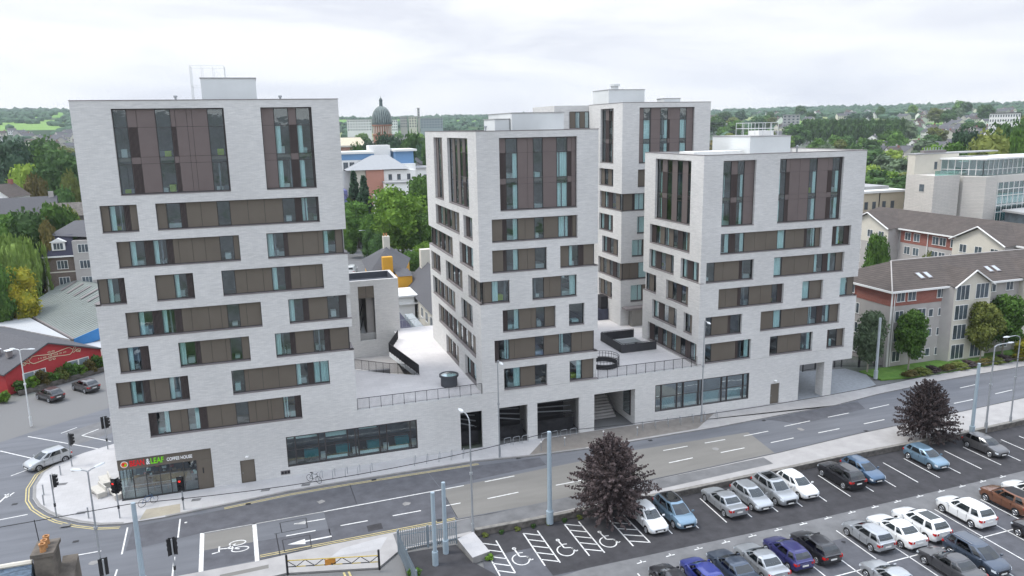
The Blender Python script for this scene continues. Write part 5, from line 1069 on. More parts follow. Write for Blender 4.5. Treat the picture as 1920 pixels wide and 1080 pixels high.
# cream three-storey block left of the offices
t = thing('apartment_block', 'cream block with small windows and a flat pale roof, left of the modern offices', 'apartment block', (133, 80, 0)); mb = MB(); mb.box(112, 140.7, 70, 86, 0, 15.5, RUST); mb.build('wall', t)
mb = MB(); mb.box(111.6, 141, 69.6, 86.4, 15.5, 16, WFR); mb.box(115, 139, 73, 84, 16, 16.7, ROOFM); mb.build('roof', t)
mb = MB(); mb.tube((133.6, 69.9, 0), (133.6, 69.9, 15.5), .1, DARK, 6); mb.build('drainpipe', t)
for z in (5.5, 8.6, 11.9):
    for x in (121, 123.8, 126.6, 129.6, 131.8, 134.6, 137): wwin(t, FRT(70), x, z, .9, 1.6, 1, SILLM)
# red gabled building with painted ornament
A_, B_ = Vector((-31.6, 36.6, 0)), Vector((-22.3, 44.6, 0)); dr = (B_-A_).normalized(); bk_ = Vector((-dr.y, dr.x, 0)); FL = (B_-A_).length
TPb = lambda u, d, v: tuple(A_+dr*u-bk_*d+Vector((0, 0, v)))
t = thing('red_gabled_building', 'long low building with a red gable wall and grey slate roof beyond the side road', 'building', (-27, 45, 0)); mb = MB(); D2 = -24; ap = FL*.44
vs = [TPb(0, 0, 0), TPb(FL, 0, 0), TPb(FL, 0, 2.9), TPb(ap, 0, 5.35), TPb(0, 0, 2.9), TPb(0, D2, 0), TPb(FL, D2, 0), TPb(FL, D2, 2.9), TPb(ap, D2, 5.35), TPb(0, D2, 2.9)]
mb.mesh(vs, [(0, 1, 2, 3, 4), (9, 8, 7, 6, 5), (0, 4, 9, 5), (1, 6, 7, 2)], REDW); mb.build('wall', t); mb = MB()
for u0, z0, u1, z1 in ((-.4, 2.8, ap, 5.5), (ap, 5.5, FL+.4, 2.8)):
    mb.mesh([TPb(u0, .35, z0), TPb(u1, .35, z1), TPb(u1, D2, z1), TPb(u0, D2, z0), TPb(u0, .35, z0-.18), TPb(u1, .35, z1-.18), TPb(u1, D2, z1-.18), TPb(u0, D2, z0-.18)], [(0, 1, 2, 3), (4, 7, 6, 5), (0, 4, 5, 1), (2, 6, 7, 3), (0, 3, 7, 4)], SLATE)
mb.build('roof', t)
for u in (.9+1.0, 7.6):
    o = None; mb = MB(); fbox(mb, TPb, u, u+2.9, .0, .05, .9, 2.25, WFR); o = mb.build('window', t); mb = MB(); 
    for q in (0, 1.45): fbox(mb, TPb, u+.1+q, u+1.35+q, .051, .06, 1.0, 2.15, pm('grey_blue_pane', (.22, .27, .30), .15, .2, 1))
    mb.build('pane', o)
mb = MB(); CRM = pm('cream_paint', (.66, .60, .42), .7, .05)
def orn(pts, r=.045):
    for a, b in zip(pts, pts[1:]): mb.tube(TPb(a[0], .05, a[1]), TPb(b[0], .05, b[1]), r, CRM, 5)
Cx, Cz = ap+.35, 3.62
def curve(f, n=28): return [f(i/n) for i in range(n+1)]
for s in (1, -1):
    orn(curve(lambda t_: (Cx+s*(2.7-.45*math.cos(2*math.pi*t_)*1.0)*1-.0, Cz+.42*math.sin(2*math.pi*t_)*(.9)), 20) if 0 else curve(lambda t_: (Cx+s*(2.35*t_), Cz+.22+.26*math.sin(t_*math.pi*.5)**2*(1 if t_ < .8 else 1)-(.0)), 12))
    orn(curve(lambda t_: (Cx+s*(2.35*t_), Cz-.22-.24*math.sin(t_*math.pi*.5)**2), 12)); orn(curve(lambda t_: (Cx+s*(2.35+.45*math.sin(t_*math.pi)), Cz+.48-.94*t_), 10))
    orn(curve(lambda t_: (Cx+s*(2.8+.75*t_+.45*math.sin(t_*math.pi)), Cz-.35+.1*t_+.2*math.sin(2*math.pi*t_)), 12)); orn(curve(lambda t_: (Cx+s*(3.5+.3*math.cos(2*math.pi*t_)), Cz-.18+.2*math.sin(2*math.pi*t_)), 12)); orn(curve(lambda t_: (Cx+s*(3.05+.16*math.cos(2*math.pi*t_)), Cz+.22+.16*math.sin(2*math.pi*t_)), 10), .035)
    for zz in (.5, -.5): orn(curve(lambda t_: (Cx+s*(.25+.18*math.cos(2*math.pi*t_)), Cz+zz+.1*math.sin(2*math.pi*t_)), 10), .03)
mb.build('painted_ornament', t)
r = random.Random(2); mb = MB(); u = Cx-1.85
while u < Cx+1.85:
    w_ = r.uniform(.06, .12)
    if r.random() < .82: fbox(mb, TPb, u, u+w_*.5, .05, .07, Cz-.1, Cz+.11, CRM); (fbox(mb, TPb, u, u+w_, .05, .07, Cz+r.choice([-.1, 0, .08]), Cz+.03+r.choice([-.07, .0, .08]), CRM))
    u += w_+.06
mb.build('lettering', t)
for i, (u, dd) in enumerate(((1.7, -3), (1.5, -5.5), (.9, -7.5))): mb = MB(); zz = 2.8+(u+.4)*.6; fbox(mb, TPb, u, u+.6, dd, dd+.6, zz, zz+.8, SILLM); fbox(mb, TPb, u-.1, u+.7, dd-.1, dd+.7, zz+.8, zz+.9, PLANT); mb.build('roof_vent', t)
mb = MB(); fbox(mb, TPb, -2.4, -1.9, -.6, 1.6, 0, 2.2, REDW); tag(mb.build('gate_pier', org=TPb(-2, 0, 0)), 'red painted wall pier at the left of the red gabled building', 'gate pier')
mb = MB(); fbox(mb, TPb, .5, FL-.2, 1.2, 1.5, 0, .6, STONE); tag(mb.build('planter_wall', org=TPb(3, 1.3, 0)), 'low stone bed wall in front of the red gable', 'wall')
t = thing('yard_shed', 'pale buff shed with a slatted gate at the far left edge', 'shed', (-35, 30, 0)); mb = MB(); mb.prism([(-41, 27), (-33.2, 30.5), (-36.5, 39), (-45, 36)], 0, 3.2, RENDL, pm('buff_roof', (.33, .31, .25), .8, .1)); mb.build('wall', t)
mb = MB()
for i in range(26): p = Vector((-39.5, 25.5, 0)).lerp(Vector((-32.6, 29.2, 0)), i/25); mb.box(p.x-.05, p.x+.05, p.y-.02, p.y+.02, 0, 2.1, SILLM)
mb.build('gate', t)
# warehouses
WHR = pm('ribbed_sheet_roof', (.19, .21, .195), .6, .06, .5, (1, 1, 1)); BLUW = pm('blue_cladding', (.05, .22, .50), .5, .06, .5)
t = thing('warehouse', 'large warehouse with a pale green ribbed sheet roof and a blue fascia', 'warehouse', (-30, 58, 0)); e0, e1, r1, r0 = Vector((-39.6, 76.0, 2.9)), Vector((-26.8, 51.2, 2.9)), Vector((-17.3, 56.9, 5.7)), Vector((-34.1, 87.1, 6.1))
mb = MB(); f1 = r1+(r1-e1)*Vector((.9, .9, 0)).x*0+Vector((10, 6, -2.6)); f0 = r0+Vector((8, 8, -3))
for a, b in ((e0, e1), (e1, r1), (r1, f1), (f1, f0), (f0, r0), (r0, e0)): mb.poly([(a.x, a.y, 0), (b.x, b.y, 0), (b.x, b.y, b.z-.05), (a.x, a.y, a.z-.05)], REND)
mb.build('wall', t); mb = MB(); mb.poly([e0, e1, r1, r0], WHR); mb.poly([r0, r1, f1, f0], WHR)
for i in range(1, 34): a = e0.lerp(e1, i/34); b = r0.lerp(r1, i/34); mb.tube(a+Vector((0, 0, .02)), b+Vector((0, 0, .02)), .045, WHR, 4)
mb.build('roof', t); mb = MB()
for i in range(9): k = .12+i*.1; a = e0.lerp(e1, k); b = r0.lerp(r1, k); p, q = a.lerp(b, .66), a.lerp(b, .98); d = (e1-e0).normalized()*.35; mb.poly([p-d+Vector((0, 0, .1)), p+d+Vector((0, 0, .1)), q+d+Vector((0, 0, .1)), q-d+Vector((0, 0, .1))], SILLM)
mb.build('roof_light', t); mb = MB(); q = (r1-e1); mb.mesh([e1+Vector((0, -.1, .1)), r1+Vector((0, -.1, .1)), r1+Vector((0, -.1, -1.9)), e1+Vector((0, -.1, -1.5)), e1+Vector((0, .05, .1)), r1+Vector((0, .05, .1)), r1+Vector((0, .05, -2)), e1+Vector((0, .05, -1.6))], [(0, 1, 2, 3), (4, 7, 6, 5), (0, 4, 5, 1)], BLUW); mb.tube(e0, e1, .18, SILLM, 6); mb.build('fascia', t)
t = thing('shed', 'low shed with a bright white sheet roof between the warehouse and the slate roof', 'shed', (-36, 52, 0)); mb = MB(); mb.prism([(-27.3, 51.2), (-40.2, 75.8), (-52, 70), (-38.8, 63.8)], 0, 3.0, REND, pm('white_sheet_roof', (.40, .41, .42), .6, .06, .4)); mb.build('wall', t)
t = thing('shed', 'white roofed lean-to below the blue fascia beside the left tower', 'shed', (-19, 43, 0)); mb = MB(); mb.prism([(-25.8, 51.6), (-18, 55.5), (-14, 52), (-21.6, 46.6)], 0, 2.0, WHITE, pm('white_sheet_roof', (.40, .41, .42), .6, .06, .4)); mb.build('wall', t)
# mansard corner building
t = thing('corner_building', 'four storey brown brick building with a purple slate mansard and dormer, behind the warehouse', 'building', (-31, 90, 0)); mb = MB(); mb.box(-37, -32.2, 84, 100, 0, 10.6, BROWNB); mb.box(-32.2, -24, 83.6, 100, 0, 13.2, REND); mb.box(-37.03, -36.7, 83.95, 84.02, 0, 10.6, WFR)
for z in (7.6,): mb.box(-37.02, -32.2, 83.96, 84.0, z, z+.2, RENDL)
for i in range(13): mb.box(-36.99, -36.6+(.25 if i % 2 else 0), 83.93, 83.99, i*.8, i*.8+.5, WFR)
mb.build('wall', t); mb = MB(); mb.mesh([(-37.3, 83.7, 10.6), (-32.2, 83.7, 10.6), (-32.2, 85, 14.2), (-36, 85.2, 14.2), (-37.3, 100, 10.6), (-36, 99, 14.2), (-32.2, 99, 14.2)], [(0, 1, 2, 3), (4, 0, 3, 5), (3, 2, 6, 5)], SLATEP); mb.mesh([(-36.1, 85, 14.22), (-24, 83.2, 13.3), (-24, 92, 16), (-33, 92, 16), (-24, 100.5, 13.3), (-36, 99.4, 14.2)], [(0, 1, 2, 3), (3, 2, 4, 5), (0, 3, 5)], SLATE); mb.box(-37.4, -32.2, 83.6, 83.7, 10.4, 10.65, WFR)
mb.build('roof', t); mb = MB(); mb.box(-35.5, -33.4, 83.9, 85.2, 11.6, 13.1, WFR); mb.mesh([(-35.8, 83.7, 13.1), (-33.1, 83.7, 13.1), (-34.45, 83.7, 13.8), (-35.8, 86, 13.1), (-33.1, 86, 13.1), (-34.45, 86, 13.8)], [(0, 1, 2), (0, 2, 5, 3), (1, 4, 5, 2)], WFR); mb.build('dormer', t)
wwin(t, FRT(83.89), -35.2, 11.8, 1.5, 1.1, 3)
for z in (2.2, 5.3, 8.3): wwin(t, FRT(84), -35, z, 1.6, 1.4, 3)
for z in (2, 5.2, 8.2, 11.1): wwin(t, FRT(83.6), -31.3, z, 1.6, 1.4, 3); wwin(t, FRT(83.6), -27.6, z, 1.6, 1.4, 3)
# low slotted block with a canopy on the terrace
t = thing('access_block', 'pale brick stair block with a tall slot opening, between the left and middle towers', 'stair block', (12, 30, 2)); mb = MB(); T = FRT(27.6)
wallface(mb, T, 7.3, 16.3, 2, 12.75, [(11.1, 13.15, 4.8, 12.0)], .35); mb.box(7.3, 7.65, 27.95, 34, 2, 12.75, BRICK); mb.box(15.95, 16.3, 27.95, 34, 2, 12.75, BRICK); mb.box(7.65, 15.95, 33.65, 34, 2, 12.75, BRICK); mb.build('wall', t)
mb = MB(); mb.box(7.66, 15.94, 27.96, 33.64, 11.6, 11.9, pm('dark_roof_felt', (.07, .075, .09), .8, .1)); mb.box(7.67, 15.93, 33.55, 33.63, 11.9, 12.7, MATS['dark_roof_felt']); mb.box(7.67, 7.75, 28, 33.5, 11.9, 12.7, MATS['dark_roof_felt']); mb.box(15.85, 15.93, 28, 33.5, 11.9, 12.7, MATS['dark_roof_felt']); mb.build('roof', t); mb = MB(); mb.box(11.1, 13.15, 27.8, 27.9, 10.4, 12, PANEL); mb.box(12.1, 12.14, 27.79, 27.799, 10.4, 12, DARK); mb.build('panel', t)
mb = MB(); mb.box(12.2, 13.15, 29, 33.5, 2.2, 11.5, REND); 
for i in range(10): mb.box(11.0, 12.1, 29+i*.35, 29.4+i*.35, 4.5+i*.2, 4.7+i*.2, PLANT)
mb.path([(11.3, 28.8, 6), (12, 31, 7.2)], .05, DARK); mb.path([(11.3, 28.8, 7.9), (12, 31, 8.9)], .05, DARK); mb.build('stair', t)
mb = MB(); mb.box(7.3, 15, 13.5, 27.59, 2.4, 2.6, PAVE)
for i in range(14): mb.box(8, 12.4, 12.5+i*.5, 13+i*.5, 2.6, 2.8+(13-i)*.2, PAVE)
tag(mb.build('stairwell', org=(10, 18, 2.4)), 'sunken stepped well beside the tall slotted block', 'stair')
t = thing('canopy_box', 'small grey entrance canopy and door pod at the foot of the set back tower', 'porch', (46.5, 18, 5.7)); mb = MB(); mb.box(44.1, 47.6, 17.6, 18.98, 8.0, 8.25, SILLM); mb.build('roof', t); mb = MB(); mb.box(45.1, 46.8, 18.0, 18.9, 5.7, 8.0, pm('olive_grey_panel', (.25, .24, .22), .7, .06)); mb.box(47, 47.7, 18.3, 18.97, 5.7, 8, DARK); mb.build('door', t)
t = thing('storage_cabinet', 'dark metal cabinet standing against the left side of the set back tower', 'cabinet', (43, 23.5, 5.7)); mb = MB(); mb.box(42.4, 43.9, 22.6, 24.8, 5.72, 7.2, pm('dark_cabinet', (.05, .055, .08), .5, .2)); mb.box(42.9, 43.9, 22.8, 24.5, 7.2, 8.9, DARK); mb.build('body', t)
# chimney stack and roof of the near building
t = thing('near_house', 'slate roofed house end with a stone chimney stack and clay pots at the bottom left', 'house', (-14, -24, 0)); mb = MB(); mb.prism([(-21, -30), (-12.4, -30), (-12.2, -24.3), (-21, -24.3)], 0, 6.2, STONE); mb.build('wall', t)
mb = MB(); NS = pm('blue_slates', (.10, .14, .19), .6, .35, 3, (1, 1, 4), bump=.5, contrast=1.5); mb.mesh([(-21, -23.8, 5.9), (-12.9, -23.8, 5.9), (-12.9, -27.0, 9.6), (-21, -27.0, 9.6), (-12.9, -30.4, 5.9), (-21, -30.4, 5.9)], [(0, 1, 2, 3), (3, 2, 4, 5), (1, 4, 2)], NS); mb.tube((-21, -27.0, 9.62), (-12.9, -27.0, 9.62), .13, RENDL, 6); mb.build('roof', t)
CS = pm('weathered_render', (.12, .105, .09), .95, .35, 1.2, bump=.4, contrast=1.2); mb = MB(); mb.box(-12.75, -11.85, -27.3, -25.9, 4, 9.95, CS); mb.box(-12.85, -11.75, -27.4, -25.8, 9.95, 10.15, CS); mb.mesh([(-11.85, -30, 4), (-11.85, -25, 4), (-11.1, -30, 4), (-11.1, -25, 4), (-11.85, -30, 6.8), (-11.85, -25.5, 8.9), (-11.1, -30, 6.8), (-11.1, -25.5, 8.9)], [(0, 2, 3, 1), (4, 5, 7, 6), (1, 3, 7, 5), (2, 6, 7, 3), (0, 1, 5, 4), (0, 4, 6, 2)], CS); ch = mb.build('chimney', t)
POT = pm('clay_pot', (.38, .19, .08), .85, .3, 6)
for y in (-27.1, -26.7, -26.25): mb = MB(); mb.lathe([(.15, 0), (.13, .35), (.17, .38), (.17, .46), (.1, .46), (.09, .1)], (-12.3, y, 10.15), POT, 12); mb.build('chimney_pot', ch)
mb = MB(); mb.tube((-12.75, -25.8, 9.5), (-12.85, -25.8, 11.4), .025, DARK, 5); mb.build('aerial', ch)
# yellow house and slate cottages behind the terrace
YEL = pm('ochre_render', (.55, .29, .035), .85, .06, 1); t = thing('yellow_house', 'ochre yellow house with a grey slate roof and tall chimney, seen between the towers', 'house', (23, 75, 0)); mb = MB(); mb.prism([(18.0, 66.5), (23.2, 66.5), (24.5, 71), (27.5, 80), (19, 82)], -1, 6.3, YEL); mb.box(22.2, 24.7, 62.5, 68, -1, 6.2, YEL); mb.build('wall', t)
mb = MB(); mb.mesh([(17.5, 66, 6.3), (24, 66, 6.3), (28, 81, 6.3), (18.5, 83, 6.3), (21.2, 71, 9.6), (23, 78, 9.6)], [(0, 1, 4), (1, 2, 5, 4), (2, 3, 5), (3, 0, 4, 5)], SLATE)
mb.mesh([(22.1, 62.3, 6.25), (24.8, 62.3, 6.25), (24.8, 67, 6.8), (22.1, 67, 6.8)], [(0, 1, 2, 3)], SLATE); mb.build('roof', t); mb = MB(); mb.box(20.1, 21.9, 65.6, 66.9, 4, 9.3, YEL); mb.box(22, 23.2, 76, 77.4, 7, 11.6, RENDL); cb = mb.build('chimney', t)
for x in (22.2, 22.7): mb = MB(); mb.tube((x, 76.6, 11.6), (x, 76.6, 12.2), .14, POT, 8); mb.build('chimney_pot', cb)
t = thing('flat_extension', 'flat white fronted extension with projecting eaves below the yellow house', 'extension', (22, 58, 0)); mb = MB(); mb.box(18.5, 23.5, 55, 61, 0, 4.2, WHITE); mb.build('wall', t); mb = MB(); mb.box(18.2, 24, 54.5, 61.4, 4.2, 4.45, WFR); mb.box(18.2, 24, 54.5, 61.4, 2.9, 3.05, WFR); mb.build('roof', t)
for i, (x0_, lb) in enumerate(((25.5, 'long grey slate cottage row behind the terrace, nearest the middle tower'),)):
    t = thing('slate_cottages', lb, 'cottages', (28, 52, 0)); mb = MB(); mb.box(24.0, 32, 38, 66, 0, 4.2, RENDL); mb.mesh([(24.0, 66, 4.2), (32, 66, 4.2), (28, 66, 7.9), (24, 65.7, 4.2), (32, 65.7, 4.2), (28, 65.7, 7.9)], [(0, 1, 2), (3, 5, 4)], RENDL); mb.build('wall', t)
    mb = MB(); mb.mesh([(23.5, 37.6, 4.0), (28, 37.6, 8.1), (32.5, 37.6, 4.0), (23.5, 66.4, 4.0), (28, 66.4, 8.1), (32.5, 66.4, 4.0)], [(0, 1, 4, 3), (1, 2, 5, 4)], SLATE); mb.build('roof', t)
    mb = MB(); mb.box(26.2, 27.8, 50, 51.4, 5.5, 8.8, STONE); mb.box(26.8, 29, 64.4, 66.0, 5, 10.4, RENDL); mb.build('chimney', t)
    for y in (40, 43.5, 47, 50.5, 55, 59): wwin(t, LFT(24.0), y, 1.4, 1.6, 1.5, 2)
t = thing('glass_conservatory', 'pale teal glazed lean-to beside the slate cottages beyond the terrace', 'lean-to', (22, 45, 0)); mb = MB(); mb.box(20.2, 21.4, 36, 46, 0, 3.4, GLASS2); mb.build('pane', t); mb = MB()
for i in range(8): mb.box(20.1, 20.2, 36+i*1.4, 36.1+i*1.4, 0, 3.4, WFR)
mb.build('frame', t)
t = thing('slate_outhouse', 'small slate roofed outhouse in the yard beyond the terrace balustrade', 'outhouse', (18.5, 45, 0)); mb = MB(); mb.box(16.3, 20, 40, 50, 0, 2.8, REND); mb.build('wall', t); mb = MB(); mb.mesh([(16, 39.6, 2.8), (20.1, 39.6, 2.8), (20.1, 50.4, 2.8), (16, 50.4, 2.8), (18, 42, 4.3), (18, 48, 4.3)], [(0, 1, 4), (1, 2, 5, 4), (2, 3, 5), (3, 0, 4, 5)], SLATEP); mb.build('roof', t)
# mixed coloured complex between the towers
BL = pm('sky_blue_panel', (.14, .27, .46), .5, .05); CO = pm('coral_render', (.44, .22, .165), .8, .05); VI = pm('violet_render', (.13, .14, .30), .8, .05)
t = thing('college_building', 'white building with blue, coral and violet walls between the left and middle towers', 'building', (42, 180, 3)); mb = MB()
mb.box(26, 34.5, 186, 200, 0, 20.0, WHITE); mb.box(25.9, 37, 185.9, 185.99, 19.9, 21.6, BL); mb.box(24, 26.6, 176, 200, 0, 12, VI); mb.box(34.6, 50, 183, 200, 0, 18.5, WHITE); mb.box(33, 38.6, 178, 182.9, 0, 17.3, CO); mb.box(28.6, 32.9, 178.5, 182.9, 0, 17.2, RENDL); mb.box(38.7, 49, 178.5, 182.9, 0, 17.0, WHITE)
mb.box(44, 50, 186, 198, 18.5, 22, BL); mb.box(38.2, 58, 172, 178.4, 0, 13.6, WHITE); mb.box(34, 60, 166, 171.9, 0, 10.6, WHITE); mb.build('wall', t); mb = MB()
mb.mesh([(27, 177.5, 17.3), (47, 177.5, 17.3), (47, 190, 17.3), (27, 190, 17.3), (36, 184, 21.2), (41, 184, 21.2)], [(0, 1, 5, 4), (1, 2, 5), (2, 3, 4, 5), (3, 0, 4)], pm('zinc_roof', (.33, .34, .35), .6, .05)); mb.box(25.5, 37.3, 185.5, 201, 21.6, 22.2, WFR); mb.box(43.5, 51, 185, 199, 22.0, 22.6, WFR); mb.box(38, 59, 171.6, 178.4, 13.6, 14.0, ROOFM); mb.box(33.6, 60.4, 165.6, 171.8, 10.6, 11, ROOFM)
mb.box(36, 43, 190, 196, 20, 23.8, WFR); mb.build('roof', t)
for x in (36.5, 40, 43.8, 47.2, 50.8): wwin(t, FRT(166), x, 7.4, 1.2, 1.6, 2, SILLM); wwin(t, FRT(166), x, 3.4, 1.2, 1.6, 2, SILLM)
for x in (45.4, 48.8, 52): wwin(t, FRT(172), x, 10.6, 1.2, 1.6, 2, SILLM)
for x in (40.2, 43, 46.2): wwin(t, FRT(178.5), x, 14.3, 1.0, 1.5, 2, SILLM)
for x in (27, 29): wwin(t, FRT(186), x, 17, 1.4, 2.2, 2, SILLM)
t.scale = (1, 1, 1.13)
t = thing('flat_roof_wing', 'grey flat roofed annexe with a violet corner behind the white building', 'annexe', (56, 190, 3)); mb = MB(); mb.box(50.2, 57, 184, 196, 0, 18.7, WHITE); mb.box(54.6, 57.1, 183.9, 183.99, 12, 18.3, VI); mb.build('wall', t); mb = MB(); mb.box(50, 57.6, 183.5, 196.5, 18.7, 19.1, ROOFM); mb.build('roof', t)
for x in (50.9, 52.8): wwin(t, FRT(184), x, 15.5, .9, 1.2, 1, SILLM)
# church with a green dome
SAND = pm('church_brick', (.30, .16, .11), .9, .15, .6); COPR = pm('copper_dome', (.085, .115, .115), .6, .4, .8, contrast=1.5)
c = (62.0, 326, 0); t = thing('domed_church', 'brick church with a ribbed green copper dome and lantern', 'church', c); mb = MB(); mb.lathe([(5.0, 6), (5.0, 28.5), (5.4, 28.8), (5.4, 29.3), (4.9, 29.5), (4.9, 33.2), (5.5, 33.4), (5.5, 34.0), (0, 34)], c, SAND, 24)
for i in range(24): a = 2*math.pi*i/24; x, y = c[0]+5.0*math.cos(a), c[1]+5.0*math.sin(a); mb.tube((x, y, 29.5), (x, y, 33.3), .22, RENDL, 6)
mb.box(28, 52, 318, 336, 4, 23.5, SAND)
for i in range(9): mb.box(29+i*2.6, 29.9+i*2.6, 317.7, 317.99, 8, 20, RENDL)
mb.build('wall', t); mb = MB(); dome = [(5.4*math.cos(a), 33.0+8.2*math.sin(a)) for a in np.linspace(0, 1.36, 14)]; mb.lathe([(5.5, 34), (5.6, 35)]+[(r_, z_+2) for r_, z_ in dome], c, COPR, 28)
for i in range(28):
    a = 2*math.pi*i/28; pr_ = None
    for r_, z_ in dome[::2]:
        p = (c[0]+(r_+.08)*math.cos(a), c[1]+(r_+.08)*math.sin(a), z_+2)
        if pr_: mb.tube(pr_, p, .12, pm('pale_ribs', (.34, .38, .36), .6, .1), 4)
        pr_ = p
o = mb.build('dome', t, smooth=50); mb = MB(); mb.lathe([(1.2, 43), (.95, 43.3), (.85, 45.4), (1.1, 45.6), (1.0, 45.9), (.6, 46.7), (.12, 47.2), (.08, 48), (0, 48)], c, COPR, 12); mb.build('lantern', o)
mb = MB(); mb.box(27.5, 52.5, 317.5, 336.5, 23.5, 24.3, RENDL); mb.mesh([(28, 318, 24.3), (52, 318, 24.3), (52, 336, 24.3), (28, 336, 24.3), (30, 327, 28), (50, 327, 28)], [(0, 1, 5, 4), (1, 2, 5), (2, 3, 4, 5), (3, 0, 4)], RUST); mb.build('roof', t); t.scale = (.92, .92, 1)
def blockrow(label, px0, px1, pyt, pyb, D, n, mat, roofm, cat='apartment block', name='apartment_block'):
    a, b = atD(px0, pyt, D), atD(px1, pyt, D); zb = terr_h(a[0], a[1])-1; zt = a[2]; A = Vector((a[0], a[1], 0)); Bv = Vector((b[0], b[1], 0)); d = (Bv-A).normalized(); nn = Vector((-d.y, d.x, 0)); W = (Bv-A).length
    T = lambda u, dd, v: tuple(A+d*u-nn*dd+Vector((0, 0, v))); t = thing(name, label, cat, (A.x, A.y, zb)); mb = MB()
    fbox(mb, T, 0, W, -12, 0, zb, zt, mat); mb.build('wall', t); mb = MB(); fbox(mb, T, -.5, W+.5, -12.5, .5, zt, zt+.5, roofm); mb.build('roof', t)
    for i in range(n):
        u = W*(i+.3)/n; k = 0; z_ = zt-2.4; mb = MB()
        while z_ > zb+1 and k < 4: fbox(mb, T, u, u+W/n*.45, .0, .1, z_, z_+1.5, DGL); z_ -= 3; k += 1
        mb.build('window', t)
    return t
blockrow('long white apartment row on the ridge left of the dome', 650, 696, 225, 240, 880, 9, WHITE, ROOFM); blockrow('white apartment row on the ridge right of the dome', 734, 745, 225, 236, 880, 3, WHITE, ROOFM)
blockrow('small grey block on the ridge right of the dome', 750, 763, 219, 232, 900, 4, REND, ROOFM); blockrow('pale block beside the tall grey tower on the ridge', 766, 781, 219, 230, 900, 3, RENDL, ROOFM)
blockrow('long low pale blue shed on the ridge right of the grey tower', 788, 830, 222, 228, 950, 8, pm('far_blue', (.3, .33, .38), .7, .1), ROOFM, 'shed', 'shed'); blockrow('tall slim grey tower on the ridge', 782, 786.5, 203, 230, 920, 1, REND, ROOFM, 'tower', 'tower')
blockrow('long white roofed hospital like block above the trees at the right', 1856, 1914, 213, 222, 620, 12, WHITE, SLATE); blockrow('long low grey shed above the trees right of the set back tower', 1468, 1500, 216, 223, 900, 4, ROOFM, ROOFM, 'shed', 'shed')
# ------------------------------------------------------------ vegetation
def leafmat(name, c1, c2, sc_=.45):
    m = bpy.data.materials.new('foliage_'+name); m.use_nodes = True; t = m.node_tree; b = t.nodes['Principled BSDF']; b.inputs['Roughness'].default_value = .75; b.inputs['Specular IOR Level'].default_value = .15
    g = N(t, 'ShaderNodeNewGeometry'); tc = N(t, 'ShaderNodeTexCoord'); no = N(t, 'ShaderNodeTexNoise'); no.inputs['Scale'].default_value = sc_; no.inputs['Detail'].default_value = 3; L(t, tc.outputs['Object'], no.inputs[0])
    ad = N(t, 'ShaderNodeMath', operation='MULTIPLY_ADD'); ad.inputs[1].default_value = .45; L(t, g.outputs['Random Per Island'], ad.inputs[0])
    mr = N(t, 'ShaderNodeMapRange'); mr.inputs['From Min'].default_value = .3; mr.inputs['From Max'].default_value = .7; mr.inputs['To Max'].default_value = .6; L(t, no.outputs['Fac'], mr.inputs['Value']); L(t, mr.outputs[0], ad.inputs[2])
    mx = N(t, 'ShaderNodeMix', data_type='RGBA'); L(t, ad.outputs[0], mx.inputs[0]); mx.inputs[6].default_value = c1+(1,); mx.inputs[7].default_value = c2+(1,)
    oi = N(t, 'ShaderNodeObjectInfo'); hs = N(t, 'ShaderNodeHueSaturation'); m2 = N(t, 'ShaderNodeMapRange'); m2.inputs['To Min'].default_value = .75; m2.inputs['To Max'].default_value = 1.3; L(t, oi.outputs['Random'], m2.inputs['Value']); L(t, m2.outputs[0], hs.inputs['Value'])
    L(t, mx.outputs[2], hs.inputs['Color']); L(t, hs.outputs[0], b.inputs['Base Color'])
    tr = N(t, 'ShaderNodeBsdfTranslucent'); L(t, hs.outputs[0], tr.inputs[0]); ms = N(t, 'ShaderNodeMixShader'); ms.inputs[0].default_value = .22; L(t, b.outputs[0], ms.inputs[1]); L(t, tr.outputs[0], ms.inputs[2]); L(t, ms.outputs[0], t.nodes['Material Output'].inputs[0])
    return m
LC_ = {'dark': ((.020, .054, .018), (.095, .175, .050)), 'mid': ((.034, .085, .018), (.125, .230, .045)), 'bright': ((.055, .135, .016), (.210, .340, .050)), 'lime': ((.10, .17, .025), (.28, .37, .07)), 'blue': ((.020, .052, .034), (.090, .155, .085)),
       'purple': ((.032, .023, .024), (.150, .118, .116)), 'yellow': ((.10, .15, .02), (.46, .38, .04)), 'rust': ((.055, .06, .02), (.17, .135, .045)), 'willow': ((.06, .11, .02), (.20, .28, .07)), 'olive': ((.06, .09, .02), (.20, .22, .06)), 'grey': ((.05, .08, .045), (.17, .23, .13))}
LM = {k: leafmat(k, *v) for k, v in LC_.items()}; BARK = pm('bark', (.09, .075, .06), .95, .3, 3, bump=.5); PBARK = pm('pale_bark', (.34, .31, .26), .9, .2, 3)
ICO = None
def ico():
    import bmesh
    bm = bmesh.new(); bmesh.ops.create_icosphere(bm, subdivisions=2, radius=1); v = np.array([x.co[:] for x in bm.verts]); f = [tuple(q.index for q in p.verts) for p in bm.faces]; bm.free(); return v, f
ICV, ICF = ico()
def leaf_cloud(rng, P, Nn, s, asp=1.0, flat=.55):
    n = len(P); R1 = rng.normal(size=(n, 3)); nn = Nn*flat+R1*(1-flat); nn /= np.linalg.norm(nn, axis=1)[:, None]
    a = np.cross(nn, rng.normal(size=(n, 3))); a /= np.linalg.norm(a, axis=1)[:, None]; b = np.cross(nn, a); sz = s*rng.uniform(.55, 1.45, n)[:, None]
    q = np.stack([P-a*sz-b*sz*.45*asp, P+a*sz*.1-b*sz*asp, P+a*sz+b*sz*.3*asp, P-a*sz*.2+b*sz*asp], 1)
    q[:, 1] += nn*sz*.25; return q.reshape(-1, 3)
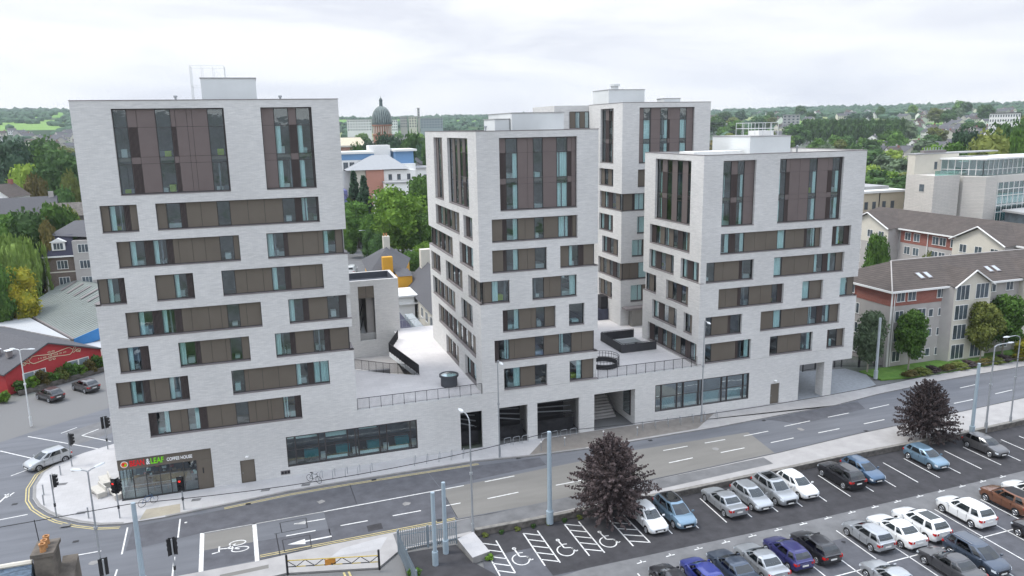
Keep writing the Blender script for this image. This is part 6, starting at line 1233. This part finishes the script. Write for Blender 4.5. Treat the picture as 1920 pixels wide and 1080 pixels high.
def mesh_np(name, V, quads, extra=None, mats=(), fm=None):
    me = bpy.data.meshes.new(name); faces = [tuple(r) for r in quads]
    if extra: faces += extra
    me.from_pydata(V.tolist(), [], faces)
    for m in mats: me.materials.append(m)
    if fm is not None: me.polygons.foreach_set('material_index', fm)
    me.update(); return me
def crown(name, seed, mat, W=8., H=8., n=4000, s=.2, nl=26, low=1.6, shape='round', core=.74, gap=0.):
    """lobed crown: leaf sized faces on many overlapping lobes round a dark interior of the same leaves; sits from z=low to low+H"""
    rng = np.random.default_rng(seed); P_, N_, cv, cf = [], [], [], []; k = 0; cs = []
    for i in range(nl):
        th = rng.uniform(0, 2*np.pi); u = (i+.5)/nl; z = u
        if shape == 'round': env = math.sqrt(max(.05, 1-(2*(z*.88+.08)-1)**2)); rl = rng.uniform(.17, .30)
        elif shape == 'tall': env = .30+.70*math.sin(math.pi*min(1, .12+.80*z))**.8*(1 if z < .7 else 1-.6*(z-.7)/.3); rl = rng.uniform(.2, .30)
        else: env = 1-.85*z; rl = .24
        rr = env*rng.uniform(.35, .80); c = np.array([rr*W/2*math.cos(th), rr*W/2*math.sin(th), low+H*(.10+.80*z)]); R = W*rl*(.75+.35*env); cs.append((c, R))
    cs.append((np.array([0, 0, low+H*.45]), W*.33)); cs.append((np.array([0, 0, low+H*.7]), W*.24))
    tot = sum(R*R for _, R in cs)
    for c, R in cs:
        m = int(n*R*R/tot); d = rng.normal(size=(m, 3)); d /= np.linalg.norm(d, axis=1)[:, None]; rad = R*rng.uniform(.72, 1.16, m)[:, None]; sq = np.array([1, 1, .82])
        P_.append(c+d*rad*sq); N_.append(d)
        if core:
            v = ICV*(R*core)*sq*(1+.12*rng.normal(size=(len(ICV), 1)))+c; cv.append(v)
            cf += [tuple(i+k for i in f) for f in ICF]; k += len(v)
    P = np.concatenate(P_); Nn = np.concatenate(N_); Q = leaf_cloud(rng, P, Nn, s); m = len(P)
    V = np.concatenate([Q]+cv) if core else Q; qs = np.arange(4*m).reshape(-1, 4); ex = [tuple(i+4*m for i in f) for f in cf]
    return mesh_np(name, V, qs, ex, [mat])
def trunk_mesh(name, seed, h=5, r=.22, spread=2.2, mat=BARK, nb=7):
    rng = random.Random(seed); mb = MB(); pts = [Vector((0, 0, -.1)), Vector((rng.uniform(-.1, .1), rng.uniform(-.1, .1), h*.35)), Vector((rng.uniform(-.2, .2), rng.uniform(-.2, .2), h*.8))]; rr = [r*1.25, r*.85, r*.4]
    for i in range(2): mb.tube(pts[i], pts[i+1], rr[i], mat, 8, rr[i+1])
    for i in range(nb):
        a = 2*math.pi*i/nb+rng.uniform(-.3, .3); k = rng.uniform(.3, .75); p = pts[0].lerp(pts[2], k); q = p+Vector((math.cos(a)*spread*.5, math.sin(a)*spread*.5, h*.22)); e_ = q+Vector((math.cos(a+.3)*spread*.5, math.sin(a+.3)*spread*.5, h*.16))
        mb.tube(p, q, r*.4, mat, 6, r*.24); mb.tube(q, e_, r*.24, mat, 5, r*.08)
    me = bpy.data.meshes.new(name); me.from_pydata(mb.v, [], mb.f); me.materials.append(mat); me.update(); return me
def place(cm, tm, label, x, y, z, sx, sz, rz=0, cat='tree', group=None, name='tree'):
    t = thing(name, label, cat, (x, y, z), rz, group); c = bpy.data.objects.new('crown', cm); COL.objects.link(c); c.parent = t; c.scale = (sx, sx, sz)
    if tm is not None: k = bpy.data.objects.new('trunk', tm); COL.objects.link(k); k.parent = t; k.scale = (min(sx, sz),)*2+(sz,)
    return t
MH = 10.0   # reference crowns: 8 m wide, top at 10 m
TK = trunk_mesh('trunk', 1, 7.5, .24, 2.6)
def ref(kind, seed, n, s, shape='round', nl=26): return crown('crown_'+kind, seed, LM[kind], 8, 8.2, n, s, nl, 1.7, shape)
# named trees: (kind, px, py of the top, horizontal distance, width in photo px, label)
def tree_px(cm, tm, px, pyt, D, wpx, label, H0=MH, W0=8.4, cat='tree', name='tree', group=None, zg=None):
    p = atD(px, pyt, D); z = terr_h(p[0], p[1])+.05 if zg is None else zg; h = max(2, p[2]-z); dd = math.hypot(D, 31.6-p[2]); w_ = wpx/FOC*dd
    return place(cm, tm, label, p[0], p[1], z, w_/W0, h/H0, (px*7.3) % 6.28, cat, group, name)
# dark purple trees in the car park verge: sprays of leaves along outward and upward twigs
def spray_crown(name, seed, mat, W, H, nb=430, per=52, s=.078):
    rng = np.random.default_rng(seed); P_, N_ = [], []
    for i in range(nb):
        u = rng.uniform(0, 1)**.8; th = rng.uniform(0, 2*np.pi); env = (W/2)*(1-u**2.3)**.62*(.80+.20*min(1, u*5))*rng.uniform(.55, 1.14)*(1+.10*math.sin(3*th+5*u)); z0 = .25+H*u*.62; tip = np.array([env*math.cos(th), env*math.sin(th), .35+H*(u*.93+rng.uniform(-.04, .07))]); base = np.array([.12*math.cos(th), .12*math.sin(th), z0])
        t_ = rng.uniform(.28, 1, per)**.75; c = base+(tip-base)*t_[:, None]; c[:, 2] += .35*np.sin(t_*np.pi)*(1-u); rad = (.34*(1.06-t_)+.07)[:, None]
        d = rng.normal(size=(per, 3)); d /= np.linalg.norm(d, axis=1)[:, None]; P_.append(c+d*rad*rng.uniform(.3, 1, (per, 1))); N_.append(d*.6+np.array([0, 0, .5]))
    P = np.concatenate(P_); Q = leaf_cloud(rng, P, np.concatenate(N_), s, 1, .4); V = ICV*np.array([W*.17, W*.17, H*.22])*(1+.15*rng.normal(size=(len(ICV), 1)))+np.array([0, 0, H*.40]); m = len(P)
    return mesh_np(name, np.concatenate([Q, V]), np.arange(4*m).reshape(-1, 4), [tuple(i+4*m for i in f) for f in ICF], [mat])
cp = spray_crown('crown_copper', 11, LM['purple'], 7.4, 7.3); place(cp, trunk_mesh('trunk_copper', 4, 5.2, .16, 2.6), 'dark purple leaved tree by the utility pole, overhanging the white hatchback', 25.3, -17.3, 0, 1, 1.0)
cp2 = spray_crown('crown_copper_far', 12, LM['purple'], 7.8, 6.7); place(cp2, trunk_mesh('trunk_copper2', 5, 5, .16, 2.6), 'dark purple leaved tree behind the light blue hatchback, farther along the wall', 61.5, -14.0, 0, .80, .95, 1)
# street trees by the flats
st1 = crown('crown_street', 21, LM['mid'], 4.6, 6.1, 7000, .15, 20, 1.9, 'tall', .6); st2 = crown('crown_street_olive', 22, LM['grey'], 4.8, 6.4, 7000, .14, 20, 1.6, 'tall', .6); tw = trunk_mesh('trunk_pale', 9, 5, .12, 1.2, PBARK)
place(st2, tw, 'grey green slim tree beside the black gates at the right tower', 72.0, 5.2, .1, .78, 1.0); place(st1, tw, 'bright green slim tree with a pale trunk in the middle of the lawn', 77.4, 4.0, .15, .76, 1.0); st3 = crown('crown_street_rust', 23, LM['olive'], 4.8, 6.1, 7000, .15, 20, 1.9, 'tall', .6)
place(st3, tw, 'olive green slim tree with reddish leaves at the right of the lawn', 89.0, 3.6, .15, .78, 1.0); place(st1, tw, 'bushy green tree touching the right end of the flats facade', 93.8, 4.4, .15, 1.0, 1.05, 2)
# shrubs
def shrub(cmk, label, x, y, z, w_, h, name='shrub', cat='shrub', rz=0): t = thing(name, label, cat, (x, y, z), rz); c = bpy.data.objects.new('foliage', cmk); COL.objects.link(c); c.parent = t; c.scale = (w_, w_, h); return t
sh = {k: crown('foliage_'+k, 31+i, LM[k], 1, 1, 900, .055, 9, 0, 'round', .7) for i, k in enumerate(('mid', 'rust', 'yellow', 'olive', 'bright', 'purple', 'dark'))}
shrub(sh['yellow'], 'yellow flowering shrub behind the two street lamp heads at the right', 94.6, 1.9, .15, 3.0, 3.2)
for i in range(16):
    x = 75.5+i*2.05; shrub(sh[('rust', 'olive', 'purple')[i % 3]], ('rust red', 'olive', 'dark purple')[i % 3]+' hedge plant along the front edge of the lawn', x, 2.05+(x-75)*.025-.25, .15, 1.9, .85, 'hedge_plant')['group'] = 'low reddish hedge along the lawn edge'
for i in range(9):
    k = ('mid', 'bright', 'rust', 'mid', 'olive')[i % 5]; p = A_+dr*(1.2+i*1.25)-bk_*.75; s_ = shrub(sh[k], {'mid': 'mid green', 'bright': 'bright green', 'rust': 'brownish', 'olive': 'olive'}[k]+' shrub in the bed below the red gable', p.x, p.y, .1, 1.9, 1.5+.3*(i % 3)); s_['group'] = 'leafy shrubs in the bed below the red gable'
shrub(sh['bright'], 'round yellow green shrub beside the red wall pier', -31.2, 33.6, 0, 1.3, 1.5); shrub(sh['mid'], 'small shrub at the corner of the palisade fence', 8.3, -20.6, .1, .9, .9); shrub(sh['bright'], 'weedy shrub at the base of the pale concrete plinth', 14.2, -19.9, 0, .6, .5)
for i in range(7): shrub(sh['dark' if i % 2 else 'olive'], 'scrubby weed at the foot of the rubble wall', 14.8+i*1.35, -16.5, 0, .5, .3)['group'] = 'scrubby weeds at the foot of the rubble wall'
# mid distance named trees
R1 = ref('bright', 41, 9000, .2); R2 = ref('mid', 42, 6000, .22); R3 = ref('dark', 43, 5000, .24); R4 = ref('blue', 44, 5000, .24); R5 = ref('lime', 45, 5000, .24); R6 = ref('yellow', 46, 4500, .2); R7 = ref('rust', 47, 3500, .26); R8 = ref('olive', 48, 4000, .25); R9 = ref('purple', 49, 3000, .27); R10 = ref('grey', 50, 4000, .25)
def willow():
    rng = np.random.default_rng(6); P_, N_ = [], []
    for i in range(230):
        th = rng.uniform(0, 2*np.pi); r = 4*math.sqrt(rng.uniform(.02, 1)); top = 10-.28*r*r*.35-rng.uniform(0, .8); ln = rng.uniform(2.5, 7)*(.5+.5*r/4); n = int(ln*7); zz = top-np.linspace(0, ln, n); rr = r+.25*np.linspace(0, 1, n)
        P_.append(np.stack([rr*math.cos(th)+rng.normal(0, .07, n), rr*math.sin(th)+rng.normal(0, .07, n), zz], 1)); N_.append(np.tile([math.cos(th), math.sin(th), .2], (n, 1)))
    P = np.concatenate(P_); Nn = np.concatenate(N_); n = len(P); a = np.array([0, 0, 1.])+rng.normal(0, .15, (n, 3)); b = np.cross(Nn, a); b /= np.linalg.norm(b, axis=1)[:, None]; s = rng.uniform(.2, .4, (n, 1)); Q = np.stack([P-a*s, P-b*s*.35, P+a*s, P+b*s*.35], 1).reshape(-1, 3)
    v = ICV*np.array([3.4, 3.4, 3.6])+np.array([0, 0, 5.6]); return mesh_np('crown_willow', np.concatenate([Q, v]), np.arange(4*n).reshape(-1, 4), [tuple(i+4*n for i in f) for f in ICF], [LM['willow']])
WI = willow()
tree_px(WI, TK, 16, 437, 160, 112, 'large weeping willow at the left edge above the yellow leaved tree'); tree_px(R6, TK, 26, 505, 146, 64, 'yellow leaved tree at the left edge below the willow'); tree_px(R2, TK, -18, 490, 145, 60, 'green tree cut by the left edge beside the yellow one')
tree_px(R2, TK, 95, 382, 175, 80, 'leafy green tree above the dark mansard building'); tree_px(R3, TK, 60, 405, 165, 90, 'dark green tree behind the willow top'); tree_px(R2, TK, 12, 402, 168, 80, 'green tree between the willow and the slate roof at the left edge'); tree_px(R7, TK, 88, 415, 160, 34, 'rusty tinted small tree next to the dark mansard building')
tree_px(R8, TK, 125, 392, 185, 46, 'olive tree beside the tall tower edge at the left'); tree_px(R3, TK, 108, 298, 255, 86, 'big dark round tree against the left tower edge'); tree_px(R5, TK, 45, 308, 262, 62, 'lime green spreading tree at the left'); tree_px(R7, TK, 62, 330, 240, 38, 'brownish tree in front of the lime green one')
tree_px(R8, TK, 128, 325, 250, 36, 'yellowish tree right beside the left tower edge'); tree_px(R4, TK, 15, 262, 300, 80, 'dark blue green tree at the far left edge'); tree_px(R3, TK, 70, 268, 320, 80, 'dark green tree above the lime green tree'); tree_px(R2, TK, 45, 275, 300, 60, 'mid green tree at the left above the lime green tree')
tree_px(R3, TK, 112, 360, 215, 50, 'small dark tree below the big dark round tree')
tree_px(R1, TK, 750, 353, 194, 112, 'large bright green tree between the left and middle towers'); tree_px(R2, TK, 788, 330, 225, 68, 'green tree against the middle tower behind the bright one'); tree_px(R2, TK, 795, 400, 190, 60, 'darker tree tucked against the middle tower edge'); tree_px(R1, TK, 790, 455, 172, 40, 'low bright tree at the foot of the middle tower edge')
tree_px(R2, TK, 668, 378, 212, 60, 'leafy street tree below the tall conifers'); tree_px(R2, TK, 700, 400, 200, 40, 'small green tree between the conifers and the bright tree'); tree_px(R3, TK, 712, 440, 180, 36, 'dark low tree beside the street lamps behind')
for i, (px, py, D, wp) in enumerate([(655, 430, 196, 26), (700, 452, 176, 26), (716, 472, 168, 30), (735, 480, 160, 30), (690, 432, 190, 26), (640, 408, 205, 30), (770, 470, 170, 40)]):
    tree_px((R2, R3, R1)[i % 3], None, px, py, D, wp, 'leafy garden bush beside the street between the left and middle towers', cat='bush', name='bush', group='garden bushes beside the street between the towers')
def conifer(seed):
    rng = np.random.default_rng(seed); P_, N_ = [], []
    for i in range(22):
        z = 1+9*i/22; R = 2.0*(1-(i/22)**1.15)+.12; nb = 11
        for j in range(nb):
            th = 2*np.pi*(j+.5*(i % 2))/nb+rng.uniform(-.2, .2); n = 16; t_ = np.linspace(.1, 1, n); rr = R*t_*rng.uniform(.75, 1.1)
            P_.append(np.stack([rr*math.cos(th), rr*math.sin(th), z-.55*t_*t_+rng.normal(0, .06, n)], 1)+rng.normal(0, .06, (n, 3))); N_.append(np.tile([0, 0, 1.], (n, 1)))
    P = np.concatenate(P_); Q = leaf_cloud(rng, P, np.concatenate(N_), .19); return mesh_np('crown_conifer', Q, np.arange(len(Q)).reshape(-1, 4), None, [LM['blue']])
CF = conifer(3)
tree_px(CF, TK, 662, 317, 226, 50, 'tall conifer with a pointed top, left one of the pair between the towers', W0=4); tree_px(CF, TK, 681, 326, 222, 54, 'tall conifer with a pointed top, right one of the pair between the towers', W0=4)
for i, (px, py, wp, k) in enumerate([(690, 268, 50, R4), (722, 252, 52, R4), (745, 262, 46, R4), (770, 256, 46, R3), (790, 275, 40, R4), (668, 275, 30, R3), (806, 262, 30, R3), (712, 278, 46, R9), (760, 285, 44, R4)]):
    tree_px(k, TK, px, py, 330-6*i, wp, 'dark spreading cedar in the grove before the domed church', group='dark cedars before the domed church')
for px, py, D, wp in ((1634, 438, 186, 40),): tree_px(R2, TK, 1645, 438, 148, 40, 'round leafy tree against the cream gable of the rear flats')
shb = crown('foliage_court', 61, LM['olive'], 8, 8, 2000, .25, 14, 1.0, 'round'); tree_px(shb, None, 1738, 464, 150, 24, 'clipped olive shrub in the flats courtyard, left one', cat='shrub', name='shrub'); tree_px(shb, None, 1796, 476, 148, 24, 'clipped olive shrub in the flats courtyard, right one', cat='shrub', name='shrub')
tree_px(R8, TK, 1870, 252, 255, 110, 'broad olive yellow tree behind the modern offices'); tree_px(R3, TK, 1905, 238, 262, 90, 'dark broad tree at the right edge behind the offices'); tree_px(R4, TK, 1812, 243, 285, 64, 'dark blue green tree behind the modern offices'); tree_px(R2, TK, 1790, 268, 268, 70, 'mid green tree behind the left end of the modern offices')
tree_px(R2, TK, 1915, 240, 225, 40, 'rusty green tree at the extreme right above the offices')
# scattered mid distance trees, crowns shared between copies
rs = random.Random(77); FAR = [ref('mid', 71, 1300, .42), ref('dark', 72, 1300, .42), ref('blue', 73, 1200, .44), ref('bright', 74, 1200, .42), ref('lime', 75, 1100, .42), ref('olive', 76, 1100, .44), ref('grey', 78, 1100, .42), ref('rust', 79, 900, .45), ref('purple', 80, 900, .45)]
KN = ['mid green', 'dark green', 'blue green', 'bright green', 'lime green', 'olive', 'grey green', 'rusty', 'purple']
def scatter(n, px0, px1, d0, d1, where, wts, hmin, hmax, skip=None):
    for i in range(n):
        u = (i+rs.random())/n; D = d0*(d1/d0)**u; px = rs.uniform(px0, px1); p = atD(px, 230, D)
        if skip and skip(px, D): continue
        k = rs.choices(range(9), wts)[0]; h = rs.uniform(hmin, hmax); w_ = h*rs.uniform(.75, 1.25)
        place(FAR[k], TK, f'{KN[k]} tree {where}', p[0], p[1], terr_h(p[0], p[1]), w_/8.4, h/MH, rs.uniform(0, 6), 'tree', f'{KN[k]} trees {where}')
scatter(118, 1330, 1950, 265, 620, 'in the wooded band behind the right tower', (30, 24, 10, 12, 8, 9, 10, 3, 1), 9, 15, lambda px, D: px > 1690 and D < 290)
scatter(46, 1330, 1960, 620, 1300, 'among the houses below the right hand hills', (25, 30, 14, 6, 3, 8, 8, 2, 4), 10, 19)
scatter(40, -60, 170, 240, 620, 'in the woods at the left edge', (30, 28, 10, 8, 6, 8, 8, 2, 0), 10, 17)
scatter(26, 640, 830, 370, 870, 'among the rooftops beyond the dome', (30, 30, 10, 8, 4, 8, 8, 2, 0), 8, 14)
scatter(14, 940, 1120, 420, 1000, 'on the skyline behind the middle tower', (30, 30, 10, 8, 4, 8, 8, 2, 0), 9, 14)
scatter(34, 165, 645, 190, 800, 'in the gardens behind the left tower', (30, 26, 10, 10, 6, 8, 8, 2, 0), 8, 15)
scatter(12, 830, 1100, 200, 420, 'in the gardens behind the middle tower', (30, 26, 10, 10, 6, 8, 8, 2, 0), 8, 12)
# dark hedge of tall trees on the right
HG = ref('dark', 90, 1100, .4, 'tall'); 
for i in range(26):
    px = 1508+i*7.3; tree_px(HG, TK, px, 225+rs.uniform(-1.2, 1.2)-(px-1500)*.006, 690, 17, 'tall dark shelter belt tree in the straight row behind the right tower', group='straight dark shelter belt behind the right tower')
# ------------------------------------------------------------ far houses
HC = [(WHITE, SLATE), (RENDL, TILE), (REND, SLATE), (WHITE, TILE), (RENDL, SLATE)]; HN = ['white walled grey roofed', 'cream walled brown roofed', 'grey rendered slate roofed', 'white walled brown roofed', 'long cream grey roofed']
HP = []
for i, (a, b) in enumerate(HC):
    w_, d_, h, rh = [(9, 7, 5, 2.6), (12, 7, 5.2, 2.8), (16, 8, 5.4, 3), (8, 8, 5.2, 3), (22, 8, 5.4, 3)][i]; W1, R1_, W2 = MB(), MB(), MB(); W1.box(-w_/2, w_/2, -d_/2, d_/2, -2, h, a)
    W1.mesh([(-w_/2, -d_/2, h), (-w_/2, d_/2, h), (-w_/2, 0, h+rh-.15), (w_/2, -d_/2, h), (w_/2, d_/2, h), (w_/2, 0, h+rh-.15)], [(0, 1, 2), (3, 5, 4)], a)
    R1_.mesh([(-w_/2-.3, -d_/2-.4, h-.2), (w_/2+.3, -d_/2-.4, h-.2), (w_/2+.3, 0, h+rh), (-w_/2-.3, 0, h+rh), (-w_/2-.3, d_/2+.4, h-.2), (w_/2+.3, d_/2+.4, h-.2)], [(0, 1, 2, 3), (3, 2, 5, 4)], b)
    R1_.box(w_/2-1.4, w_/2-.4, -.4, .4, h+rh-.6, h+rh+1.0, REDB if i % 2 else REND)
    for q in range(int(w_/2.6)):
        for z_ in (1, 3.4): W2.box(-w_/2+.9+q*2.6, -w_/2+2+q*2.6, -d_/2-.04, -d_/2-.01, z_, z_+1.1, DGL); W2.box(-w_/2+.9+q*2.6, -w_/2+2+q*2.6, d_/2+.01, d_/2+.04, z_, z_+1.1, DGL)
    ms = []
    for m_, nme in ((W1, 'wall'), (R1_, 'roof'), (W2, 'window')):
        me = bpy.data.meshes.new('house_'+nme); me.from_pydata(m_.v, [], m_.f); [me.materials.append(x) for x in m_.mats]; me.polygons.foreach_set('material_index', m_.m); me.update(); ms.append((nme, me))
    HP.append(ms)
def house(k, x, y, z, rz, label, group=None, sc_=1.):
    t = thing('house', label, 'house', (x, y, z), rz, group); t.scale = (sc_,)*3
    for nme, me in HP[k]: o = bpy.data.objects.new(nme, me); COL.objects.link(o); o.parent = t
    return t
def town(n, px0, px1, d0, d1, where, sc_=1.):
    for i in range(n):
        D = d0*(d1/d0)**((i+rs.random())/n); px = rs.uniform(px0, px1); p = atD(px, 230, D); k = rs.randrange(5); house(k, p[0], p[1], terr_h(p[0], p[1])+.3, rs.choice([0, .2, 1.57, 1.2, -.3, .6]), f'{HN[k]} house {where}', f'{HN[k]} houses {where}', sc_)
town(100, 1640, 1970, 500, 1500, 'in the suburb below the right hand hills'); town(34, 1335, 1660, 700, 1500, 'on the slope behind the right hand woods'); town(62, -70, 150, 520, 1200, 'in the valley at the left edge'); town(46, 165, 645, 260, 1100, 'in the streets behind the left tower'); town(42, 640, 815, 390, 900, 'among the rooftops beyond the dome'); town(12, 940, 1130, 500, 1000, 'on the skyline behind the middle tower')
for (k, px, py, D, rz, lb) in [(2, 28, 378, 205, .15, 'long slate roofed white house among the trees at the left edge'), (3, 5, 350, 235, 1.2, 'pale house partly cut by the left edge above the slate roof'), (2, 780, 300, 300, 1.2, 'grey roofed house between the cedars and the middle tower')]:
    p = atD(px, py, D); house(k, p[0], p[1], max(terr_h(p[0], p[1]), p[2]-7.5), rz, lb)
t = thing('stone_building', 'dark grey rubble stone building beside the left tower, above the mansard', 'building', (-34, 115, 0)); p = atD(118, 392, 190); mb = MB(); mb.box(p[0]-4, p[0]+12, p[1], p[1]+9, 0, p[2]-1.5, STONE); mb.build('wall', t); mb = MB(); q = p[2]-1.5; mb.mesh([(p[0]-4.3, p[1]-.3, q), (p[0]+12.3, p[1]-.3, q), (p[0]+12.3, p[1]+9.3, q), (p[0]-4.3, p[1]+9.3, q), (p[0]-4.3, p[1]+4.5, q+2.5), (p[0]+12.3, p[1]+4.5, q+2.5)], [(0, 1, 5, 4), (2, 3, 4, 5), (0, 4, 3), (1, 2, 5)], STONE); mb.build('roof', t)
# street lamps on the street between the towers
for i, (x, y) in enumerate(((24.2, 118), (28.5, 138), (33.5, 160))): pole('street_lamp', ['nearest', 'middle', 'farthest'][i]+' street lamp on the street between the left and middle towers', 'street lamp', x, y, 7.5, .08, arm=[(-1.0, 0, .2)], z=0)
sheet('road', [(12, 85), (19, 82), (34, 170), (44, 250), (39, 252), (27, 172)], .02, ASPHL)
# ------------------------------------------------------------ woods and hedgerows on the hills: one mass
rng = np.random.default_rng(8); Vs, Fs, k = [], [], 0
import bmesh
bm = bmesh.new(); bmesh.ops.create_icosphere(bm, subdivisions=1, radius=1); I1 = np.array([x.co[:] for x in bm.verts]); F1 = [tuple(q.index for q in p.verts) for p in bm.faces]; bm.free()
def fld(x, y): return math.sin(x*.006+2*math.sin(y*.004))+math.sin(y*.0075+1.7*math.sin(x*.0035+1))+.6*math.sin((x+y)*.013)
cnt = 0
def clump(x, y, s):
    global k
    z = terr_h(x, y); v = I1*np.array([s, s, s*.8])*(1+.18*rng.normal(size=(len(I1), 1)))+np.array([x, y, z+s*.35]); Vs.append(v); Fs.extend(tuple(i+k for i in f) for f in F1); k += len(v)
for i in range(52000):
    az = math.radians(rng.uniform(-18, 56)); D = 760*(3400/760)**rng.uniform(0, 1); x, y = D*math.sin(az), -70+D*math.cos(az); f = fld(x, y); edge = abs(f-.35) < .10 or abs(f+.7) < .09 or abs(math.sin(x*.012+y*.004)) < .05
    dens = (.10 if f < .35 else .01) if D > 1300 else .02
    if edge and D > 1100: dens = .45
    if D > 2700: dens = max(dens, .22)
    if rng.random() < dens: clump(x, y, rng.uniform(2.6, 5.2)*(1+D/3200))
V = np.concatenate(Vs); me = mesh_np('woodland', V, [], Fs, [LM['blue']]); o = bpy.data.objects.new('woodland', me); COL.objects.link(o); tag(o, kind='stuff', label='dark woods and hedgerows covering the far hills')
# ------------------------------------------------------------ haze
HZ = 1
if HZ:
    mb = MB(); mb.box(-1500, 3200, -400, 3800, -4, 260, TM); hz = mb.build('haze'); hm = bpy.data.materials.new('haze_air'); hm.use_nodes = True; t = hm.node_tree; t.nodes.clear(); pv = N(t, 'ShaderNodeVolumePrincipled'); pv.inputs['Color'].default_value = (.84, .91, 1, 1); pv.inputs['Density'].default_value = .00013; pv.inputs['Anisotropy'].default_value = .2
    L(t, pv.outputs[0], N(t, 'ShaderNodeOutputMaterial').inputs['Volume']); hz.data.materials.clear(); hz.data.materials.append(hm); tag(hz, kind='stuff', label='thin bluish haze over the town')
